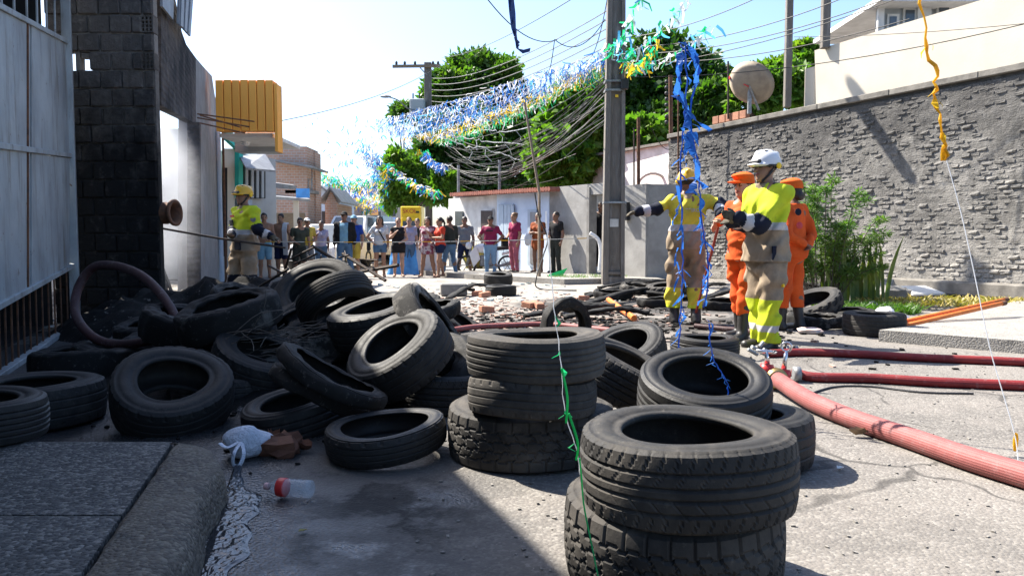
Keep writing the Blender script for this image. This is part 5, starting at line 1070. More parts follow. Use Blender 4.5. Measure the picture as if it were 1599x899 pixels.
# ------------------------------------------------------------------ people: signed-distance figures, meshed as one continuous surface
class SDF:
    def __init__(s): s.p = []
    def cap(s, a, b, ra, rb, tag=0, k=.025, sq=None): s.p.append(('c', np.array(a, float), np.array(b, float), ra, rb, tag, k, sq)); return s
    def ell(s, c, r, tag=0, k=.03, rot=None): s.p.append(('e', np.array(c, float), np.array(r, float), 0, 0, tag, k, rot)); return s
    def mesh(s, h, cut=None, wrinkle=0., seed=0, inflate=0.):
        lo = np.min([np.minimum(p[1], p[2]) - max(p[3], p[4]) if p[0] == 'c' else p[1] - p[2].max() for p in s.p], 0) - .06
        hi = np.max([np.maximum(p[1], p[2]) + max(p[3], p[4]) if p[0] == 'c' else p[1] + p[2].max() for p in s.p], 0) + .06
        n = np.ceil((hi - lo) / h).astype(int) + 1; D = np.full(n, 1., dtype=np.float32); T = np.zeros(n, dtype=np.int16); B = np.full(n, 9., dtype=np.float32)
        ax = [lo[i] + h * np.arange(n[i]) for i in range(3)]
        for p in s.p:
            if p[0] == 'c': rr = max(p[3], p[4]) * (p[7][0] if p[7] is not None and p[7][0] > 1 else 1) + .05; l, u = np.minimum(p[1], p[2]) - rr, np.maximum(p[1], p[2]) + rr
            else: rr = p[2].max() + .05; l, u = p[1] - rr, p[1] + rr
            i0 = np.maximum(((l - lo) / h).astype(int), 0); i1 = np.minimum(((u - lo) / h).astype(int) + 2, n)
            if (i1 <= i0).any(): continue
            sl_ = tuple(slice(a, b) for a, b in zip(i0, i1)); X = ax[0][sl_[0]][:, None, None]; Y = ax[1][sl_[1]][None, :, None]; Z = ax[2][sl_[2]][None, None, :]
            if p[0] == 'c':
                a, b = p[1], p[2]; d = b - a; L2 = max(d @ d, 1e-9); px, py, pz = X - a[0], Y - a[1], Z - a[2]
                t = np.clip((px * d[0] + py * d[1] + pz * d[2]) / L2, 0, 1); qx, qy, qz = px - t * d[0], py - t * d[1], pz - t * d[2]
                if p[7] is not None: qx = qx / p[7][0]; qy = qy / p[7][1]
                dist = np.sqrt(qx * qx + qy * qy + qz * qz) - (p[3] + (p[4] - p[3]) * t)
                if p[7] is not None: dist = dist * min(p[7][0], p[7][1], 1)
            else:
                c, r = p[1], p[2]; qx, qy, qz = X - c[0], Y - c[1], Z - c[2]
                if p[7] is not None:
                    m = np.array(p[7]).T; qx, qy, qz = m[0, 0] * qx + m[0, 1] * qy + m[0, 2] * qz, m[1, 0] * qx + m[1, 1] * qy + m[1, 2] * qz, m[2, 0] * qx + m[2, 1] * qy + m[2, 2] * qz
                k0 = np.sqrt((qx / r[0]) ** 2 + (qy / r[1]) ** 2 + (qz / r[2]) ** 2); k1 = np.sqrt((qx / r[0] ** 2) ** 2 + (qy / r[1] ** 2) ** 2 + (qz / r[2] ** 2) ** 2) + 1e-6
                dist = k0 * (k0 - 1) / k1
            dist = dist.astype(np.float32); cur = D[sl_]; k = p[6]; hh = np.clip(.5 + .5 * (cur - dist) / k, 0, 1)
            D[sl_] = cur * (1 - hh) + dist * hh - k * hh * (1 - hh)
            b = B[sl_]; w = dist < b; T[sl_] = np.where(w, p[5], T[sl_]); B[sl_] = np.where(w, dist, b)
        X, Y, Z = ax[0][:, None, None], ax[1][None, :, None], ax[2][None, None, :]
        if wrinkle:
            r_ = np.random.RandomState(seed + 1); w = 0
            for f in (13, 21, 34, 47):
                v = r_.normal(size=3) * [1, 1, 1.2]; v /= np.linalg.norm(v); u = r_.normal(size=3); u /= np.linalg.norm(u)
                w = w + np.sin(f * (v[0] * X + v[1] * Y + v[2] * Z) + 1.6 * np.sin(f * .6 * (u[0] * X + u[1] * Y + u[2] * Z) + r_.uniform(0, 6)))
            D = D + (wrinkle * .45 * w).astype(np.float32)
        D = D - inflate
        if cut is not None: D = np.maximum(D, cut(X, Y, Z).astype(np.float32))
        D[0], D[-1], D[:, 0], D[:, -1], D[:, :, 0], D[:, :, -1] = 1, 1, 1, 1, 1, 1
        ins = D < 0; c8 = [ins[i:n[0] - 1 + i, j:n[1] - 1 + j, k:n[2] - 1 + k] for i in (0, 1) for j in (0, 1) for k in (0, 1)]
        sm = sum(c.astype(np.int8) for c in c8); act = (sm > 0) & (sm < 8); idx = np.argwhere(act); ID = np.full(act.shape, -1, dtype=np.int64); ID[tuple(idx.T)] = np.arange(len(idx))
        acc = np.zeros((len(idx), 3)); cnt = np.zeros(len(idx))
        corners = [(i, j, k) for i in (0, 1) for j in (0, 1) for k in (0, 1)]
        for a in corners:
            for q in range(3):
                if a[q]: continue
                b = list(a); b[q] = 1; ia = idx + np.array(a); ib = idx + np.array(b); da, db = D[tuple(ia.T)], D[tuple(ib.T)]; cr = (da < 0) != (db < 0)
                t = np.where(cr, da / np.where(cr, da - db, 1), 0); pnt = ia.astype(float); pnt[:, q] += t; acc += pnt * cr[:, None]; cnt += cr
        V = acc / np.maximum(cnt, 1)[:, None]
        Fs = []
        for q in range(3):
            sa = [slice(None)] * 3; sb = [slice(None)] * 3; sa[q] = slice(0, -1); sb[q] = slice(1, None); A, Bq = ins[tuple(sa)], ins[tuple(sb)]
            e = np.argwhere(A != Bq); f = A[tuple(e.T)]; q1, q2 = (q + 1) % 3, (q + 2) % 3
            o = np.zeros(3, int); ids = []
            for d1, d2 in ((0, 0), (1, 0), (1, 1), (0, 1)):
                c = e.copy(); c[:, q1] -= d1; c[:, q2] -= d2; ids.append(ID[tuple(c.T)])
            Q = np.stack(ids, 1); Q = np.where(f[:, None], Q, Q[:, ::-1]); Fs.append(Q)
        Fc = np.concatenate(Fs); Fc = Fc[(Fc >= 0).all(1)]
        fc = idx[Fc[:, 0]]; tg = T[tuple(np.minimum(fc, n - 1).T)]
        return V * h + lo, Fc, tg
SK = {k: pm('skin_' + k, c, tuple(np.array(c[:3]) * .85) + (1,), 8, .55, .05, 60, spec=.35) for k, c in {'light': (0.425, 0.255, 0.1785, 1), 'tan': (0.306, 0.1658, 0.1062, 1), 'brown': (0.1997, 0.102, 0.06375, 1), 'dark': (0.1105, 0.0561, 0.03655, 1)}.items()}
def cloth(name, c, c2=None, sc=7, rough=.85, bump=.3, dirt=None): return pm(name, c, c2 or tuple(np.array(c[:3]) * .78) + (1,), sc, rough, bump, 26, .012, spec=.2, c3=dirt, s3=4.5, lo3=.54, hi3=.74)
M['hair'] = pm('dark_hair', (.013, .01, .009, 1), (.028, .02, .016, 1), 30, .5, .5, 90)
M['hair_brown'] = pm('brown_hair', (.16, .085, .04, 1), (.09, .05, .025, 1), 30, .5, .5, 90)
M['eye'] = pm('dark_eye', (.02, .015, .012, 1), rough=.2); M['lip'] = pm('lips', (.3, .1, .085, 1), rough=.5)
M['boot'] = pm('black_boot_leather', (.016, .015, .015, 1), (.03, .028, .027, 1), 14, .45, .2, 60)
def mixv(a, b, t): return a + (b - a) * t
def skeleton(H=1.72, lean=(0, 0), armL=None, armR=None, legs=None, girth=1., fem=False, head=(0, 0), hips=0.):
    """joints in figure space: facing -Y, x to the figure's left seen from the camera's right"""
    s = H / 1.75; J = {}
    J['pel'] = np.array([hips, .0, .95]); lx, ly = lean
    J['wai'] = np.array([hips * .7 + lx * .35, ly * .35, 1.08]); J['che'] = np.array([lx * .7, ly * .7 + .01, 1.30]); J['nec'] = np.array([lx, ly + .015, 1.475]); hd = np.array([lx + head[0], ly - .01 + head[1], 1.635]); J['hea'] = hd
    sw = .185 if not fem else .163
    for sd_, key in ((1, 'L'), (-1, 'R')):
        J['sh' + key] = np.array([lx * .9 + sd_ * sw, ly * .9 + .02, 1.415]); ov = (armL if sd_ > 0 else armR) or {}
        J['el' + key] = np.array(ov.get('el', [lx * .8 + sd_ * (sw + .065), ly * .8 + .045, 1.135])); J['wr' + key] = np.array(ov.get('wr', [lx * .7 + sd_ * (sw + .075), ly * .6 - .035, .89]))
        lg = (legs or {}).get(key, {}); hx = .095 if not fem else .1
        J['hi' + key] = np.array([hips + sd_ * hx, 0, .90]); J['kn' + key] = np.array(lg.get('kn', [sd_ * .105, -.015, .49])); J['an' + key] = np.array(lg.get('an', [sd_ * .115, .02, .085])); J['to' + key] = np.array(lg.get('to', J['an' + key] + np.array([sd_ * .04, -.165, -.06])))
    for k in J: J[k] = J[k] * s
    J['s'] = s; J['g'] = girth; J['fem'] = fem; return J
def bodyparts(S, J, hands=True, fine=False, neck=True, skip=()):
    s, g = J['s'], J['g']; hd = J['hea']
    # head: skull, jaw, nose, brow, ears
    S.ell(hd + np.array([0, .012, .03]) * s, np.array([.078, .098, .1]) * s, 1); S.ell(hd + np.array([0, -.03, -.055]) * s, np.array([.056, .062, .066]) * s, 1, .04)
    S.cap(hd + np.array([0, -.092, .012]) * s, hd + np.array([0, -.112, -.022]) * s, .009 * s, .016 * s, 1, .015); S.cap(hd + np.array([-.04, -.076, .032]) * s, hd + np.array([.04, -.076, .032]) * s, .014 * s, .014 * s, 1, .02)
    S.ell(hd + np.array([0, -.085, -.052]) * s, np.array([.026, .016, .009]) * s, 3, .008); S.ell(hd + np.array([0, -.075, -.098]) * s, np.array([.022, .018, .02]) * s, 1, .02)
    for q in (-1, 1): S.ell(hd + np.array([q * .078, .018, -.005]) * s, np.array([.012, .022, .034]) * s, 1, .01); S.ell(hd + np.array([q * .031, -.084, .012]) * s, np.array([.013, .010, .008]) * s, 2, .004)
    S.cap(J['nec'] - np.array([0, -.005, .03]) * s, hd + np.array([0, .012, -.07]) * s, .058 * s, .054 * s, 1)
    fm = .92 if J['fem'] else 1.
    S.cap(J['che'] + np.array([-.07, 0, .06]) * s, J['che'] + np.array([.07, 0, .06]) * s, .105 * s * g * fm, .105 * s * g * fm, 4, .05, (1, .95)); S.cap(J['che'], J['wai'], .135 * s * g * fm, .128 * s * g * (fm if not J['fem'] else .9), 4, .05, (1.12, .8)); S.cap(J['wai'], J['pel'], .128 * s * g * (1 if not J['fem'] else .95), .135 * s * g, 4, .05, (1.12, .85))
    if J['fem']:
        for q in (-1, 1): S.ell(J['che'] + np.array([q * .065, -.085, .0]) * s, np.array([.06, .06, .062]) * s * g, 4, .03)
    S.ell(J['pel'] + np.array([0, .05, -.04]) * s, np.array([.15, .115, .12]) * s * g, 4, .04)
    for K in 'LR':
        sh, el, wr = J['sh' + K], J['el' + K], J['wr' + K]; ga = .5 + .5 * g
        S.cap(mixv(J['nec'], sh, .25), sh, .06 * s, .066 * s * ga, 4, .04); S.cap(sh, el, .056 * s * ga, .042 * s * ga, 5, .03); S.cap(el, mixv(el, wr, .35), .043 * s * ga, .043 * s * ga, 6, .02); S.cap(mixv(el, wr, .35), wr, .043 * s * ga, .028 * s, 6, .02)
        if hands: hand(S, J, K, fine)
        hi, kn, an, to = J['hi' + K], J['kn' + K], J['an' + K], J['to' + K]
        S.cap(hi, kn, .088 * s * g, .056 * s * ga, 8, .04); S.cap(kn, mixv(kn, an, .33) + np.array([0, .018, 0]) * s, .055 * s * ga, .058 * s * ga, 9, .03); S.cap(mixv(kn, an, .33) + np.array([0, .018, 0]) * s, an, .058 * s * ga, .036 * s, 9, .03)
        S.cap(an + np.array([0, .03, -.045]) * s, an, .036 * s, .038 * s, 10, .02); S.cap(an + np.array([0, .0, -.04]) * s, to, .036 * s, .028 * s, 10, .03, (1.1, 1))
    return S
def hand(S, J, K, fine=False, r=1., tag=7, curl=.5):
    s = J['s']; el, wr = J['el' + K], J['wr' + K]; d = (wr - el) / np.linalg.norm(wr - el); sd_ = 1 if K == 'L' else -1
    f = np.array([0, -1, 0.]); f = f - d * (f @ d)
    f = f / np.linalg.norm(f) if np.linalg.norm(f) > .25 else np.array([0, 0, 1.]); nrm = np.cross(d, f)             # f: thumb side
    nrm = nrm * (1 if nrm @ np.array([-sd_, 0, 0]) >= 0 else -1)                                                    # towards the palm
    pc_ = wr + d * .048 * s
    for q in (-1, 0, 1): S.cap(wr + d * .012 * s + f * q * .012 * s, wr + d * .078 * s + f * q * .024 * s, .017 * s * r, .015 * s * r, tag, .012)
    for q, L in zip((-1.5, -.5, .5, 1.5), (.058, .072, .078, .068)):
        b = wr + d * .082 * s + f * (q * .0185) * s; m = b + (d * (1 - .3 * curl) + nrm * .55 * curl) * L * .5 * s; e = m + (d * (1 - .9 * curl) + nrm * .9 * curl) * L * .5 * s
        S.cap(b, m, .0098 * s * r, .009 * s * r, tag, .006); S.cap(m, e, .009 * s * r, .0075 * s * r, tag, .006)
    b = wr + d * .028 * s + f * .028 * s; m = b + (d * .6 + f * .7 + nrm * .25) * .036 * s; e = m + (d * .85 + f * .15 + nrm * .3) * .034 * s
    S.cap(b, m, .014 * s * r, .011 * s * r, tag, .01); S.cap(m, e, .011 * s * r, .009 * s * r, tag, .006)
def place(V, yaw, loc):
    c, s_ = math.cos(yaw), math.sin(yaw); V = np.asarray(V); return np.stack([V[:, 0] * c - V[:, 1] * s_ + loc[0], V[:, 0] * s_ + V[:, 1] * c + loc[1], V[:, 2] + loc[2]], 1)
class Fig:
    def __init__(f, label, loc, yaw, J, h, skin, group=None): f.l = label; f.loc = V3(loc); f.yaw = yaw; f.J = J; f.h = h; f.skin = skin; f.root = None; f.g = group; f.seed = int(abs(loc[0] * 100 + loc[1] * 37)) % 1000
    def add(f, name, S, mats, tagmap=None, cut=None, wr=0., h=None, par=None, smooth=True, label=None, inflate=0.):
        V, Fc, tg = S.mesh(h or f.h, cut, wr, f.seed, inflate)
        if len(Fc) == 0: return None
        mi = None
        if isinstance(mats, (list, tuple)): mi = np.array([tagmap.get(int(t), 0) for t in range(0, 40)])[tg] if not callable(tagmap) else tagmap(V[Fc].mean(1), tg)
        o = obj(name, place(V, f.yaw, f.loc), Fc, mats, par or f.root, smooth=smooth, midx=mi)
        if f.root is None:
            f.root = o; me = o.data; d = np.array(o.location) - np.array(f.loc); co = np.empty(len(me.vertices) * 3, np.float32); me.vertices.foreach_get('co', co); co = (co.reshape(-1, 3) + d).astype(np.float32); me.vertices.foreach_set('co', co.ravel()); o.location = f.loc; me.update(); meta(o, f.l, 'person', f.g)
        return o
    def raw(f, name, mb, mats, par=None, smooth=False):
        V = place(np.array(mb.v), f.yaw, f.loc); return obj(name, V, mb.f, mats, par or f.root, smooth, mb.m if isinstance(mats, (list, tuple)) else None)
    def body(f, **k): return f.add('person', bodyparts(SDF(), f.J, **k), [f.skin, M['eye'], M['lip']], {2: 1, 3: 2})
    def hair(f, style, mat=None):
        J, s = f.J, f.J['s']; hd = J['hea']; S = SDF(); S.ell(hd + np.array([0, .022, .042]) * s, np.array([.087, .105, .1]) * s, 0)
        if style == 'long':
            for q in (-1, 1): S.cap(hd + np.array([q * .065, .03, .03]) * s, hd + np.array([q * .085, .03, -.22]) * s, .04 * s, .035 * s, 0, .03)
            S.cap(hd + np.array([0, .07, .03]) * s, hd + np.array([0, .085, -.25]) * s, .07 * s, .06 * s, 0, .04)
        if style == 'pony': S.cap(hd + np.array([.02, .11, .05]) * s, hd + np.array([.03, .15, -.04]) * s, .035 * s, .03 * s, 0, .02); S.cap(hd + np.array([.03, .15, -.04]) * s, hd + np.array([.03, .13, -.17]) * s, .03 * s, .015 * s, 0, .02)
        if style == 'nape': S.ell(hd + np.array([0, .1, -.05]) * s, np.array([.065, .05, .055]) * s, 0, .03)
        if style == 'bun': S.ell(hd + np.array([0, .1, .09]) * s, np.array([.045, .045, .045]) * s, 0, .02)
        z0 = hd[2]; y0 = hd[1]; x0 = hd[0]
        cut = lambda X, Y, Z: np.maximum(np.maximum((z0 + .035 * s - Z) - np.clip((Y - y0 + .045 * s), 0, .2) * 2.2 * (2.5 if style == 'long' else 1), (z0 + (-.045 if style not in ('long', 'pony', 'nape') else -.4) * s - Z)), (y0 - .062 * s - Y) - np.clip((Z - z0 - .05 * s), 0, 1) * 1.2)
        return f.add('hair', S, mat or M['hair'], cut=cut, wr=.004)
def torso_s(S, J, off, tag=4, low=None, flare=0.):
    s, g = J['s'], J['g']; fm = .92 if J['fem'] else 1.
    S.cap(J['che'] + np.array([-.07, 0, .06 - off * 1.3]) * s, J['che'] + np.array([.07, 0, .06 - off * 1.3]) * s, .105 * s * g * fm + off * .75, .105 * s * g * fm + off * .75, tag, .05, (1, .95)); S.cap(J['che'], J['wai'], .135 * s * g * fm + off, .128 * s * g * (1 if not J['fem'] else .93) + off, tag, .05, (1.12, .8))
    for q in (-1, 1):
        if J['fem']: S.ell(J['che'] + np.array([q * .065, -.085, .0]) * s, np.array([.06, .06, .062]) * s * g + off, tag, .03)
    e = J['pel'] + np.array([0, 0, .02]) * s if low is None else np.array([J['pel'][0], J['pel'][1], low]); S.cap(J['wai'], e, .13 * s * g + off, .138 * s * g + off + flare, tag, .05, (1.12, .86)); S.ell(J['pel'] + np.array([0, .05, -.03]) * s, np.array([.15, .115, .11]) * s * g + off, tag, .05)
    for K in 'LR': S.cap(mixv(J['nec'], J['sh' + K], .3) - np.array([0, 0, .012]) * s, J['sh' + K], .055 * s + off * .55, .066 * s + off * .7, tag, .04)
    return S
def person(label, loc, yaw, H, skin, top, bottom, hair='short', hairmat=None, girth=1., fem=False, shoes=None, sleeve=.55, toplow=None, h=.017, cap=None, group='bystanders watching across the street', toptag=None, topmat=None, **pose):
    J = skeleton(H, girth=girth, fem=fem, **pose); s = J['s']; f = Fig(label, loc, yaw, J, h, SK[skin], group); f.body()
    if hair: f.hair(hair, hairmat)
    if bottom:
        kind, mat = bottom; S = SDF(); frac = {'long': 1.02, 'jeans': 1.0, 'shorts': .82, 'bermuda': .95, 'mini': .45}[kind if kind in ('shorts', 'mini', 'bermuda') else 'long']; full = kind in ('long', 'jeans')
        S.cap(J['wai'] - np.array([0, 0, .06]) * s, J['pel'], .128 * s * girth, .142 * s * girth, 0, .04, (1.12, .86)); S.ell(J['pel'] + np.array([0, .05, -.04]) * s, np.array([.158, .122, .125]) * s * girth, 0, .05)
        for K in 'LR':
            hi, kn, an = J['hi' + K], J['kn' + K], J['an' + K]; S.cap(hi, mixv(hi, kn, 1 if full else frac), .102 * s * girth, (.074 if kind == 'long' else .068 if full else .085) * s * (.5 + .5 * girth) if frac > .5 else .098 * s * girth, 1, .035)
            if full: S.cap(kn, an + np.array([0, .01, .0]) * s, .068 * s, (.066 if kind == 'long' else .052) * s, 2, .03)
        zt = J['wai'][2] - .03 * s; zb = (J['an'][2] if 'an' in J else .06 * s) if full else mixv(J['hiL'][2], J['knL'][2], frac)
        f.add('trousers' if full else 'shorts', S, mat, cut=lambda X, Y, Z: np.maximum(Z - zt, zb - Z + 0 * X * Y), wr=.006)
    if top:
        S = SDF(); torso_s(S, J, .014, 4, low=toplow); zl = toplow if toplow is not None else J['pel'][2] - .02 * s
        for K in 'LR':
            if sleeve > 0:
                sh, el, wr = J['sh' + K], J['el' + K], J['wr' + K]; t = min(sleeve, 1); S.cap(sh, mixv(sh, el, t), .068 * s, .06 * s, 5, .03)
                if sleeve > 1: S.cap(el, mixv(el, wr, sleeve - 1), .056 * s, .045 * s, 5, .02)
        nz = J['nec'][2] + .0 * s
        f.add('top', S, [top] if topmat is None else topmat, toptag or {}, cut=lambda X, Y, Z: np.maximum(zl - Z + 0 * X * Y, Z - nz - .1 * np.sqrt((X - J['nec'][0]) ** 2 + (Y - J['nec'][1]) ** 2) + 0), wr=.007)
    if shoes:
        S = SDF()
        for K in 'LR': S.cap(J['an' + K] + np.array([0, .03, -.045]) * s, J['an' + K] - np.array([0, 0, .015]), .043 * s, .044 * s, 0, .02); S.cap(J['an' + K] + np.array([0, 0, -.04]) * s, J['to' + K], .043 * s, .036 * s, 0, .03, (1.1, 1))
        f.add('shoes', S, shoes)
    if cap:
        S = SDF(); hd = J['hea']; S.ell(hd + np.array([0, .012, .045]) * s, np.array([.092, .11, .098]) * s, 0); S.ell(hd + np.array([0, -.10, .055]) * s, np.array([.07, .075, .014]) * s, 0, .015)
        zc_ = hd[2] + .042 * s; f.add('cap', S, cap, cut=lambda X, Y, Z: zc_ - Z + 0 * X * Y)
    return f
T_ = {n: cloth(n, c) for n, c in {'light_blue_cloth': (0.187, 0.357, 0.476, 1), 'navy_cloth': (0.0102, 0.017, 0.051, 1), 'olive_cloth': (0.051, 0.0595, 0.04675, 1), 'yellow_cloth': (0.51, 0.3825, 0.068, 1), 'lilac_cloth': (0.357, 0.34, 0.4675, 1), 'denim': (0.0765, 0.1445, 0.2465, 1), 'white_cloth': (0.527, 0.5355, 0.561, 1), 'black_cloth': (0.0136, 0.0136, 0.0153, 1), 'maroon_cloth': (0.1445, 0.02975, 0.051, 1), 'red_cloth': (0.527, 0.051, 0.0255, 1), 'grey_cloth': (0.17, 0.1827, 0.1997, 1), 'magenta_cloth': (0.2125, 0.0187, 0.06375, 1), 'pink_cloth': (0.357, 0.102, 0.1445, 1), 'rust_cloth': (0.272, 0.07225, 0.0255, 1), 'dark_cloth': (0.02975, 0.034, 0.02975, 1), 'royal_blue_cloth': (0.017, 0.0595, 0.34, 1), 'pale_denim': (0.17, 0.2805, 0.425, 1)}.items()}
M['pattern'] = pm('patterned_dress', (.2, .03, .06, 1), (.5, .42, .42, 1), 9, .85, .2, 60, lo=.46, hi=.54, c3=(.1, .03, .1, 1), s3=14)
BLK = M['boot']; hips_hand = lambda q: {'el': [q * .36, .06, 1.17], 'wr': [q * .19, -.06, 1.0]}
cross = lambda q: {'el': [q * .25, -.03, 1.16], 'wr': [-q * .06, -.2, 1.17]}
phone = lambda q: {'el': [q * .24, -.05, 1.15], 'wr': [q * .08, -.26, 1.33]}
front = lambda q: {'el': [q * .25, .0, 1.14], 'wr': [q * .08, -.2, 1.04]}
wide = {'L': {'kn': [.14, -.02, .49], 'an': [.2, .02, .085]}, 'R': {'kn': [-.14, -.02, .49], 'an': [-.2, .02, .085]}}
step = {'L': {'kn': [.12, -.1, .5], 'an': [.15, -.12, .085]}, 'R': {'kn': [-.1, .04, .49], 'an': [-.12, .15, .1]}}
def at(px, Y, z=0): q = P(px, 373, Y); return (q.x, Y, z)
f = person('shirtless man in light blue shorts behind the firefighter with the pole', at(413, 20.5), R(15), 1.72, 'tan', None, ('bermuda', T_['light_blue_cloth']), armL=front(1), armR=None)
f = person('bare chested man with a white towel over his shoulder and navy striped shorts', at(439, 21.0), R(-10), 1.72, 'tan', None, ('bermuda', T_['navy_cloth']), girth=1.05)
J = f.J; m = MB(); V = []
for i, (x, y, z) in enumerate(((.1, .15, 1.2), (.115, .11, 1.42), (.13, .03, 1.5), (.14, -.07, 1.46), (.15, -.15, 1.3), (.165, -.16, 1.1), (.18, -.15, .8), (.18, -.14, .62))): V += [(x - .055, y, z), (x + .07, y + .01, z - .01), (x + .07, y + .03, z - .012), (x - .055, y + .02, z - .002)]
m.add(V, [tuple(i * 4 + a for a in q) if False else (i * 4 + q, i * 4 + (q + 1) % 4, i * 4 + 4 + (q + 1) % 4, i * 4 + 4 + q) for i in range(7) for q in range(4)]); f.raw('towel', m, T_['white_cloth'])
m = MB()
for z, hh in ((.9, .03), (.84, .03)): m.lathe([(.178, z), (.182, z + hh)], 20, (0, .02, 0), closed=False)
person('young man in a dark grey green t-shirt leaning forward left of the burnt bars', at(467, 20.0), R(20), 1.58, 'tan', T_['olive_cloth'], ('bermuda', T_['dark_cloth']), armR=front(-1), lean=(.03, -.07), legs=step)
person('man in a pale cap and yellow shirt half hidden behind the grey green t-shirt', at(480, 21.6), R(35), 1.62, 'tan', T_['yellow_cloth'], ('bermuda', T_['grey_cloth']), cap=T_['white_cloth'], armL=front(1))
person('woman in a lilac t-shirt beside the parked white car', at(501, 22.0), R(8), 1.55, 'brown', T_['lilac_cloth'], ('jeans', T_['denim']), hair='pony', fem=True, armR=phone(-1), girth=1.05, head=(.02, -.02))
f = person('man in a light blue t-shirt, dark open jacket and dark cap facing the camera', at(538, 20.6), R(4), 1.76, 'brown', T_['light_blue_cloth'], ('long', T_['denim']), hair='short', cap=T_['black_cloth'], girth=1.1, shoes=BLK, legs=wide)
S = SDF(); torso_s(S, f.J, .032, 4)
for K in 'LR': S.cap(f.J['sh' + K], f.J['el' + K], .08, .068, 5, .03); S.cap(f.J['el' + K], f.J['wr' + K], .064, .05, 5, .02)
f.add('jacket', S, T_['black_cloth'], cut=lambda X, Y, Z: np.maximum(np.maximum(.9 - Z + 0 * X * Y, Z - f.J['nec'][2] - .02), np.minimum(.105 - np.abs(X) + 0 * Z, -.0 - Y) + 0 * Z), wr=.007)
person('person in a royal blue shirt and yellow shorts behind the man in the open jacket', at(553, 21.8), R(-15), 1.70, 'tan', T_['royal_blue_cloth'], ('bermuda', T_['yellow_cloth']), cap=T_['light_blue_cloth'])
f = person('woman in a white t-shirt and denim shorts with long dark hair', at(593, 21.2), R(6), 1.66, 'tan', T_['white_cloth'], ('mini', T_['denim']), hair='long', fem=True, armR=hips_hand(-1), sleeve=.5, legs=wide if False else None)
m = MB(); m.tube([f.J['nec'] + np.array([-.1, 0, -.04]), (.0, -.165, 1.25), (.14, -.13, 1.0)], .018, 6); m.build; f.raw('bag_strap', m, T_['black_cloth']); m = MB(); m.box((-.3, -.05, .86), (.1, .12, .26), .03); f.raw('handbag', m, T_['black_cloth'])
person('woman in a short black dress with tied light brown hair', at(622, 21.4), R(10), 1.62, 'light', T_['black_cloth'], ('mini', T_['black_cloth']), hair='bun', hairmat=M['hair_brown'], fem=True, girth=1.12, sleeve=.2, toplow=.72, armL=front(1), armR=phone(-1))
person('light haired woman peering from behind the black dress', at(639, 22.4), R(10), 1.66, 'light', T_['lilac_cloth'], ('jeans', T_['denim']), hair='bun', hairmat=M['hair_brown'], fem=True)
person('man in a black t-shirt standing behind the white freezer', at(652, 23.6), R(0), 1.66, 'tan', T_['black_cloth'], ('long', T_['dark_cloth']), girth=1.15, armL=front(1))
person('woman in a patterned maroon dress looking down at a phone', at(668, 21.3), R(-12), 1.64, 'tan', M['pattern'], ('mini', M['pattern']), hair='long', fem=True, girth=1.18, sleeve=.35, toplow=.62, armL=phone(1), legs=wide)
person('woman in a red top and navy shorts with dark ponytail seen from the side', at(687, 21.0), R(-62), 1.62, 'tan', T_['red_cloth'], ('mini', T_['navy_cloth']), hair='pony', fem=True, sleeve=.5, armL=cross(1), armR=front(-1), legs=step)
f = person('man in a black and green jacket and jeans turned away from the camera', at(702, 21.6), R(-140), 1.68, 'brown', T_['dark_cloth'], ('jeans', T_['denim']), sleeve=1.9, shoes=BLK, girth=1.05, legs=step, armR=front(-1))
person('man in a grey t-shirt and navy shorts facing the street', at(725, 22.4), R(6), 1.68, 'brown', T_['grey_cloth'], ('bermuda', T_['navy_cloth']), sleeve=.6, shoes=BLK, legs=wide, lean=(.03, 0), head=(-.02, 0))
f = person('man in a magenta t-shirt, jeans and dark cap with hand on hip', at(766, 21.4), R(-8), 1.66, 'brown', T_['magenta_cloth'], ('jeans', T_['pale_denim']), cap=T_['black_cloth'], girth=1.12, sleeve=.6, armL=hips_hand(1), armR=hips_hand(-1), shoes=BLK)
m = MB(); m.box((0, -.172, 1.27), (.2, .02, .03), .004); f.raw('shirt_print', m, T_['black_cloth'])
f = person('woman in a magenta top and pink trousers holding a black bag', at(803, 21.4, .1), R(-55), 1.66, 'tan', T_['magenta_cloth'], ('jeans', T_['pink_cloth']), hair='bun', hairmat=M['hair_brown'], fem=True, girth=1.1, sleeve=.6, armR=front(-1), shoes=BLK)
m = MB(); m.box((-.12, -.24, .86), (.26, .1, .24), .04); f.raw('handbag', m, T_['black_cloth'])
f = person('woman in a short rust coloured dress with folded arms and a pale bag', at(840, 21.2, .13), R(-30), 1.62, 'brown', T_['rust_cloth'], ('mini', T_['rust_cloth']), hair='bun', fem=True, sleeve=.4, toplow=.62, armL=cross(1), armR=cross(-1))
m = MB(); m.blob((-.2, -.2, .9), .12, .07, .17, 10, 7, .12); f.raw('pale_bag', m, T_['white_cloth'])
person('man in a black t-shirt and dark trousers leaning by the grey wall', at(868, 20.9, .13), R(-50), 1.64, 'brown', T_['black_cloth'], ('long', T_['dark_cloth']), sleeve=.6, armR=front(-1), shoes=BLK)
person('person in black peeking out behind the concrete pole', at(938, 20.6, .3), R(-30), 1.72, 'brown', T_['black_cloth'], ('long', T_['black_cloth']), sleeve=1.8)
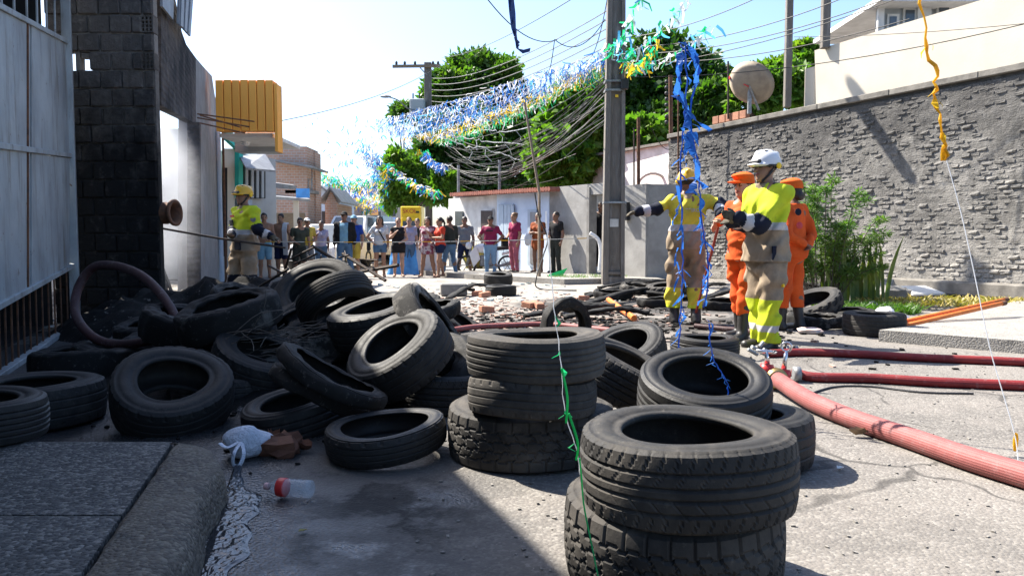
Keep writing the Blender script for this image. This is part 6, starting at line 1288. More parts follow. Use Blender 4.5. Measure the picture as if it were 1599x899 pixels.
# ------------------------------------------------------------------ firefighters and officers
FY = cloth('fluorescent_yellow_cloth', (0.5084, 0.5904, 0.0287, 1), (0.41, 0.492, 0.0246, 1), 5, dirt=(0.246, 0.2788, 0.041, 1)); FYD = cloth('dull_yellow_cloth', (0.5904, 0.5084, 0.0492, 1), (0.4756, 0.41, 0.041, 1), 5, dirt=(0.2952, 0.246, 0.0574, 1))
TANC = cloth('tan_turnout_cloth', (0.2788, 0.2173, 0.1517, 1), (0.2132, 0.164, 0.1148, 1), 6, dirt=(0.1312, 0.105, 0.0779, 1)); NAVY = cloth('navy_turnout_cloth', (0.00984, 0.01312, 0.02624, 1)); REFL = pm('reflective_tape', (0.41, 0.41, 0.4264, 1), (0.328, 0.328, 0.3444, 1), 20, .4, .1, 60)
ORG = cloth('orange_uniform', (0.6396, 0.0943, 0.0164, 1), (0.5084, 0.0738, 0.0123, 1), 5, dirt=(0.41, 0.0574, 0.0164, 1)); ORGC = cloth('orange_cap_cloth', (0.697, 0.123, 0.0164, 1)); GLV = pm('work_glove', (0.041, 0.0369, 0.0246, 1), (0.0984, 0.0738, 0.041, 1), 20, .8, .3, 60)
HY = pm('yellow_helmet_shell', (0.697, 0.41, 0.0246, 1), (0.615, 0.3444, 0.0246, 1), 4, .3); HW = pm('white_helmet_shell', (0.656, 0.656, 0.656, 1), (0.5904, 0.5904, 0.5986, 1), 4, .28)
def turnout(f, hem, mats, sleeve_navy=True, band=(.0, .07)):
    """jacket with yellow yoke, silver band, tan skirt; sleeves yellow to elbow then navy with tape"""
    J, s = f.J, f.J['s']; S = SDF(); torso_s(S, J, .038, 4, low=hem, flare=.03)
    S.cap(J['nec'] - np.array([0, 0, .04]) * s, J['nec'] + np.array([0, .0, .035]) * s, .082 * s, .08 * s, 11, .02)
    for K in 'LR':
        sh, el, wr = J['sh' + K], J['el' + K], J['wr' + K]; S.cap(mixv(J['nec'], sh, .5) + np.array([0, 0, .012]), sh + np.array([0, -.0, .004]), .068 * s, .086 * s, 12, .02)
        S.cap(sh, mixv(sh, el, .85), .082 * s, .072 * s, 5, .03); S.cap(mixv(sh, el, .85), el, .075 * s, .073 * s, 6, .02); S.cap(el, mixv(el, wr, .5), .073 * s, .066 * s, 6, .02); S.cap(mixv(el, wr, .5), mixv(el, wr, .68), .068 * s, .066 * s, 13, .015); S.cap(mixv(el, wr, .68), mixv(el, wr, .96), .062 * s, .058 * s, 6, .02)
    z0, z1 = J['wai'][2] + band[0] * s, J['wai'][2] + band[1] * s
    def tm(c, t):
        o = np.zeros(len(c), int); o[t == 4] = np.where(c[t == 4][:, 2] > z1, 0, np.where(c[t == 4][:, 2] > z0, 1, 2)); o[t == 5] = 0; o[t == 6] = 3; o[t == 13] = 1; o[t == 12] = 3; o[t == 11] = 2; return o
    nz = J['nec'][2] + .03 * s
    return f.add('jacket', S, mats, tm, cut=lambda X, Y, Z: np.maximum(hem - Z + 0 * X * Y, Z - nz + 0 * X * Y), wr=.015)
def pants(f, mats, zsplit=.47, r=1., cutb=.05, tape=True):
    J, s = f.J, f.J['s']; S = SDF(); S.cap(J['wai'] - np.array([0, 0, .06]) * s, J['pel'], .14 * s, .158 * s, 0, .04, (1.12, .86)); S.ell(J['pel'] + np.array([0, .05, -.04]) * s, np.array([.175, .14, .13]) * s, 0, .05)
    for K in 'LR':
        hi, kn, an = J['hi' + K], J['kn' + K], J['an' + K]; S.cap(hi, kn, .122 * s * r, .102 * s * r, 1, .035); S.cap(kn, mixv(kn, an, .96), .104 * s * r, .092 * s * r, 2, .03); S.ell(mixv(hi, kn, .55) + np.array([(1 if K == 'L' else -1) * .09, 0, 0]) * s, np.array([.04, .085, .1]) * s, 1, .02)
    zt = J['wai'][2] - .02 * s
    def tm(c, t):
        o = np.zeros(len(c), int); z = c[:, 2]; lo = z < zsplit * s; o[lo] = 1; o[(z < .23 * s) & (z > .17 * s)] = 2; return o
    return f.add('trousers', S, mats, tm, cut=lambda X, Y, Z: np.maximum(Z - zt + 0 * X * Y, cutb - Z + 0 * X * Y), wr=.018)
def boots(f, top=.3, mat=None):
    J, s = f.J, f.J['s']; S = SDF()
    for K in 'LR':
        an, kn, to = J['an' + K], J['kn' + K], J['to' + K]; S.cap(an + np.array([0, .035, -.05]) * s, an, .046 * s, .054 * s, 0, .02); S.cap(an, mixv(an, kn, top / .42), .056 * s, .066 * s, 0, .02); S.cap(an + np.array([0, 0, -.04]) * s, to, .048 * s, .042 * s, 0, .03, (1.1, 1)); S.cap(an + np.array([0, .04, -.072]) * s, to + np.array([0, 0, -.018]) * s, .024 * s, .024 * s, 0, .01, (1.9, 1))
    return f.add('boots', S, mat or M['boot'])
def gloves(f, mat=None, curl=.7, which='LR'):
    for K in which:
        S = SDF(); J = f.J; hand(S, J, K, True, 1.25, 0, curl); d = (J['el' + K] - J['wr' + K]); S.cap(J['wr' + K], J['wr' + K] + d * .2, .042, .05, 0, .02); f.add('glove', S, mat or GLV, h=.008)
def helmet(f, mat, tilt=0., goggles=True):
    J, s = f.J, f.J['s']; hd = J['hea']; S = SDF(); S.ell(hd + np.array([0, .012, .045]) * s, np.array([.118, .142, .128]) * s, 0); S.ell(hd + np.array([0, -.06, .03]) * s, np.array([.108, .115, .018]) * s, 0, .02); S.cap(hd + np.array([0, -.08, .13]) * s, hd + np.array([0, .12, .13]) * s, .03 * s, .03 * s, 0, .03)
    z0 = hd[2] + .012 * s
    o = f.add('helmet', S, mat, cut=lambda X, Y, Z: z0 - Z - .25 * (hd[1] - .02 - Y) * 0 + 0 * X, h=.008)
    m = MB(); m.lathe([(.121 * s, 0), (.124 * s, .012 * s), (.124 * s, .018 * s), (.119 * s, .02 * s)], 28, hd + np.array([0, .012, .012]) * s); m.v = [(x, (y - hd[1] - .012) * 1.18 + hd[1] + .012, z) for x, y, z in m.v]; f.raw('helmet_rim', m, M['black'], o, True)
    for q in (-1, 1):
        m = MB(); m.tube([hd + np.array([q * .085, .03, .02]) * s, hd + np.array([q * .078, -.02, -.06]) * s, hd + np.array([q * .03, -.06, -.118]) * s], .01 * s, 6); m.tube([hd + np.array([q * .085, .07, .02]) * s, hd + np.array([q * .078, -.02, -.06]) * s], .009 * s, 6); f.raw('chin_strap', m, M['black'], o)
        m = MB(); m.blob(hd + np.array([q * .122, .05, .02]) * s, .016, .03, .03, 8, 6); f.raw('side_clip', m, M['yellow'], o)
    for q in (-1, 0, 1):
        m = MB(); m.obox(hd + np.array([q * .045, .0, .168 - abs(q) * .014]) * s, (.011, 0, 0), (0, .05, 0), (0, 0, .006), .003); f.raw('vent', m, M['black'], o)
    if goggles: m = MB(); m.obox(hd + np.array([0, -.118, .05]) * s, (.075, 0, 0), (0, .022, .004), (0, .0, .026), .012); f.raw('goggles', m, M['black'], o)
    return o
gF = 'firefighters in yellow and tan turnout gear'
# left firefighter with the long pole (faces half left)
def local(f_loc, yaw, w): d = np.array(w) - np.array(f_loc); c, s_ = math.cos(-yaw), math.sin(-yaw); return np.array([d[0] * c - d[1] * s_, d[0] * s_ + d[1] * c, d[2]])
YL = 11.6; locL = np.array(at(382, YL)); yw = R(-38); s_ = 1.80 / 1.75
poleA, poleB = P(232, 353, YL - .9), P(446, 387, YL - .25)
hR = P(356, 370, YL - .45); hL = P(424, 383, YL - .32)
def P2l(p): return local(locL, yw, p) / s_
wr1, wr2 = P2l(P(362, 371, YL - .42)), P2l(P(427, 376, YL - .3))
J = skeleton(1.80, armR={'el': [-.30, .0, 1.15], 'wr': list(wr1 + np.array([0, 0, .03]))}, armL={'el': [.30, .02, 1.16], 'wr': list(wr2 + np.array([0, 0, .05]))}, legs={'L': {'kn': [.13, -.02, .5], 'an': [.16, .05, .085]}, 'R': {'kn': [-.14, -.1, .52], 'an': [-.17, -.1, .085]}}, girth=1.02)
f = Fig('firefighter in a yellow helmet poking a long pole into the smoking building', locL, yw, J, .012, SK['tan'], gF); f.body(); turnout(f, .84 * s_, [FY, REFL, TANC, NAVY]); pants(f, [TANC, NAVY, REFL], .5, cutb=.1); boots(f); gloves(f); helmet(f, HY)
m = MB(); m.box((-.075, -.155, 1.39), (.1, .012, .028), .003); f.raw('name_patch', m, M['red_paint']); m = MB(); m.box((-.07, -.17, 1.29), (.075, .03, .09), .008); f.raw('radio', m, M['black']); m = MB(); m.box((.11, -.19, .95), (.15, .02, .13), .01); f.raw('pocket', m, NAVY)
m = MB(); m.lathe([(.04, 0), (.04, .012)], 16, J['shL'] * .55 + J['elL'] * .45 + np.array([.05, -.06, 0]), (.6, -.8, .1)); f.raw('sleeve_badge', m, M['steel'])
m = MB(); m.tube([poleA, poleA.lerp(poleB, .5) - Vector((0, 0, .015)), poleB], .016, 8); m.build('long_pole', M['black_metal'], label='long thin dark pole held by the firefighter at the smoking building', cat='pole')
# firefighter seen from behind, left arm stretched towards the concrete pole
YK = 9.55; locK = np.array(at(1072, YK)); yk_ = R(180 - 6); s_ = 1.86 / 1.75
K2 = lambda p: local(locK, yk_, p) / s_
wL = K2(P(996, 331, YK - .05)); eL = K2(P(1028, 326, YK)); wR_ = K2(P(1128, 336, YK - .35)); eR = K2(P(1124, 322, YK - .05))
lo, hi_ = ('L', 'R') if wL[0] > 0 else ('R', 'L')
J = skeleton(1.86, head=(.0, -.02), girth=1.04, **{'arm' + lo: {'el': list(eL), 'wr': list(wL)}, 'arm' + hi_: {'el': list(eR + np.array([0, 0, .02])), 'wr': list(wR_)}}, legs={'L': {'kn': [.12, -.04, .5], 'an': [.13, .03, .085]}, 'R': {'kn': [-.11, -.05, .5], 'an': [-.1, .16, .1]}})
f = Fig('firefighter in a yellow helmet seen from behind with one arm stretched out sideways', locK, yk_, J, .0115, SK['brown'], gF); f.body(); turnout(f, .86 * s_, [FYD, REFL, TANC, NAVY]); pants(f, [TANC, FYD, FY], .42, cutb=.2); boots(f); gloves(f, curl=.5); helmet(f, HY, goggles=False); f.hair('short')
z = 1.395; tx = text('BOMBEIROS', V3(place(np.array([[0, .165, z]]), yk_, locK)[0]), .062, (R(90), 0, yk_ + math.pi), REFL, f.root)
# white helmeted firefighter, three-quarter from behind facing left
YH = 7.32; locH = np.array(at(1196, YH)); yh_ = R(-68); s_ = 1.83 / 1.75
H2 = lambda p: local(locH, yh_, p) / s_
wl_ = H2(P(1150, 340, YH - .30)); el_ = H2(P(1187, 352, YH - .2))
near = 'L' if place(np.array([[.2, 0, 1]]), yh_, locH)[0][1] < YH else 'R'; farK = 'R' if near == 'L' else 'L'; q = 1 if near == 'L' else -1
J = skeleton(1.83, girth=1.05, lean=(0, -.015), **{'arm' + near: {'el': list(el_), 'wr': list(wl_)}, 'arm' + farK: {'el': [-q * .24, -.06, 1.15], 'wr': [-q * .08, -.33, 1.16]}}, legs={'L': {'kn': [.1, -.03, .5], 'an': [.11, -.02, .085]}, 'R': {'kn': [-.1, .0, .5], 'an': [-.11, .08, .085]}})
f = Fig('firefighter in a white helmet standing with forearms raised beside the red hose coupling', locH, yh_, J, .010, SK['tan'], gF); f.body(); turnout(f, .80 * s_, [FY, REFL, TANC, NAVY]); pants(f, [TANC, FY, REFL], .46, cutb=.07); boots(f); gloves(f, curl=.45); helmet(f, HW); f.hair('short')
m = MB(); m.box((q * .21, -.04, .92), (.02, .13, .13), .008); f.raw('pocket', m, NAVY); m = MB(); m.box((q * .245, .0, .62), (.03, .02, .03), .004); f.raw('buckle', m, M['yellow']); m = MB(); m.tube([(q * .1, -.02, 1.47), (q * .17, .06, 1.36), (q * .19, .07, 1.2)], .012, 6, flat=.4); f.raw('reflective_strip', m, REFL)

# officers in orange
gO = 'officers in orange uniforms and caps'
def officer(label, px, Y, yaw, H, hair, skin, aL, aR, legs, h=.0105, bootH=.34):
    loc = np.array(at(px, Y)); J = skeleton(H, fem=True, girth=1.02, armL=aL(loc, yaw, H / 1.75), armR=aR(loc, yaw, H / 1.75), legs=legs); f = Fig(label, loc, yaw, J, h, SK[skin], gO); s = J['s']; f.body(fine=True)
    S = SDF(); torso_s(S, J, .024, 4, low=J['pel'][2] - .1 * s, flare=.012); S.cap(J['nec'] - np.array([0, 0, .03]), J['nec'] + np.array([0, 0, .03]), .07, .07, 4, .02)
    for K in 'LR': S.cap(J['sh' + K], J['el' + K], .078 * s, .066 * s, 5, .03); S.cap(J['el' + K], mixv(J['el' + K], J['wr' + K], .95), .064 * s, .05 * s, 5, .02); S.ell(J['che'] + np.array([(1 if K == 'L' else -1) * .07, -.13, .02]) * s, np.array([.05, .03, .05]) * s, 5, .01)
    zl = J['pel'][2] - .1 * s; nz = J['nec'][2] + .02; f.add('shirt', S, ORG, cut=lambda X, Y, Z: np.maximum(zl - Z + 0 * X * Y, Z - nz + 0 * X * Y), wr=.013)
    m = MB(); m.lathe([(.158 * s, 0), (.166 * s, .006), (.166 * s, .045), (.158 * s, .05)], 28, J['wai'] + np.array([0, .0, -.05]) * s); m.v = [(x, (y - J['wai'][1]) * .86 + J['wai'][1] + .005, z) for x, y, z in m.v]; f.raw('belt', m, ORGC, None, True)
    S = SDF(); S.cap(J['wai'] - np.array([0, 0, .06]) * s, J['pel'], .13 * s, .15 * s, 0, .04, (1.12, .86)); S.ell(J['pel'] + np.array([0, .05, -.04]) * s, np.array([.165, .13, .125]) * s, 0, .05)
    for K in 'LR':
        hi, kn, an = J['hi' + K], J['kn' + K], J['an' + K]; S.cap(hi, kn, .108 * s, .08 * s, 0, .035); S.cap(kn, mixv(kn, an, .6), .08 * s, .078 * s, 0, .03); S.ell(mixv(hi, kn, .5) + np.array([(1 if K == 'L' else -1) * .085, 0, 0]), np.array([.03, .07, .09]), 0, .02)
    zb = .27 * s; f.add('trousers', S, ORG, cut=lambda X, Y, Z: np.maximum(zb - Z + 0 * X * Y, Z - J['wai'][2]), wr=.015); boots(f, bootH); f.hair(hair)
    hd = J['hea']; S = SDF(); S.ell(hd + np.array([0, .015, .06]) * s, np.array([.1, .118, .1]) * s, 0); S.ell(hd + np.array([0, -.015, .115]) * s, np.array([.105, .125, .035]) * s, 0, .03); S.ell(hd + np.array([0, -.125, .045]) * s, np.array([.075, .085, .013]) * s, 1, .012)
    zc_ = hd[2] + .035 * s; f.add('cap', S, ORGC, cut=lambda X, Y, Z: zc_ - Z + 0 * X * Y, h=.009)
    return f
def wp_(px, py, Y): return lambda loc, yaw, s: list(local(loc, yaw, P(px, py, Y)) / s)
arm = lambda e, w: (lambda loc, yaw, s: {'el': e(loc, yaw, s), 'wr': w(loc, yaw, s)})
stand = {'L': {'kn': [.1, -.03, .5], 'an': [.11, -.05, .085]}, 'R': {'kn': [-.1, .0, .5], 'an': [-.11, .07, .085]}}
fo = officer('officer in orange uniform and cap facing left beside the white helmeted firefighter', 1160, 8.05, R(-60), 1.70, 'bun', 'light', arm(wp_(1158, 334, 7.7), wp_(1132, 343, 7.85)), arm(wp_(1140, 330, 8.3), wp_(1122, 348, 8.25)), {'L': {'kn': [.1, -.06, .5], 'an': [.11, -.1, .085]}, 'R': {'kn': [-.1, .05, .5], 'an': [-.11, .1, .085]}})
fo2 = officer('officer in orange uniform with hands behind her back right of the white helmeted firefighter', 1236, 8.85, R(-140), 1.70, 'nape', 'brown', lambda *a: {'el': [.27, .1, 1.13], 'wr': [.05, .19, 1.02]}, lambda *a: {'el': [-.27, .1, 1.13], 'wr': [-.05, .19, 1.0]}, stand)
for i, (px, py) in enumerate(((1246, 331), (1248, 352))):
    m = MB(); c = P(px, py, 8.62); m.lathe([(.038, 0), (.04, .008), (.001, .014)], 14, c, (.25, -1, .1)); o = m.build('sleeve_badge', [NAVY, M['red_paint']][i], fo2.root)
# red crowbar-like lever held between them
m = MB(); a, b = G(1082, 506), P(1122, 352, 8.6); m.tube([a, a.lerp(b, .5), b], .017, 8); m.tube([a, a + Vector((-.02, -.02, -.0))], .026, 8); m.build('red_pole_tool', M['hose_red'] if 'hose_red' in M else pm('dull_red_steel', (.28, .045, .03, 1), (.2, .035, .025, 1), 9, .6), label='red metal bar held upright in front of the officer in orange', cat='tool')
# ------------------------------------------------------------------ hoses
def hose_mat(name, c1, c2, rib=True):
    t = NT(name); v = t.pos(); col = t.mix(t.ramp(t.noise(v, 5, 5), .35, .65), c1, c2); col = t.mix(t.ramp(t.noise(v, 22, 5, .7), .55, .7, 0, .5), col, tuple(np.array(c1[:3]) * .5 + .12) + (1,)); t.set(col, .62, 0, .35); t.bump(t.noise(v, 160, 3), .3, .004); return t.mat
M['hose_pink'] = hose_mat('sun_faded_red_hose', (0.264, 0.084, 0.0784, 1), (0.192, 0.056, 0.0528, 1)); M['hose_red'] = hose_mat('dark_red_hose', (0.208, 0.0176, 0.0176, 1), (0.152, 0.0144, 0.016, 1)); M['hose_dark'] = hose_mat('dirty_red_hose', (0.048, 0.016, 0.0176, 1), (0.032, 0.0128, 0.0144, 1))
def hose(pts, r, mat, label, n=16, ribs=True, taper=None):
    c = curve_pts(pts, 14); V = []; m = MB(); m.tube(c, r, n * 2 if ribs else n, False)
    if ribs:        # fine lengthwise ribs of the woven jacket
        k = n * 2
        for i in range(len(c)):
            for q in range(1, k, 2): a = i * k + q; p = Vector(m.v[a]); m.v[a] = tuple(p + (c[i] - p) * .018)
    return m.build('fire_hose', mat, smooth=not ribs, label=label, cat='hose', group='red fire hoses on the road')
r1 = .054
h0 = G(1222, 618) + Vector((0, 0, r1)); zz = lambda p, r: Vector((p.x, p.y, r))
hose([zz(G(1212, 610), .085), zz(G(1262, 640), .066)] + [zz(G(x, y), r1) for x, y in ((1330, 668), (1420, 700), (1510, 733), (1600, 762), (1720, 800), (1880, 845))], r1, M['hose_pink'], 'thick sun faded red hose running to the lower right corner', 28)
hose([zz(G(1238, 592), .06)] + [zz(G(x, y), .036) for x, y in ((1270, 596), (1360, 598), (1460, 604), (1600, 610), (1760, 618))], .036, M['hose_red'], 'middle red hose lying across the road from the coupling')
hose([zz(G(x, y), .036) for x, y in ((1200, 558), (1260, 556), (1340, 559), (1440, 565), (1600, 572), (1780, 584))], .036, M['hose_red'], 'farthest red hose lying along the pavement edge')
# three-way coupling
cq = G(1206, 606); cp_ = thing('hose_coupling', 'red three-way hose coupling with chrome handles by the tilted tyre', 'hose coupling', tuple(cq))
ax = (G(1262, 640) - cq).normalized(); b0 = zz(G(1212, 610), .085)
m = MB(); m.lathe([(.06, -.05), (.072, -.045), (.072, -.03), (.064, -.026), (.064, -.012), (.076, -.008), (.076, .012), (.066, .016), (.066, .03), (.06, .035)], 28, b0, ax); m.build('brass_ring', M['brass'], cp_, True)
m = MB(); m.lathe([(.05, -.22), (.062, -.2), (.066, -.12), (.062, -.05), (.05, -.04)], 20, b0, ax); m.build('body', M['red_paint'], cp_, True)
for px, py, hx, hy in ((1222, 582, 1228, 548), (1196, 574, 1197, 548)):
    a = P(px, py + 12, b0.y + .05); b = P(px + 2, py - 6, b0.y + .06); m = MB(); m.tube([a, a.lerp(b, .5), b], [.05, .052, .044], 14); m.build('valve', M['red_paint'], cp_, True)
    e = P(hx, hy, b0.y + .06); m = MB(); m.tube([b, b.lerp(e, .5), e], [.02, .016, .012], 8); m.lathe([(.026, -.008), (.04, -.008), (.04, .008), (.026, .008)], 14, e + Vector((0, 0, .03)), (.3, 1, 0), closed=True) if hx > 1210 else m.tube([e - Vector((.07, 0, 0)), e + Vector((.07, .01, -.008))], .014, 8); m.build('handle', pm('chrome', (.6, .6, .62, 1), (.45, .45, .47, 1), 9, .22, metal=.9), cp_, True)
m = MB(); m.lathe([(.035, 0), (.055, .004), (.055, .05), (.04, .055)], 20, zz(G(1238, 596), .06), (1, -.1, 0)); m.build('outlet', M['steel'], cp_, True)
m = MB(); a = P(1241, 541, 7.0); 
for i in range(2): m = MB(); m.lathe([(.028, 0), (.04, 0), (.04, .03), (.028, .03)], 14, P(1226 + i * 14, 546, 7.05), (1, 0, 0), closed=True); m.build('lug_ring', M['steel'], cp_, True)
for i in range(5): 
    m = MB(); a = P(1168 + i * 6, 545 - (i % 2) * 4, 6.6 + i * .06); m.tube([a, a + Vector((.09 - .05 * (i % 2), .02, -.05 + .03 * i * (i % 2)))], .016, 8); m.build('lever', M['steel'], cp_)
# hose loop by the gate and hose through the pile
lp = [P(280, 540, 5.6), P(275, 500, 5.75), P(252, 460, 5.95), P(220, 430, 6.15), P(180, 415, 6.35), P(145, 418, 6.45), P(122, 450, 6.4), P(118, 490, 6.2), P(140, 522, 6.0), P(175, 537, 5.9), P(225, 534, 5.8), P(270, 522, 5.75), P(320, 506, 5.9), P(382, 494, 6.1), P(430, 492, 6.4)]
hose(lp, .036, M['hose_dark'], 'stiff hose standing up in a loop beside the grey gate', 16, False)
cl = thing('hose_coupling', 'grey metal coupling on the looping hose', 'hose coupling', tuple(P(279, 525, 5.62)))
m = MB(); m.lathe([(.04, -.05), (.055, -.045), (.055, -.02), (.047, -.015), (.047, .015), (.058, .02), (.058, .045), (.04, .05)], 20, P(279, 523, 5.64), (.08, 0, 1)); m.build('collar', M['steel'], cl, True)
hose([zz(G(700, 522), .04), zz(G(740, 516), .04), zz(G(800, 513), .04), zz(G(860, 512), .04), zz(G(960, 522), .04)], .032, M['hose_pink'], 'faded hose passing behind the stack of three', 12, False)
hose([zz(G(1085, 514), .04), zz(G(1130, 518), .035), zz(G(1170, 522), .035), zz(G(1215, 534), .035)], .03, M['hose_dark'], 'dark red hose lying behind the firefighters boots', 12, False)
m = MB(); c = [zz(G(x, y), .008) for x, y in ((1252, 622), (1300, 606), (1360, 605), (1440, 614), (1520, 616))]; m.tube(curve_pts(c, 8), .007, 6); m.build('black_cord', M['black'], label='thin black cord lying beside the middle red hose', cat='cord')
# ------------------------------------------------------------------ orange poles, paddle, bars
for i, (a, b) in enumerate(((P(1362, 522, 8.35), P(1571, 476, 9.25)), (P(1366, 528, 8.2), P(1568, 482, 9.1)))):
    m = MB(); a = Vector((a.x, a.y, .08 - .03 * i)); b = Vector((b.x, b.y, .32 - .03 * i)); m.tube([a, b], .024, 10); d = (b - a).normalized(); pl = m.build('orange_pole', ORG if False else pm('orange_fibreglass', (.72, .2, .04, 1), (.6, .15, .03, 1), 12, .45), smooth=True, label=['upper', 'lower'][i] + ' of two orange poles propped on the pavement edge', cat='pole', group='orange poles at the pavement edge'); m = MB(); m.tube([b - d * .05, b + d * .02], .028, 10); m.build('end_cap', M['rust'], pl)
m = MB(); a, b = G(950, 480), G(990, 503); m.tube([Vector((a.x, a.y, .12)), Vector((b.x, b.y, .05))], .04, 8); m.build('orange_stick', bpy.data.materials['orange_fibreglass'], label='short orange stick lying by the leaning dusty tyre', cat='stick')
frame = thing('burnt_bed_frame', 'burnt tangle of thin steel bars behind the upright tyre', 'metal frame', tuple(P(540, 430, 8)))
for x0, y0, x1, y1, r in ((488, 384, 580, 441, .028), (535, 396, 602, 438, .026), (540, 428, 622, 414, .032), (452, 405, 490, 386, .016), (460, 412, 495, 396, .016), (530, 402, 545, 398, .016), (440, 440, 455, 388, .02), (404, 448, 450, 420, .022), (425, 440, 412, 460, .02), (420, 415, 452, 432, .018), (545, 426, 575, 422, .016), (562, 405, 590, 406, .012)):
    m = MB(); m.tube([P(x0, y0, 7.9), P(x1, y1, 7.5)], r * .62, 6); m.build('bar', M['black_metal'], frame)
m = MB(); a, b = G(855, 436, .02), G(930, 424, .1); m.tube([a, b], .025, 6); m.build('broom_handle', M['wood'], label='wooden handle lying by the verge left of the concrete pole', cat='stick')
m = MB(); c = G(868, 436, .05); m.add([c + Vector((-.14, 0, -.02)), c + Vector((.1, -.1, .0)), c + Vector((.3, .1, .28)), c + Vector((-.02, .1, .1)), c + Vector((-.18, -.02, .12))], [(0, 1, 2, 3), (0, 3, 4), (1, 2, 4)]); m.build('green_plastic_scrap', RB['green'], label='green plastic scrap on the verge left of the concrete pole', cat='scrap')
m = MB(); m.tube(curve_pts([P(835, 300, 16.5), P(842, 340, 16.5), P(855, 372, 16.4), P(848, 400, 16.3), P(838, 432, 16), zz(G(842, 452), .02), zz(G(900, 455), .02)], 6), .014, 6); m.build('hanging_wire', M['cable'], label='loose black wire dangling to the ground left of the concrete pole', cat='wire')
# barrier tape and handrail
tp = thing('barrier_tape', 'thin yellow and white barrier tape strung in front of the crowd', 'tape', tuple(P(700, 374, 19.4)))
for i in range(34):
    u0, u1 = i / 34, (i + .96) / 34; a, b = P(lerp(415, 932, u0), 378 - 6 * u0 + 3 * math.sin(u0 * 3.1), 19.2), P(lerp(415, 932, u1), 378 - 6 * u1 + 3 * math.sin(u1 * 3.1), 19.2)
    m = MB(); m.prism([a, b, b + Vector((0, .01, .02)), a + Vector((0, .01, .02))], (0, .002, 0)); m.build('tape_segment', RB['yellow'] if i % 4 == 0 else M['cream'], tp)
m = MB(); m.tube(curve_pts([P(921, 364, 19.6), P(934, 374, 19.6), P(938, 392, 19.6), P(936, 425, 19.6)], 6), .05, 10); m.build('handrail', M['white_plastic'], smooth=True, label='pale curved pipe rail in front of the gateway', cat='rail')
# ------------------------------------------------------------------ yellow cooler, freezer, motorbike, cars
YC = 26.0; a, b = P(626, 400, YC), P(657, 400, YC); zt = P(640, 322, YC).z
cool = thing('drinks_cooler', 'tall yellow drinks cooler with a glass door standing behind the crowd', 'cooler', ((a.x + b.x) / 2, YC, 0))
cx, w = (a.x + b.x) / 2, b.x - a.x
m = MB(); m.box((cx, YC + .4, zt / 2 + .05), (w, .8, zt - .1), .03); m.build('cabinet', M['yellow'], cool)
m = MB(); m.box((cx + w / 2 + .02, YC + .45, zt / 2 + .05), (.05, .78, zt - .12), .01); m.build('side_panel', pm('pale_yellow_enamel', (.85, .74, .3, 1), (.78, .66, .25, 1), 3, .4), cool)
m = MB(); m.box((cx, YC - .02, zt / 2 - .1), (w * .86, .05, zt - .55), .02); dr = m.build('door', M['yellow'], cool); m = MB(); m.box((cx, YC - .05, zt / 2 - .12), (w * .74, .02, zt - .75)); m.build('glass', M['glass'], dr); m = MB(); m.box((cx + w * .40, YC - .07, zt / 2), (.03, .04, .5)); m.build('handle', M['black'], dr)
text('SKOL', (cx - .02, YC - .025, zt - .17), .2, (R(90), 0, 0), M['red_paint'], cool); m = MB(); m.box((cx + w * .36, YC - .02, zt - .2), (.11, .02, .06)); m.build('display', M['black'], cool)
text('SKOL', (cx + w / 2 + .05, YC + .3, zt * .62), .3, (R(90), R(-90), R(90)), M['red_paint'], cool)
YF = 22.6; a, b = P(641, 400, YF), P(684, 400, YF); fz = thing('chest_freezer', 'white chest freezer in the street between the women', 'freezer', ((a.x + b.x) / 2, YF, 0)); cx, w = (a.x + b.x) / 2, b.x - a.x
m = MB(); m.box((cx, YF + .3, .44), (w, .6, .84), .03); m.build('cabinet', M['white_plastic'], fz); m = MB(); m.box((cx, YF + .3, .895), (w + .03, .63, .06), .02); m.build('lid', M['white_plastic'], fz); m = MB(); m.box((cx, YF - .02, .9), (.2, .03, .03)); m.build('handle', M['steel'], fz)
m = MB(); V = []; rg = random.Random(3)
for i in range(9):
    x = P(lerp(611, 652, i / 8), 400, YF).x
    for j in range(6): z = .82 * (1 - j / 5) + .02; V.append((x + rg.uniform(-.03, .03) + (j - 2) * .02 * (i - 4) / 4, YF - .18 - .09 * j * .5 + .07 * math.sin(i * 2.1 + j * .6), z))
V2 = [(x, y + .05, z) for x, y, z in V]; m.add(V, [(i * 6 + j, i * 6 + 6 + j, i * 6 + 7 + j, i * 6 + 1 + j) for i in range(8) for j in range(5)]); m.build('blue_plastic_sheet', M['tarp_blue'], smooth=True, label='crumpled blue plastic sheet draped beside the white freezer', cat='plastic sheet')
mo = thing('motorcycle', 'small white and grey motorcycle parked behind the man in magenta', 'motorcycle', tuple(Vector((P(760, 400, 22.3).x, 22.3, 0)))); ox, oy = mo.location.x, 22.3
for dx in (-.58, .6):
    m = MB(); m.lathe([(.23, -.04), (.28, -.045), (.29, 0), (.28, .045), (.23, .04)], 24, (ox + dx, oy, .29), (.1, 1, 0), closed=True); wh_ = m.build('wheel', M['black'], mo, True); m = MB(); m.lathe([(.03, -.05), (.03, .05)], 12, (ox + dx, oy, .29), (.1, 1, 0))
    for k in range(6): an = k * math.pi / 3; m.tube([(ox + dx, oy, .29), (ox + dx + .23 * math.cos(an), oy, .29 + .23 * math.sin(an))], .012, 5)
    m.build('spokes', M['steel'], wh_)
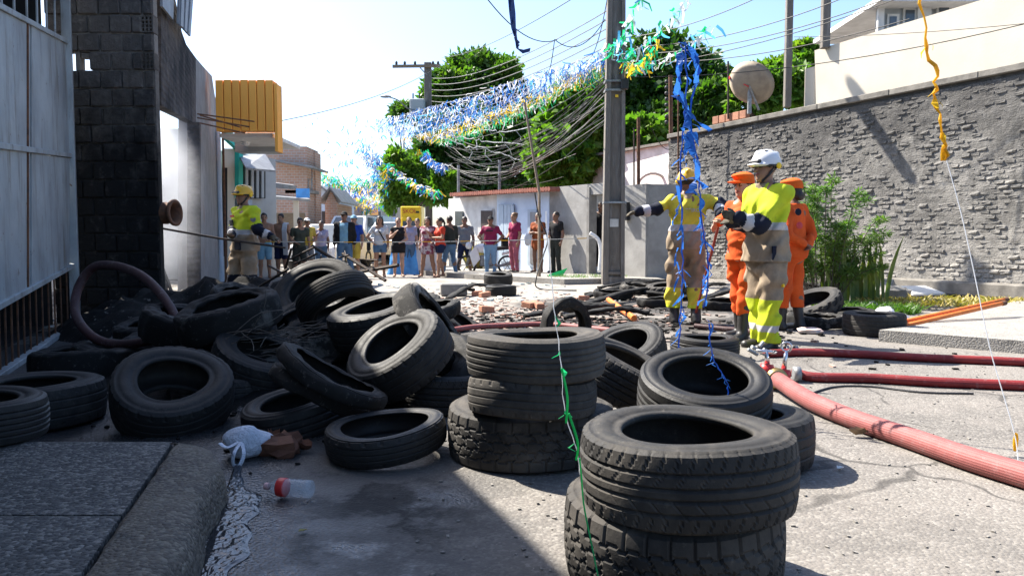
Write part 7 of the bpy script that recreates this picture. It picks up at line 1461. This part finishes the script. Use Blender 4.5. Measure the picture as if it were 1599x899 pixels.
for nm_, mt, f_ in (('fuel_tank', 'white_plastic', lambda m: m.blob((ox - .12, oy, .78), .26, .14, .14, 12, 8)), ('seat', 'black', lambda m: m.obox((ox + .36, oy, .78), (.34, 0, .03), (0, .12, 0), (0, 0, .06), .04)), ('engine', 'steel', lambda m: m.obox((ox, oy, .42), (.2, 0, 0), (0, .13, 0), (0, 0, .16), .03)), ('fork', 'steel', lambda m: m.tube([(ox - .58, oy, .29), (ox - .42, oy, .95)], .035, 8)), ('handlebar', 'black', lambda m: m.tube([(ox - .38, oy - .34, 1.02), (ox - .44, oy, .97), (ox - .38, oy + .34, 1.02)], .018, 8)), ('headlight', 'white_plastic', lambda m: m.blob((ox - .52, oy, .86), .1, .12, .11, 10, 7)), ('rear_fender', 'white_plastic', lambda m: m.obox((ox + .66, oy, .66), (.22, 0, .05), (0, .09, 0), (0, 0, .04), .03)), ('exhaust', 'steel', lambda m: m.tube([(ox, oy - .12, .3), (ox + .4, oy - .16, .28), (ox + .8, oy - .16, .38)], .045, 8)), ('side_panel', 'white_plastic', lambda m: m.obox((ox - .34, oy - .12, .55), (.1, 0, .12), (0, .03, 0), (-.06, 0, .2), .02))):
    m = MB(); f_(m); m.build(nm_, M[mt], mo, nm_ in ('fuel_tank', 'headlight', 'exhaust', 'fork'))
def car(label, x, Y, yaw, paint, suv=False, rear=False):
    t = thing('parked_car', label, 'car', (x, Y, gz(Y)), 'vehicles parked along the far street'); c, s_ = math.cos(yaw), math.sin(yaw); L, W_, H_ = (4.3, 1.75, 1.72) if suv else (4.0, 1.68, 1.48)
    def w(v): return [(x + a * c - b * s_, Y + a * s_ + b * c, z + gz(Y)) for a, b, z in v]       # local: a across, b along (front at -b)
    def put_(nm, m, mat, par=None, sm=False): m.v = w(m.v); return m.build(nm, mat, par or t, sm)
    h2 = L / 2; bl_ = .92 if suv else .86
    prof = [(-h2, .32), (-h2 - .03, .55), (-h2 + .05, .74), (-h2 + 1.0, bl_), (h2 - .35, bl_ + .03), (h2 - .02, .8), (h2 + .02, .5), (h2 - .04, .3)]
    m = MB(); n = len(prof); V = []
    for a, k in ((-1, .94), (-.92, 1), (.92, 1), (1, .94)):
        for b, z in prof: V.append((a * W_ / 2, b * (k if abs(a) == 1 else 1), z))
    m.add(V, [tuple(range(n)), tuple(range(3 * n, 4 * n))[::-1]] + [(j * n + i, j * n + (i + 1) % n, (j + 1) * n + (i + 1) % n, (j + 1) * n + i) for j in range(3) for i in range(n)]); put_('body', m, paint)
    m = MB(); z0, z1 = bl_, H_; f0, f1, r0, r1 = -h2 + 1.0, -h2 + 1.75, h2 - .75, h2 - .15
    if suv: r0, r1 = h2 - .35, h2 - .12
    q = [(f0, z0, .80), (r1, z0 + .02, .80), (r0, z1, .64), (f1, z1, .64)]; V = [(-k * W_ / 1.75, b, z) for b, z, k in q] + [(k * W_ / 1.75, b, z) for b, z, k in q]; m.add(V, [(0, 1, 2, 3), (7, 6, 5, 4), (0, 4, 5, 1), (1, 5, 6, 2), (2, 6, 7, 3), (3, 7, 4, 0)]); put_('cabin', m, paint)
    def glass(nm, pts): m = MB(); m.prism(pts, (0, 0, .0)) if False else m.add(pts, [tuple(range(len(pts)))]); return put_(nm, m, M['glass'])
    e = .012
    lp_ = lambda a, b, t_: tuple(np.array(a) * (1 - t_) + np.array(b) * t_)
    A, B, C, D = (-.80, f0, z0), (.80, f0, z0), (.64, f1, z1), (-.64, f1, z1); k = W_ / 1.75
    def inset(Q, o): cc = np.mean(Q, 0); return [tuple(np.array([p[0] * k, p[1], p[2]]) * .86 + np.array([cc[0] * k, cc[1], cc[2]]) * .14 + np.array(o)) for p in Q]
    glass('windscreen', inset([A, B, C, D], (0, -e, e))); glass('rear_window', inset([(-.80, r1, z0), (-.64, r0, z1), (.64, r0, z1), (.80, r1, z0)], (0, e, e)))
    for sg in (-1, 1): glass('side_window', inset([(sg * .80, f0 + .25, z0), (sg * .64, f1 + .05, z1), (sg * .64, r0 - .05, z1), (sg * .80, r1 - .25, z0 + .02)], (sg * e * 1.5, 0, 0)))
    for sg in (-1, 1):
        for b in (-h2 + .75, h2 - .75): m = MB(); m.lathe([(.2, -.09), (.3, -.1), (.32, 0), (.3, .1), (.2, .09)], 20, (sg * (W_ / 2 - .08), b, .32), (1, 0, 0), closed=True); m.lathe([(.01, -.07), (.2, -.06), (.2, .06), (.01, .07)], 16, (sg * (W_ / 2 - .08), b, .32), (1, 0, 0)); put_('wheel', m, M['black'], sm=True)
        m = MB(); m.obox((sg * .58, -h2 + .02, .66), (.2, 0, 0), (0, .08, 0), (0, 0, .07), .02); put_('headlight', m, M['white_plastic']); m = MB(); m.obox((sg * .66, h2 - .04, .72), (.12, 0, 0), (0, .06, 0), (0, 0, .12), .02); put_('tail_light', m, M['red_paint'])
        m = MB(); m.blob((sg * (W_ / 2 + .08), f0 + .35, z0 + .08), .1, .05, .07, 8, 5); put_('mirror', m, paint)
    m = MB(); m.obox((0, -h2 - .02, .42), (.5, 0, 0), (0, .03, 0), (0, 0, .08), .01); put_('grille', m, M['black']); m = MB(); m.obox((0, h2 + .02, .5), (.22, 0, 0), (0, .012, 0), (0, 0, .06)); put_('plate', m, M['white_plastic'])
    return t
CP = {k: pm(k + '_car_paint', c, tuple(np.array(c[:3]) * .93) + (1,), 3, .25, spec=.6) for k, c in {'white': (.7, .7, .7, 1), 'silver': (.42, .43, .44, 1), 'dark': (.03, .032, .036, 1), 'blue': (.03, .12, .4, 1)}.items()}
car('white car parked behind the woman in the lilac t-shirt', P(512, 380, 25).x, 25.5, R(-8), CP['white']); car('pale hatchback parked behind the man in the open jacket', P(552, 380, 31).x, 31, R(-6), CP['white'], True)
car('dark off-roader parked beyond the pale hatchback', P(580, 380, 40).x, 40, R(-5), CP['dark'], True); car('silver car beyond the dark off-roader', P(592, 380, 47).x, 48, R(-5), CP['silver']); car('blue car farthest along the street', P(602, 380, 56).x, 57, R(-5), CP['blue'])
car('white car with red tail lights parked beside the yellow cooler', P(617, 380, 28.5).x, 29.5, R(176), CP['white'])
# ------------------------------------------------------------------ plants
def plant_leaves(name, label, cat, base, n, fn, mat, group=None):
    V = np.array([v for i in range(n) for v in fn(i)]); o = obj(name, V, np.arange(len(V)).reshape(-1, 4), mat, label=label, cat=cat, group=group); return o
rs = np.random.RandomState(17)
b0 = G(1305, 480); b0 = Vector((b0.x, b0.y + .5, 0)); bt = thing('bush', 'feathery bright green bush against the brick wall', 'bush', tuple(b0)); Vs = []; sm_ = MB()
for i in range(46):
    a = rs.uniform(0, 6.28); r_ = rs.uniform(.1, .95); top_ = np.array([b0.x + math.cos(a) * r_ * .95, b0.y + math.sin(a) * r_ * .45, rs.uniform(.5, 2.05) * (1 - .25 * r_)]); root = np.array([b0.x + math.cos(a) * .2, b0.y + math.sin(a) * .15, 0])
    pts = curve_pts([root, (root + top_) / 2 + np.array([0, 0, .15]), top_, top_ + np.array([math.cos(a) * .18, 0, .05])], 7); sm_.tube(pts, .007, 4, False)
    for p in pts[6:]:
        for k in range(20):
            d = rs.normal(size=3); d[2] *= .5; d /= np.linalg.norm(d); e = np.array(p) + d * .07 * rs.uniform(); L = rs.uniform(.04, .10); s = np.cross(d, rs.normal(size=3)); s = s / np.linalg.norm(s) * L * .13; Vs += [e, e + d * L * .5 + s, e + d * L, e + d * L * .5 - s]
obj('foliage', np.array(Vs), np.arange(len(Vs)).reshape(-1, 4), M['leaf_fine'], bt); sm_.build('stems', M['bark'], bt, kind='stuff')
sq = G(1345, 478); sq = Vector((sq.x, sq.y + .35, 0)); st = thing('snake_plant', 'clump of dark upright sword shaped leaves at the foot of the brick wall', 'plant', tuple(sq))
M['sword'] = leaf_mat('sword_leaf', (.05, .10, .03, 1), (.09, .14, .04, 1), (.2, .22, .06, 1), .15)
for i in range(46):
    x, y = sq.x + rs.uniform(-.42, .5), sq.y + rs.uniform(-.2, .25); h = rs.uniform(.65, 1.2); dx, dy = rs.uniform(-.22, .22), rs.uniform(-.15, .1); w = rs.uniform(.028, .045); m = MB(); V = []
    for k in range(6):
        u = k / 5; ww = w * (1 - u ** 3) * (.7 + .6 * u if u < .5 else 1); V += [(x + dx * u * u - ww, y + dy * u * u, h * u), (x + dx * u * u, y + dy * u * u + .015, h * u), (x + dx * u * u + ww, y + dy * u * u, h * u)]
    m.add(V, [(k * 3 + q, k * 3 + q + 1, k * 3 + q + 4, k * 3 + q + 3) for k in range(5) for q in (0, 1)]); m.build('leaf', M['sword'], st)
def tuft(name, label, cx, cy, rx, ry, n, h, mat, lean=.3, kind='stuff', wd_=.008, cat='grass', z0=0):
    Vs = []
    for i in range(n):
        a = rs.uniform(0, 6.28); r_ = math.sqrt(rs.uniform()); p = np.array([cx + math.cos(a) * r_ * rx, cy + math.sin(a) * r_ * ry, z0]); hh = h * rs.uniform(.4, 1.2); d = np.array([rs.normal() * lean, rs.normal() * lean, 1.]); s = np.array([math.cos(a * 7), math.sin(a * 7), 0]) * wd_
        Vs += [p - s, p + s, p + d * hh * .6 + s * .6, p + d * hh + np.array([0, 0, -.1 * hh])]
    return obj(name, np.array(Vs), np.arange(len(Vs)).reshape(-1, 4), mat, label=label, cat=cat, kind=kind)
def gg(x, y): q = G(x, y); return q.x, q.y
tuft('grass', 'green weeds growing round the foot of the concrete pole', *gg(920, 440), 1.0, .7, 1500, .2, M['leaf_fine']); tuft('grass', 'green weeds at the foot of the boundary wall', *gg(1025, 437), .5, .4, 700, .35, M['leaf_fine']); tuft('grass', 'dry grassy verge before the crowd', *gg(830, 436), 1.2, .8, 1500, .1, leaf_mat('dry_grass', (0.16, 0.176, 0.048, 1), (0.24, 0.224, 0.08, 1), (0.096, 0.16, 0.032, 1)))
tuft('ground_cover', 'low green weeds below the sword leaved plant', *gg(1355, 486), .7, .6, 1800, .14, M['leaf'], .9, wd_=.02, cat='weeds')
M['yellow_leaf'] = leaf_mat('yellow_leaf', (.30, .22, .05, 1), (.2, .18, .05, 1), (.36, .28, .09, 1), .2)
tuft('ground_cover', 'yellowing creeper leaves along the pavement below the footing', *gg(1490, 478), 1.5, .8, 900, .10, M['yellow_leaf'], 1., wd_=.03, cat='weeds', z0=.05); tuft('ground_cover', 'yellowing creeper at the right edge by the footing', *gg(1600, 462), 1.0, .8, 700, .3, M['yellow_leaf'], .9, wd_=.03, cat='weeds', z0=.05)
tuft('ground_cover', 'yellow flowering weed by the dark brown door', P(740, 400, 24.2).x, 24.2, .25, .2, 250, .8, M['yellow_leaf'], .3, wd_=.03, cat='weeds', z0=.13)
# ------------------------------------------------------------------ stones, bricks, litter
def rock(px, py, w, h, mat, label, cat='stone', group=None, z=0, seed=0, cz=None):
    r_ = random.Random(seed); c = G(px, py, z); k = c.y / F; m = MB(); m.blob((c.x, c.y + w * k * .4, z + h * k * .42), w * k / 2, w * k * .4, h * k / 2, 9, 6, .22, r_)
    return m.build('stone' if cat == 'stone' else cat.replace(' ', '_'), mat, label=label, cat=cat, group=group)
for i, (x, y, w, h) in enumerate(((1376, 468, 26, 26), (1392, 456, 30, 26), (1408, 448, 22, 20), (1400, 470, 44, 30), (1380, 446, 20, 16), (1416, 462, 26, 18), (1366, 480, 18, 14))): rock(x, y + 4, w, h, M['concrete'], ['left', 'upper', 'topmost', 'large front', 'small rear', 'right', 'small front left'][i] + ' grey stone of the rubble heap at the foot of the brick wall', group='rubble heap at the brick wall', seed=i)
m = MB(); c = G(1440, 462); m.obox((c.x, c.y, .1), (.42, .1, 0), (-.1, .2, .06), (0, 0, .02), .01); m.build('broken_board', M['white'], label='broken whitish board lying below the wall footing', cat='board')
m = MB(); c = G(1500, 458); m.obox((c.x, c.y, .12), (.6, .1, .03), (-.02, .1, .0), (0, 0, .02), .01); m.build('old_plank', M['wood'], label='old grey plank lying among yellow leaves by the wall', cat='plank')
for i, (x, y) in enumerate(((1385, 500), (1412, 510))): rock(x, y, 34 - i * 8, 22, M['white_plastic'], ['larger', 'smaller'][i] + ' white plastic bag behind the grey tyre by the orange poles', 'plastic bag', None, 0, 40 + i)
rock(1270, 522, 40, 10, pm('pale_rags', (.5, .36, .32, 1), (.62, .55, .5, 1), 14, .9), 'pale pink rag lying by the right officer boots', 'rag', None, 0, 51)
for i, (x, y) in enumerate(((745, 462), (757, 464), (833, 480), (842, 482), (825, 481), (648, 452), (760, 488), (912, 470))):
    m = MB(); c = G(x, y); a = .6 * i; m.obox((c.x, c.y, .05), (.10 * math.cos(a), .10 * math.sin(a), .01), (-.06 * math.sin(a), .06 * math.cos(a), 0), (0, 0, .045), .01); m.build('brick', M['brick'], label=['red brick beside the two tyres in the street', 'broken brick touching the front street tyre', 'red brick lying between the pile and the arch', 'brick fragment right of the middle bricks', 'brick fragment left of the middle bricks', 'grey red brick behind the pile', 'lone brick piece on the sooty road', 'brick left of the burnt casings'][i], cat='brick', group='bricks scattered on the road')
m = MB(); c = G(700, 462); m.obox((c.x + .1, c.y, .12), (.24, .03, 0), (-.02, .12, 0), (0, 0, .11), .02); m.build('concrete_block', M['concrete'], label='grey concrete block lying behind the pile of tyres', cat='block')
# scattered small litter as countless pieces
def litter(name, label, n, area, size, mat, seed, cat='debris', zmax=.03):
    r_ = random.Random(seed); m = MB()
    for i in range(n):
        x, y = area(r_); s = size * r_.uniform(.4, 1.5); a = r_.uniform(0, 3.1); m.obox((x, y, s * .25 + .002), (s * math.cos(a), s * math.sin(a), s * r_.uniform(-.2, .2)), (-s * .6 * math.sin(a), s * .6 * math.cos(a), 0), (0, 0, s * r_.uniform(.15, .4)))
    return m.build(name, mat, label=label, cat=cat, kind='stuff')
box_area = lambda x0, x1, y0, y1: (lambda r_: (r_.uniform(x0, x1), r_.uniform(y0, y1)))
def gau(cx, cy, sx, sy): return lambda r_: (r_.gauss(cx, sx), r_.gauss(cy, sy))
litter('brick_rubble', 'crushed brick and mortar crumbs strewn over the road', 800, gau(-.2, 11.2, 1.6, 1.8), .026, pm('crumbs', (.33, .17, .12, 1), (.36, .31, .27, 1), 2, .95, rand=.1), 4); litter('ash_debris', 'charred crumbs around the pile and burnt casings', 1500, gau(.3, 9.3, 2.2, 1.3), .024, M['ash'], 5); litter('ash_debris', 'charred crumbs in front of the tyre pile', 260, gau(-1.6, 4.6, 1.2, .6), .012, M['ash'], 6)
litter('gravel', 'loose gravel and grit on the sunlit road', 900, box_area(-.4, 4, 2.0, 7.5), .006, pm('grit', (.3, .28, .25, 1), (.1, .095, .09, 1), 40, .95, rand=.1), 7); litter('pale_litter', 'pale scraps of paper and plastic strewn before the crowd', 60, gau(-1.2, 15.5, 1.6, 2.0), .045, pm('paper_scrap', (.6, .62, .6, 1), (.4, .5, .48, 1), 3, .9), 8); litter('white_ash', 'whitish ash flakes at the foot of the burnt building', 160, gau(-4.3, 9.9, .7, .9), .04, pm('white_flake', (.6, .6, .6, 1), (.3, .3, .3, 1), 6, .95), 9)
# white carrier bag
cb_ = G(398, 716); cz_ = .1; bg = SDF(); k = cb_.y / F
for (x, y, rx, ry, q) in ((400, 690, 23, 22, 0), (388, 686, 20, 18, 0), (362, 684, 20, 15, 0), (378, 694, 22, 15, 0)): p = P(x, y, cb_.y + .05); bg.ell((p.x, p.y, max(p.z, ry * k * .9)), (rx * k, rx * k * .9, ry * k), 0, .06)
V, Fc, tg = bg.mesh(.008, wrinkle=.02, seed=5)
bag = obj('carrier_bag', V, Fc, pm('white_film_bag', (.62, .66, .74, 1), (.46, .51, .6, 1), 6, .4, 1., 42, .02, c3=(.55, .3, .36, 1), s3=7, lo3=.66, hi3=.75), smooth=True, label='knotted white plastic carrier bag by the pavement corner', cat='plastic bag')
m = MB(); m.tube(curve_pts([P(376, 690, cb_.y - .05), P(366, 706, cb_.y - .12), P(364, 724, cb_.y - .12), P(374, 726, cb_.y - .12), P(381, 708, cb_.y - .1), P(378, 692, cb_.y - .06)], 6), .009, 6, flat=.35); m.build('bag_handle', bpy.data.materials['white_film_bag'], bag)
m = MB(); m.tube(curve_pts([P(372, 690, cb_.y - .04), P(355, 698, cb_.y - .08), P(344, 692, cb_.y - .06)], 6), .012, 6, flat=.4); m.build('bag_handle', bpy.data.materials['white_film_bag'], bag)
# dead leaves
M['dead_leaf'] = pm('dead_leaf', (0.16, 0.068, 0.04, 1), (0.096, 0.04, 0.024, 1), 12, .75, .5, 30)
def dead_leaf(px, py, L, W_, ang, label, curl=.4, seed=0, z=0, mat=None):
    r_ = random.Random(seed); c = G(px, py, z); m = MB(); V = []; n = 7
    for i in range(n):
        u = i / (n - 1); w = W_ * math.sin(math.pi * min(1, u * .93 + .04)) * .5
        for q in (-1, -.45, 0, .45, 1): x, y = (u - .5) * L, q * w; zz_ = abs(q) * w * curl * 1.6 + .02 * L * math.sin(u * 5 + seed) + abs(u - .5) ** 2 * L * curl + r_.uniform(-.012, .012) * (L / .2) + .008; V.append((c.x + x * math.cos(ang) - y * math.sin(ang), c.y + x * math.sin(ang) + y * math.cos(ang), z + zz_))
    m.add(V, [(i * 5 + j, i * 5 + j + 1, i * 5 + j + 6, i * 5 + j + 5) for i in range(n - 1) for j in range(4)]); return m.build('dead_leaf', mat or M['dead_leaf'], smooth=True, label=label, cat='leaf', group=None)
for (x, y, L_, h_, sd__, lb) in ((434, 712, .10, .055, 3, 'large crumpled brown leaf right of the white carrier bag'), (450, 702, .075, .05, 8, 'crumpled brown leaf leaning behind the large one')):
    c = G(x, y); r_ = random.Random(sd__); m = MB(); m.blob((c.x, c.y, h_ * .75), L_, L_ * .6, h_, 9, 6, .42, r_); m.build('dead_leaf', M['dead_leaf'], label=lb, cat='leaf')
dead_leaf(474, 706, .12, .07, -.6, 'smaller pale brown leaf right of the curled leaves', .9, 3); dead_leaf(428, 690, .15, .06, 2.0, 'thin brown leaf upright behind the carrier bag', 1.1, 4); dead_leaf(566, 660, .16, .06, .2, 'brown leaf by the thin bald tyre', .4, 5); dead_leaf(473, 832, .035, .022, .8, 'tiny yellow leaf on the wet road', .4, 6, mat=M['yellow_leaf']); dead_leaf(1341, 682, .11, .05, .1, 'dry brown leaf on the sunlit road near the thick hose', 1.1, 7, mat=pm('dry_leaf', (.3, .2, .11, 1), (.2, .13, .07, 1), 12, .8)); dead_leaf(1312, 735, .05, .03, .8, 'pale scrap of paper right of the front stack', .6, 8, mat=M['white']); dead_leaf(575, 653, .10, .07, .9, 'white scrap of paper in the gap of the pile', .3, 9, mat=M['white'])
# plastic bottle
bp = G(452, 778); ba = Vector((.93, -.20, 0)).normalized(); b0 = Vector((bp.x, bp.y, .045)) - ba * .0
bt_ = thing('plastic_bottle', 'empty clear plastic bottle with red label lying on the wet road', 'bottle', (bp.x, bp.y, 0))
def clear_mat():
    t = NT('clear_plastic'); t.set((.5, .6, .68, 1), .1, 0, .6); tr = t.n('ShaderNodeBsdfTransparent'); ms = t.n('ShaderNodeMixShader', {0: .3, 1: tr.outputs[0], 2: t.bs.outputs[0]}); t.link(ms.outputs[0], t.out.inputs[0]); t.bump(t.noise(t.pos(), 60, 3), .5, .01); return t.mat
m = MB(); m.lathe([(.012, -.095), (.013, -.08), (.03, -.06), (.036, -.045), (.0365, .0), (.034, .008), (.0375, .02), (.034, .032), (.0375, .045), (.034, .057), (.0375, .07), (.036, .095), (.025, .102), (.01, .096)], 22, b0, ba); m.build('shell', clear_mat(), bt_, True)
m = MB(); m.lathe([(.0372, -.046), (.038, -.044), (.038, -.016), (.0372, -.014)], 22, b0, ba); m.build('label', M['red_paint'], bt_, True)
m = MB(); m.lathe([(.014, -.108), (.0145, -.106), (.0145, -.092), (.014, -.09)], 16, b0, ba); m.build('cap', pm('bottle_cap', (.5, .3, .3, 1), rough=.5), bt_, True)
# ------------------------------------------------------------------ smoke drifting from the burnt building
def smoke():
    m = MB(); m.box((0, 0, 0), (3.1, 4.6, 3.7)); o = m.build('smoke', None, kind='stuff', label='thin pale smoke drifting out of the burnt building doorway', cat='smoke'); o.location = c0 + sd * 2.75 - sn * 1.3; o.rotation_euler = (0, 0, math.atan2(-sd.x, sd.y))
    mt = bpy.data.materials.new('smoke_air'); mt.use_nodes = True; t = mt.node_tree; t.nodes.remove(t.nodes['Principled BSDF']); out = t.nodes['Material Output']; pv = t.nodes.new('ShaderNodeVolumePrincipled'); pv.inputs['Color'].default_value = (.93, .95, 1, 1); pv.inputs['Anisotropy'].default_value = .35
    g = t.nodes.new('ShaderNodeNewGeometry'); nz = t.nodes.new('ShaderNodeTexNoise'); nz.inputs['Scale'].default_value = .75; nz.inputs['Detail'].default_value = 4; t.links.new(g.outputs['Position'], nz.inputs['Vector'])
    mr = t.nodes.new('ShaderNodeMapRange'); mr.inputs[1].default_value = .42; mr.inputs[2].default_value = .72; mr.inputs[3].default_value = 0; mr.inputs[4].default_value = 1.0; t.links.new(nz.outputs['Fac'], mr.inputs[0])
    # fade towards the faces of the volume
    tc = t.nodes.new('ShaderNodeTexCoord'); sp_ = t.nodes.new('ShaderNodeSeparateXYZ'); t.links.new(tc.outputs['Generated'], sp_.inputs[0]); last = mr.outputs[0]
    for ax_ in range(3):
        a = t.nodes.new('ShaderNodeMath'); a.operation = 'PINGPONG'; a.inputs[1].default_value = .5; t.links.new(sp_.outputs[ax_], a.inputs[0]); b = t.nodes.new('ShaderNodeMapRange'); b.inputs[2].default_value = .3; t.links.new(a.outputs[0], b.inputs[0]); c = t.nodes.new('ShaderNodeMath'); c.operation = 'MULTIPLY'; t.links.new(last, c.inputs[0]); t.links.new(b.outputs[0], c.inputs[1]); last = c.outputs[0]
    t.links.new(last, pv.inputs['Density']); t.links.new(pv.outputs[0], out.inputs['Volume']); o.data.materials.clear(); o.data.materials.append(mt); SC.cycles.volume_step_rate = 4
smoke()
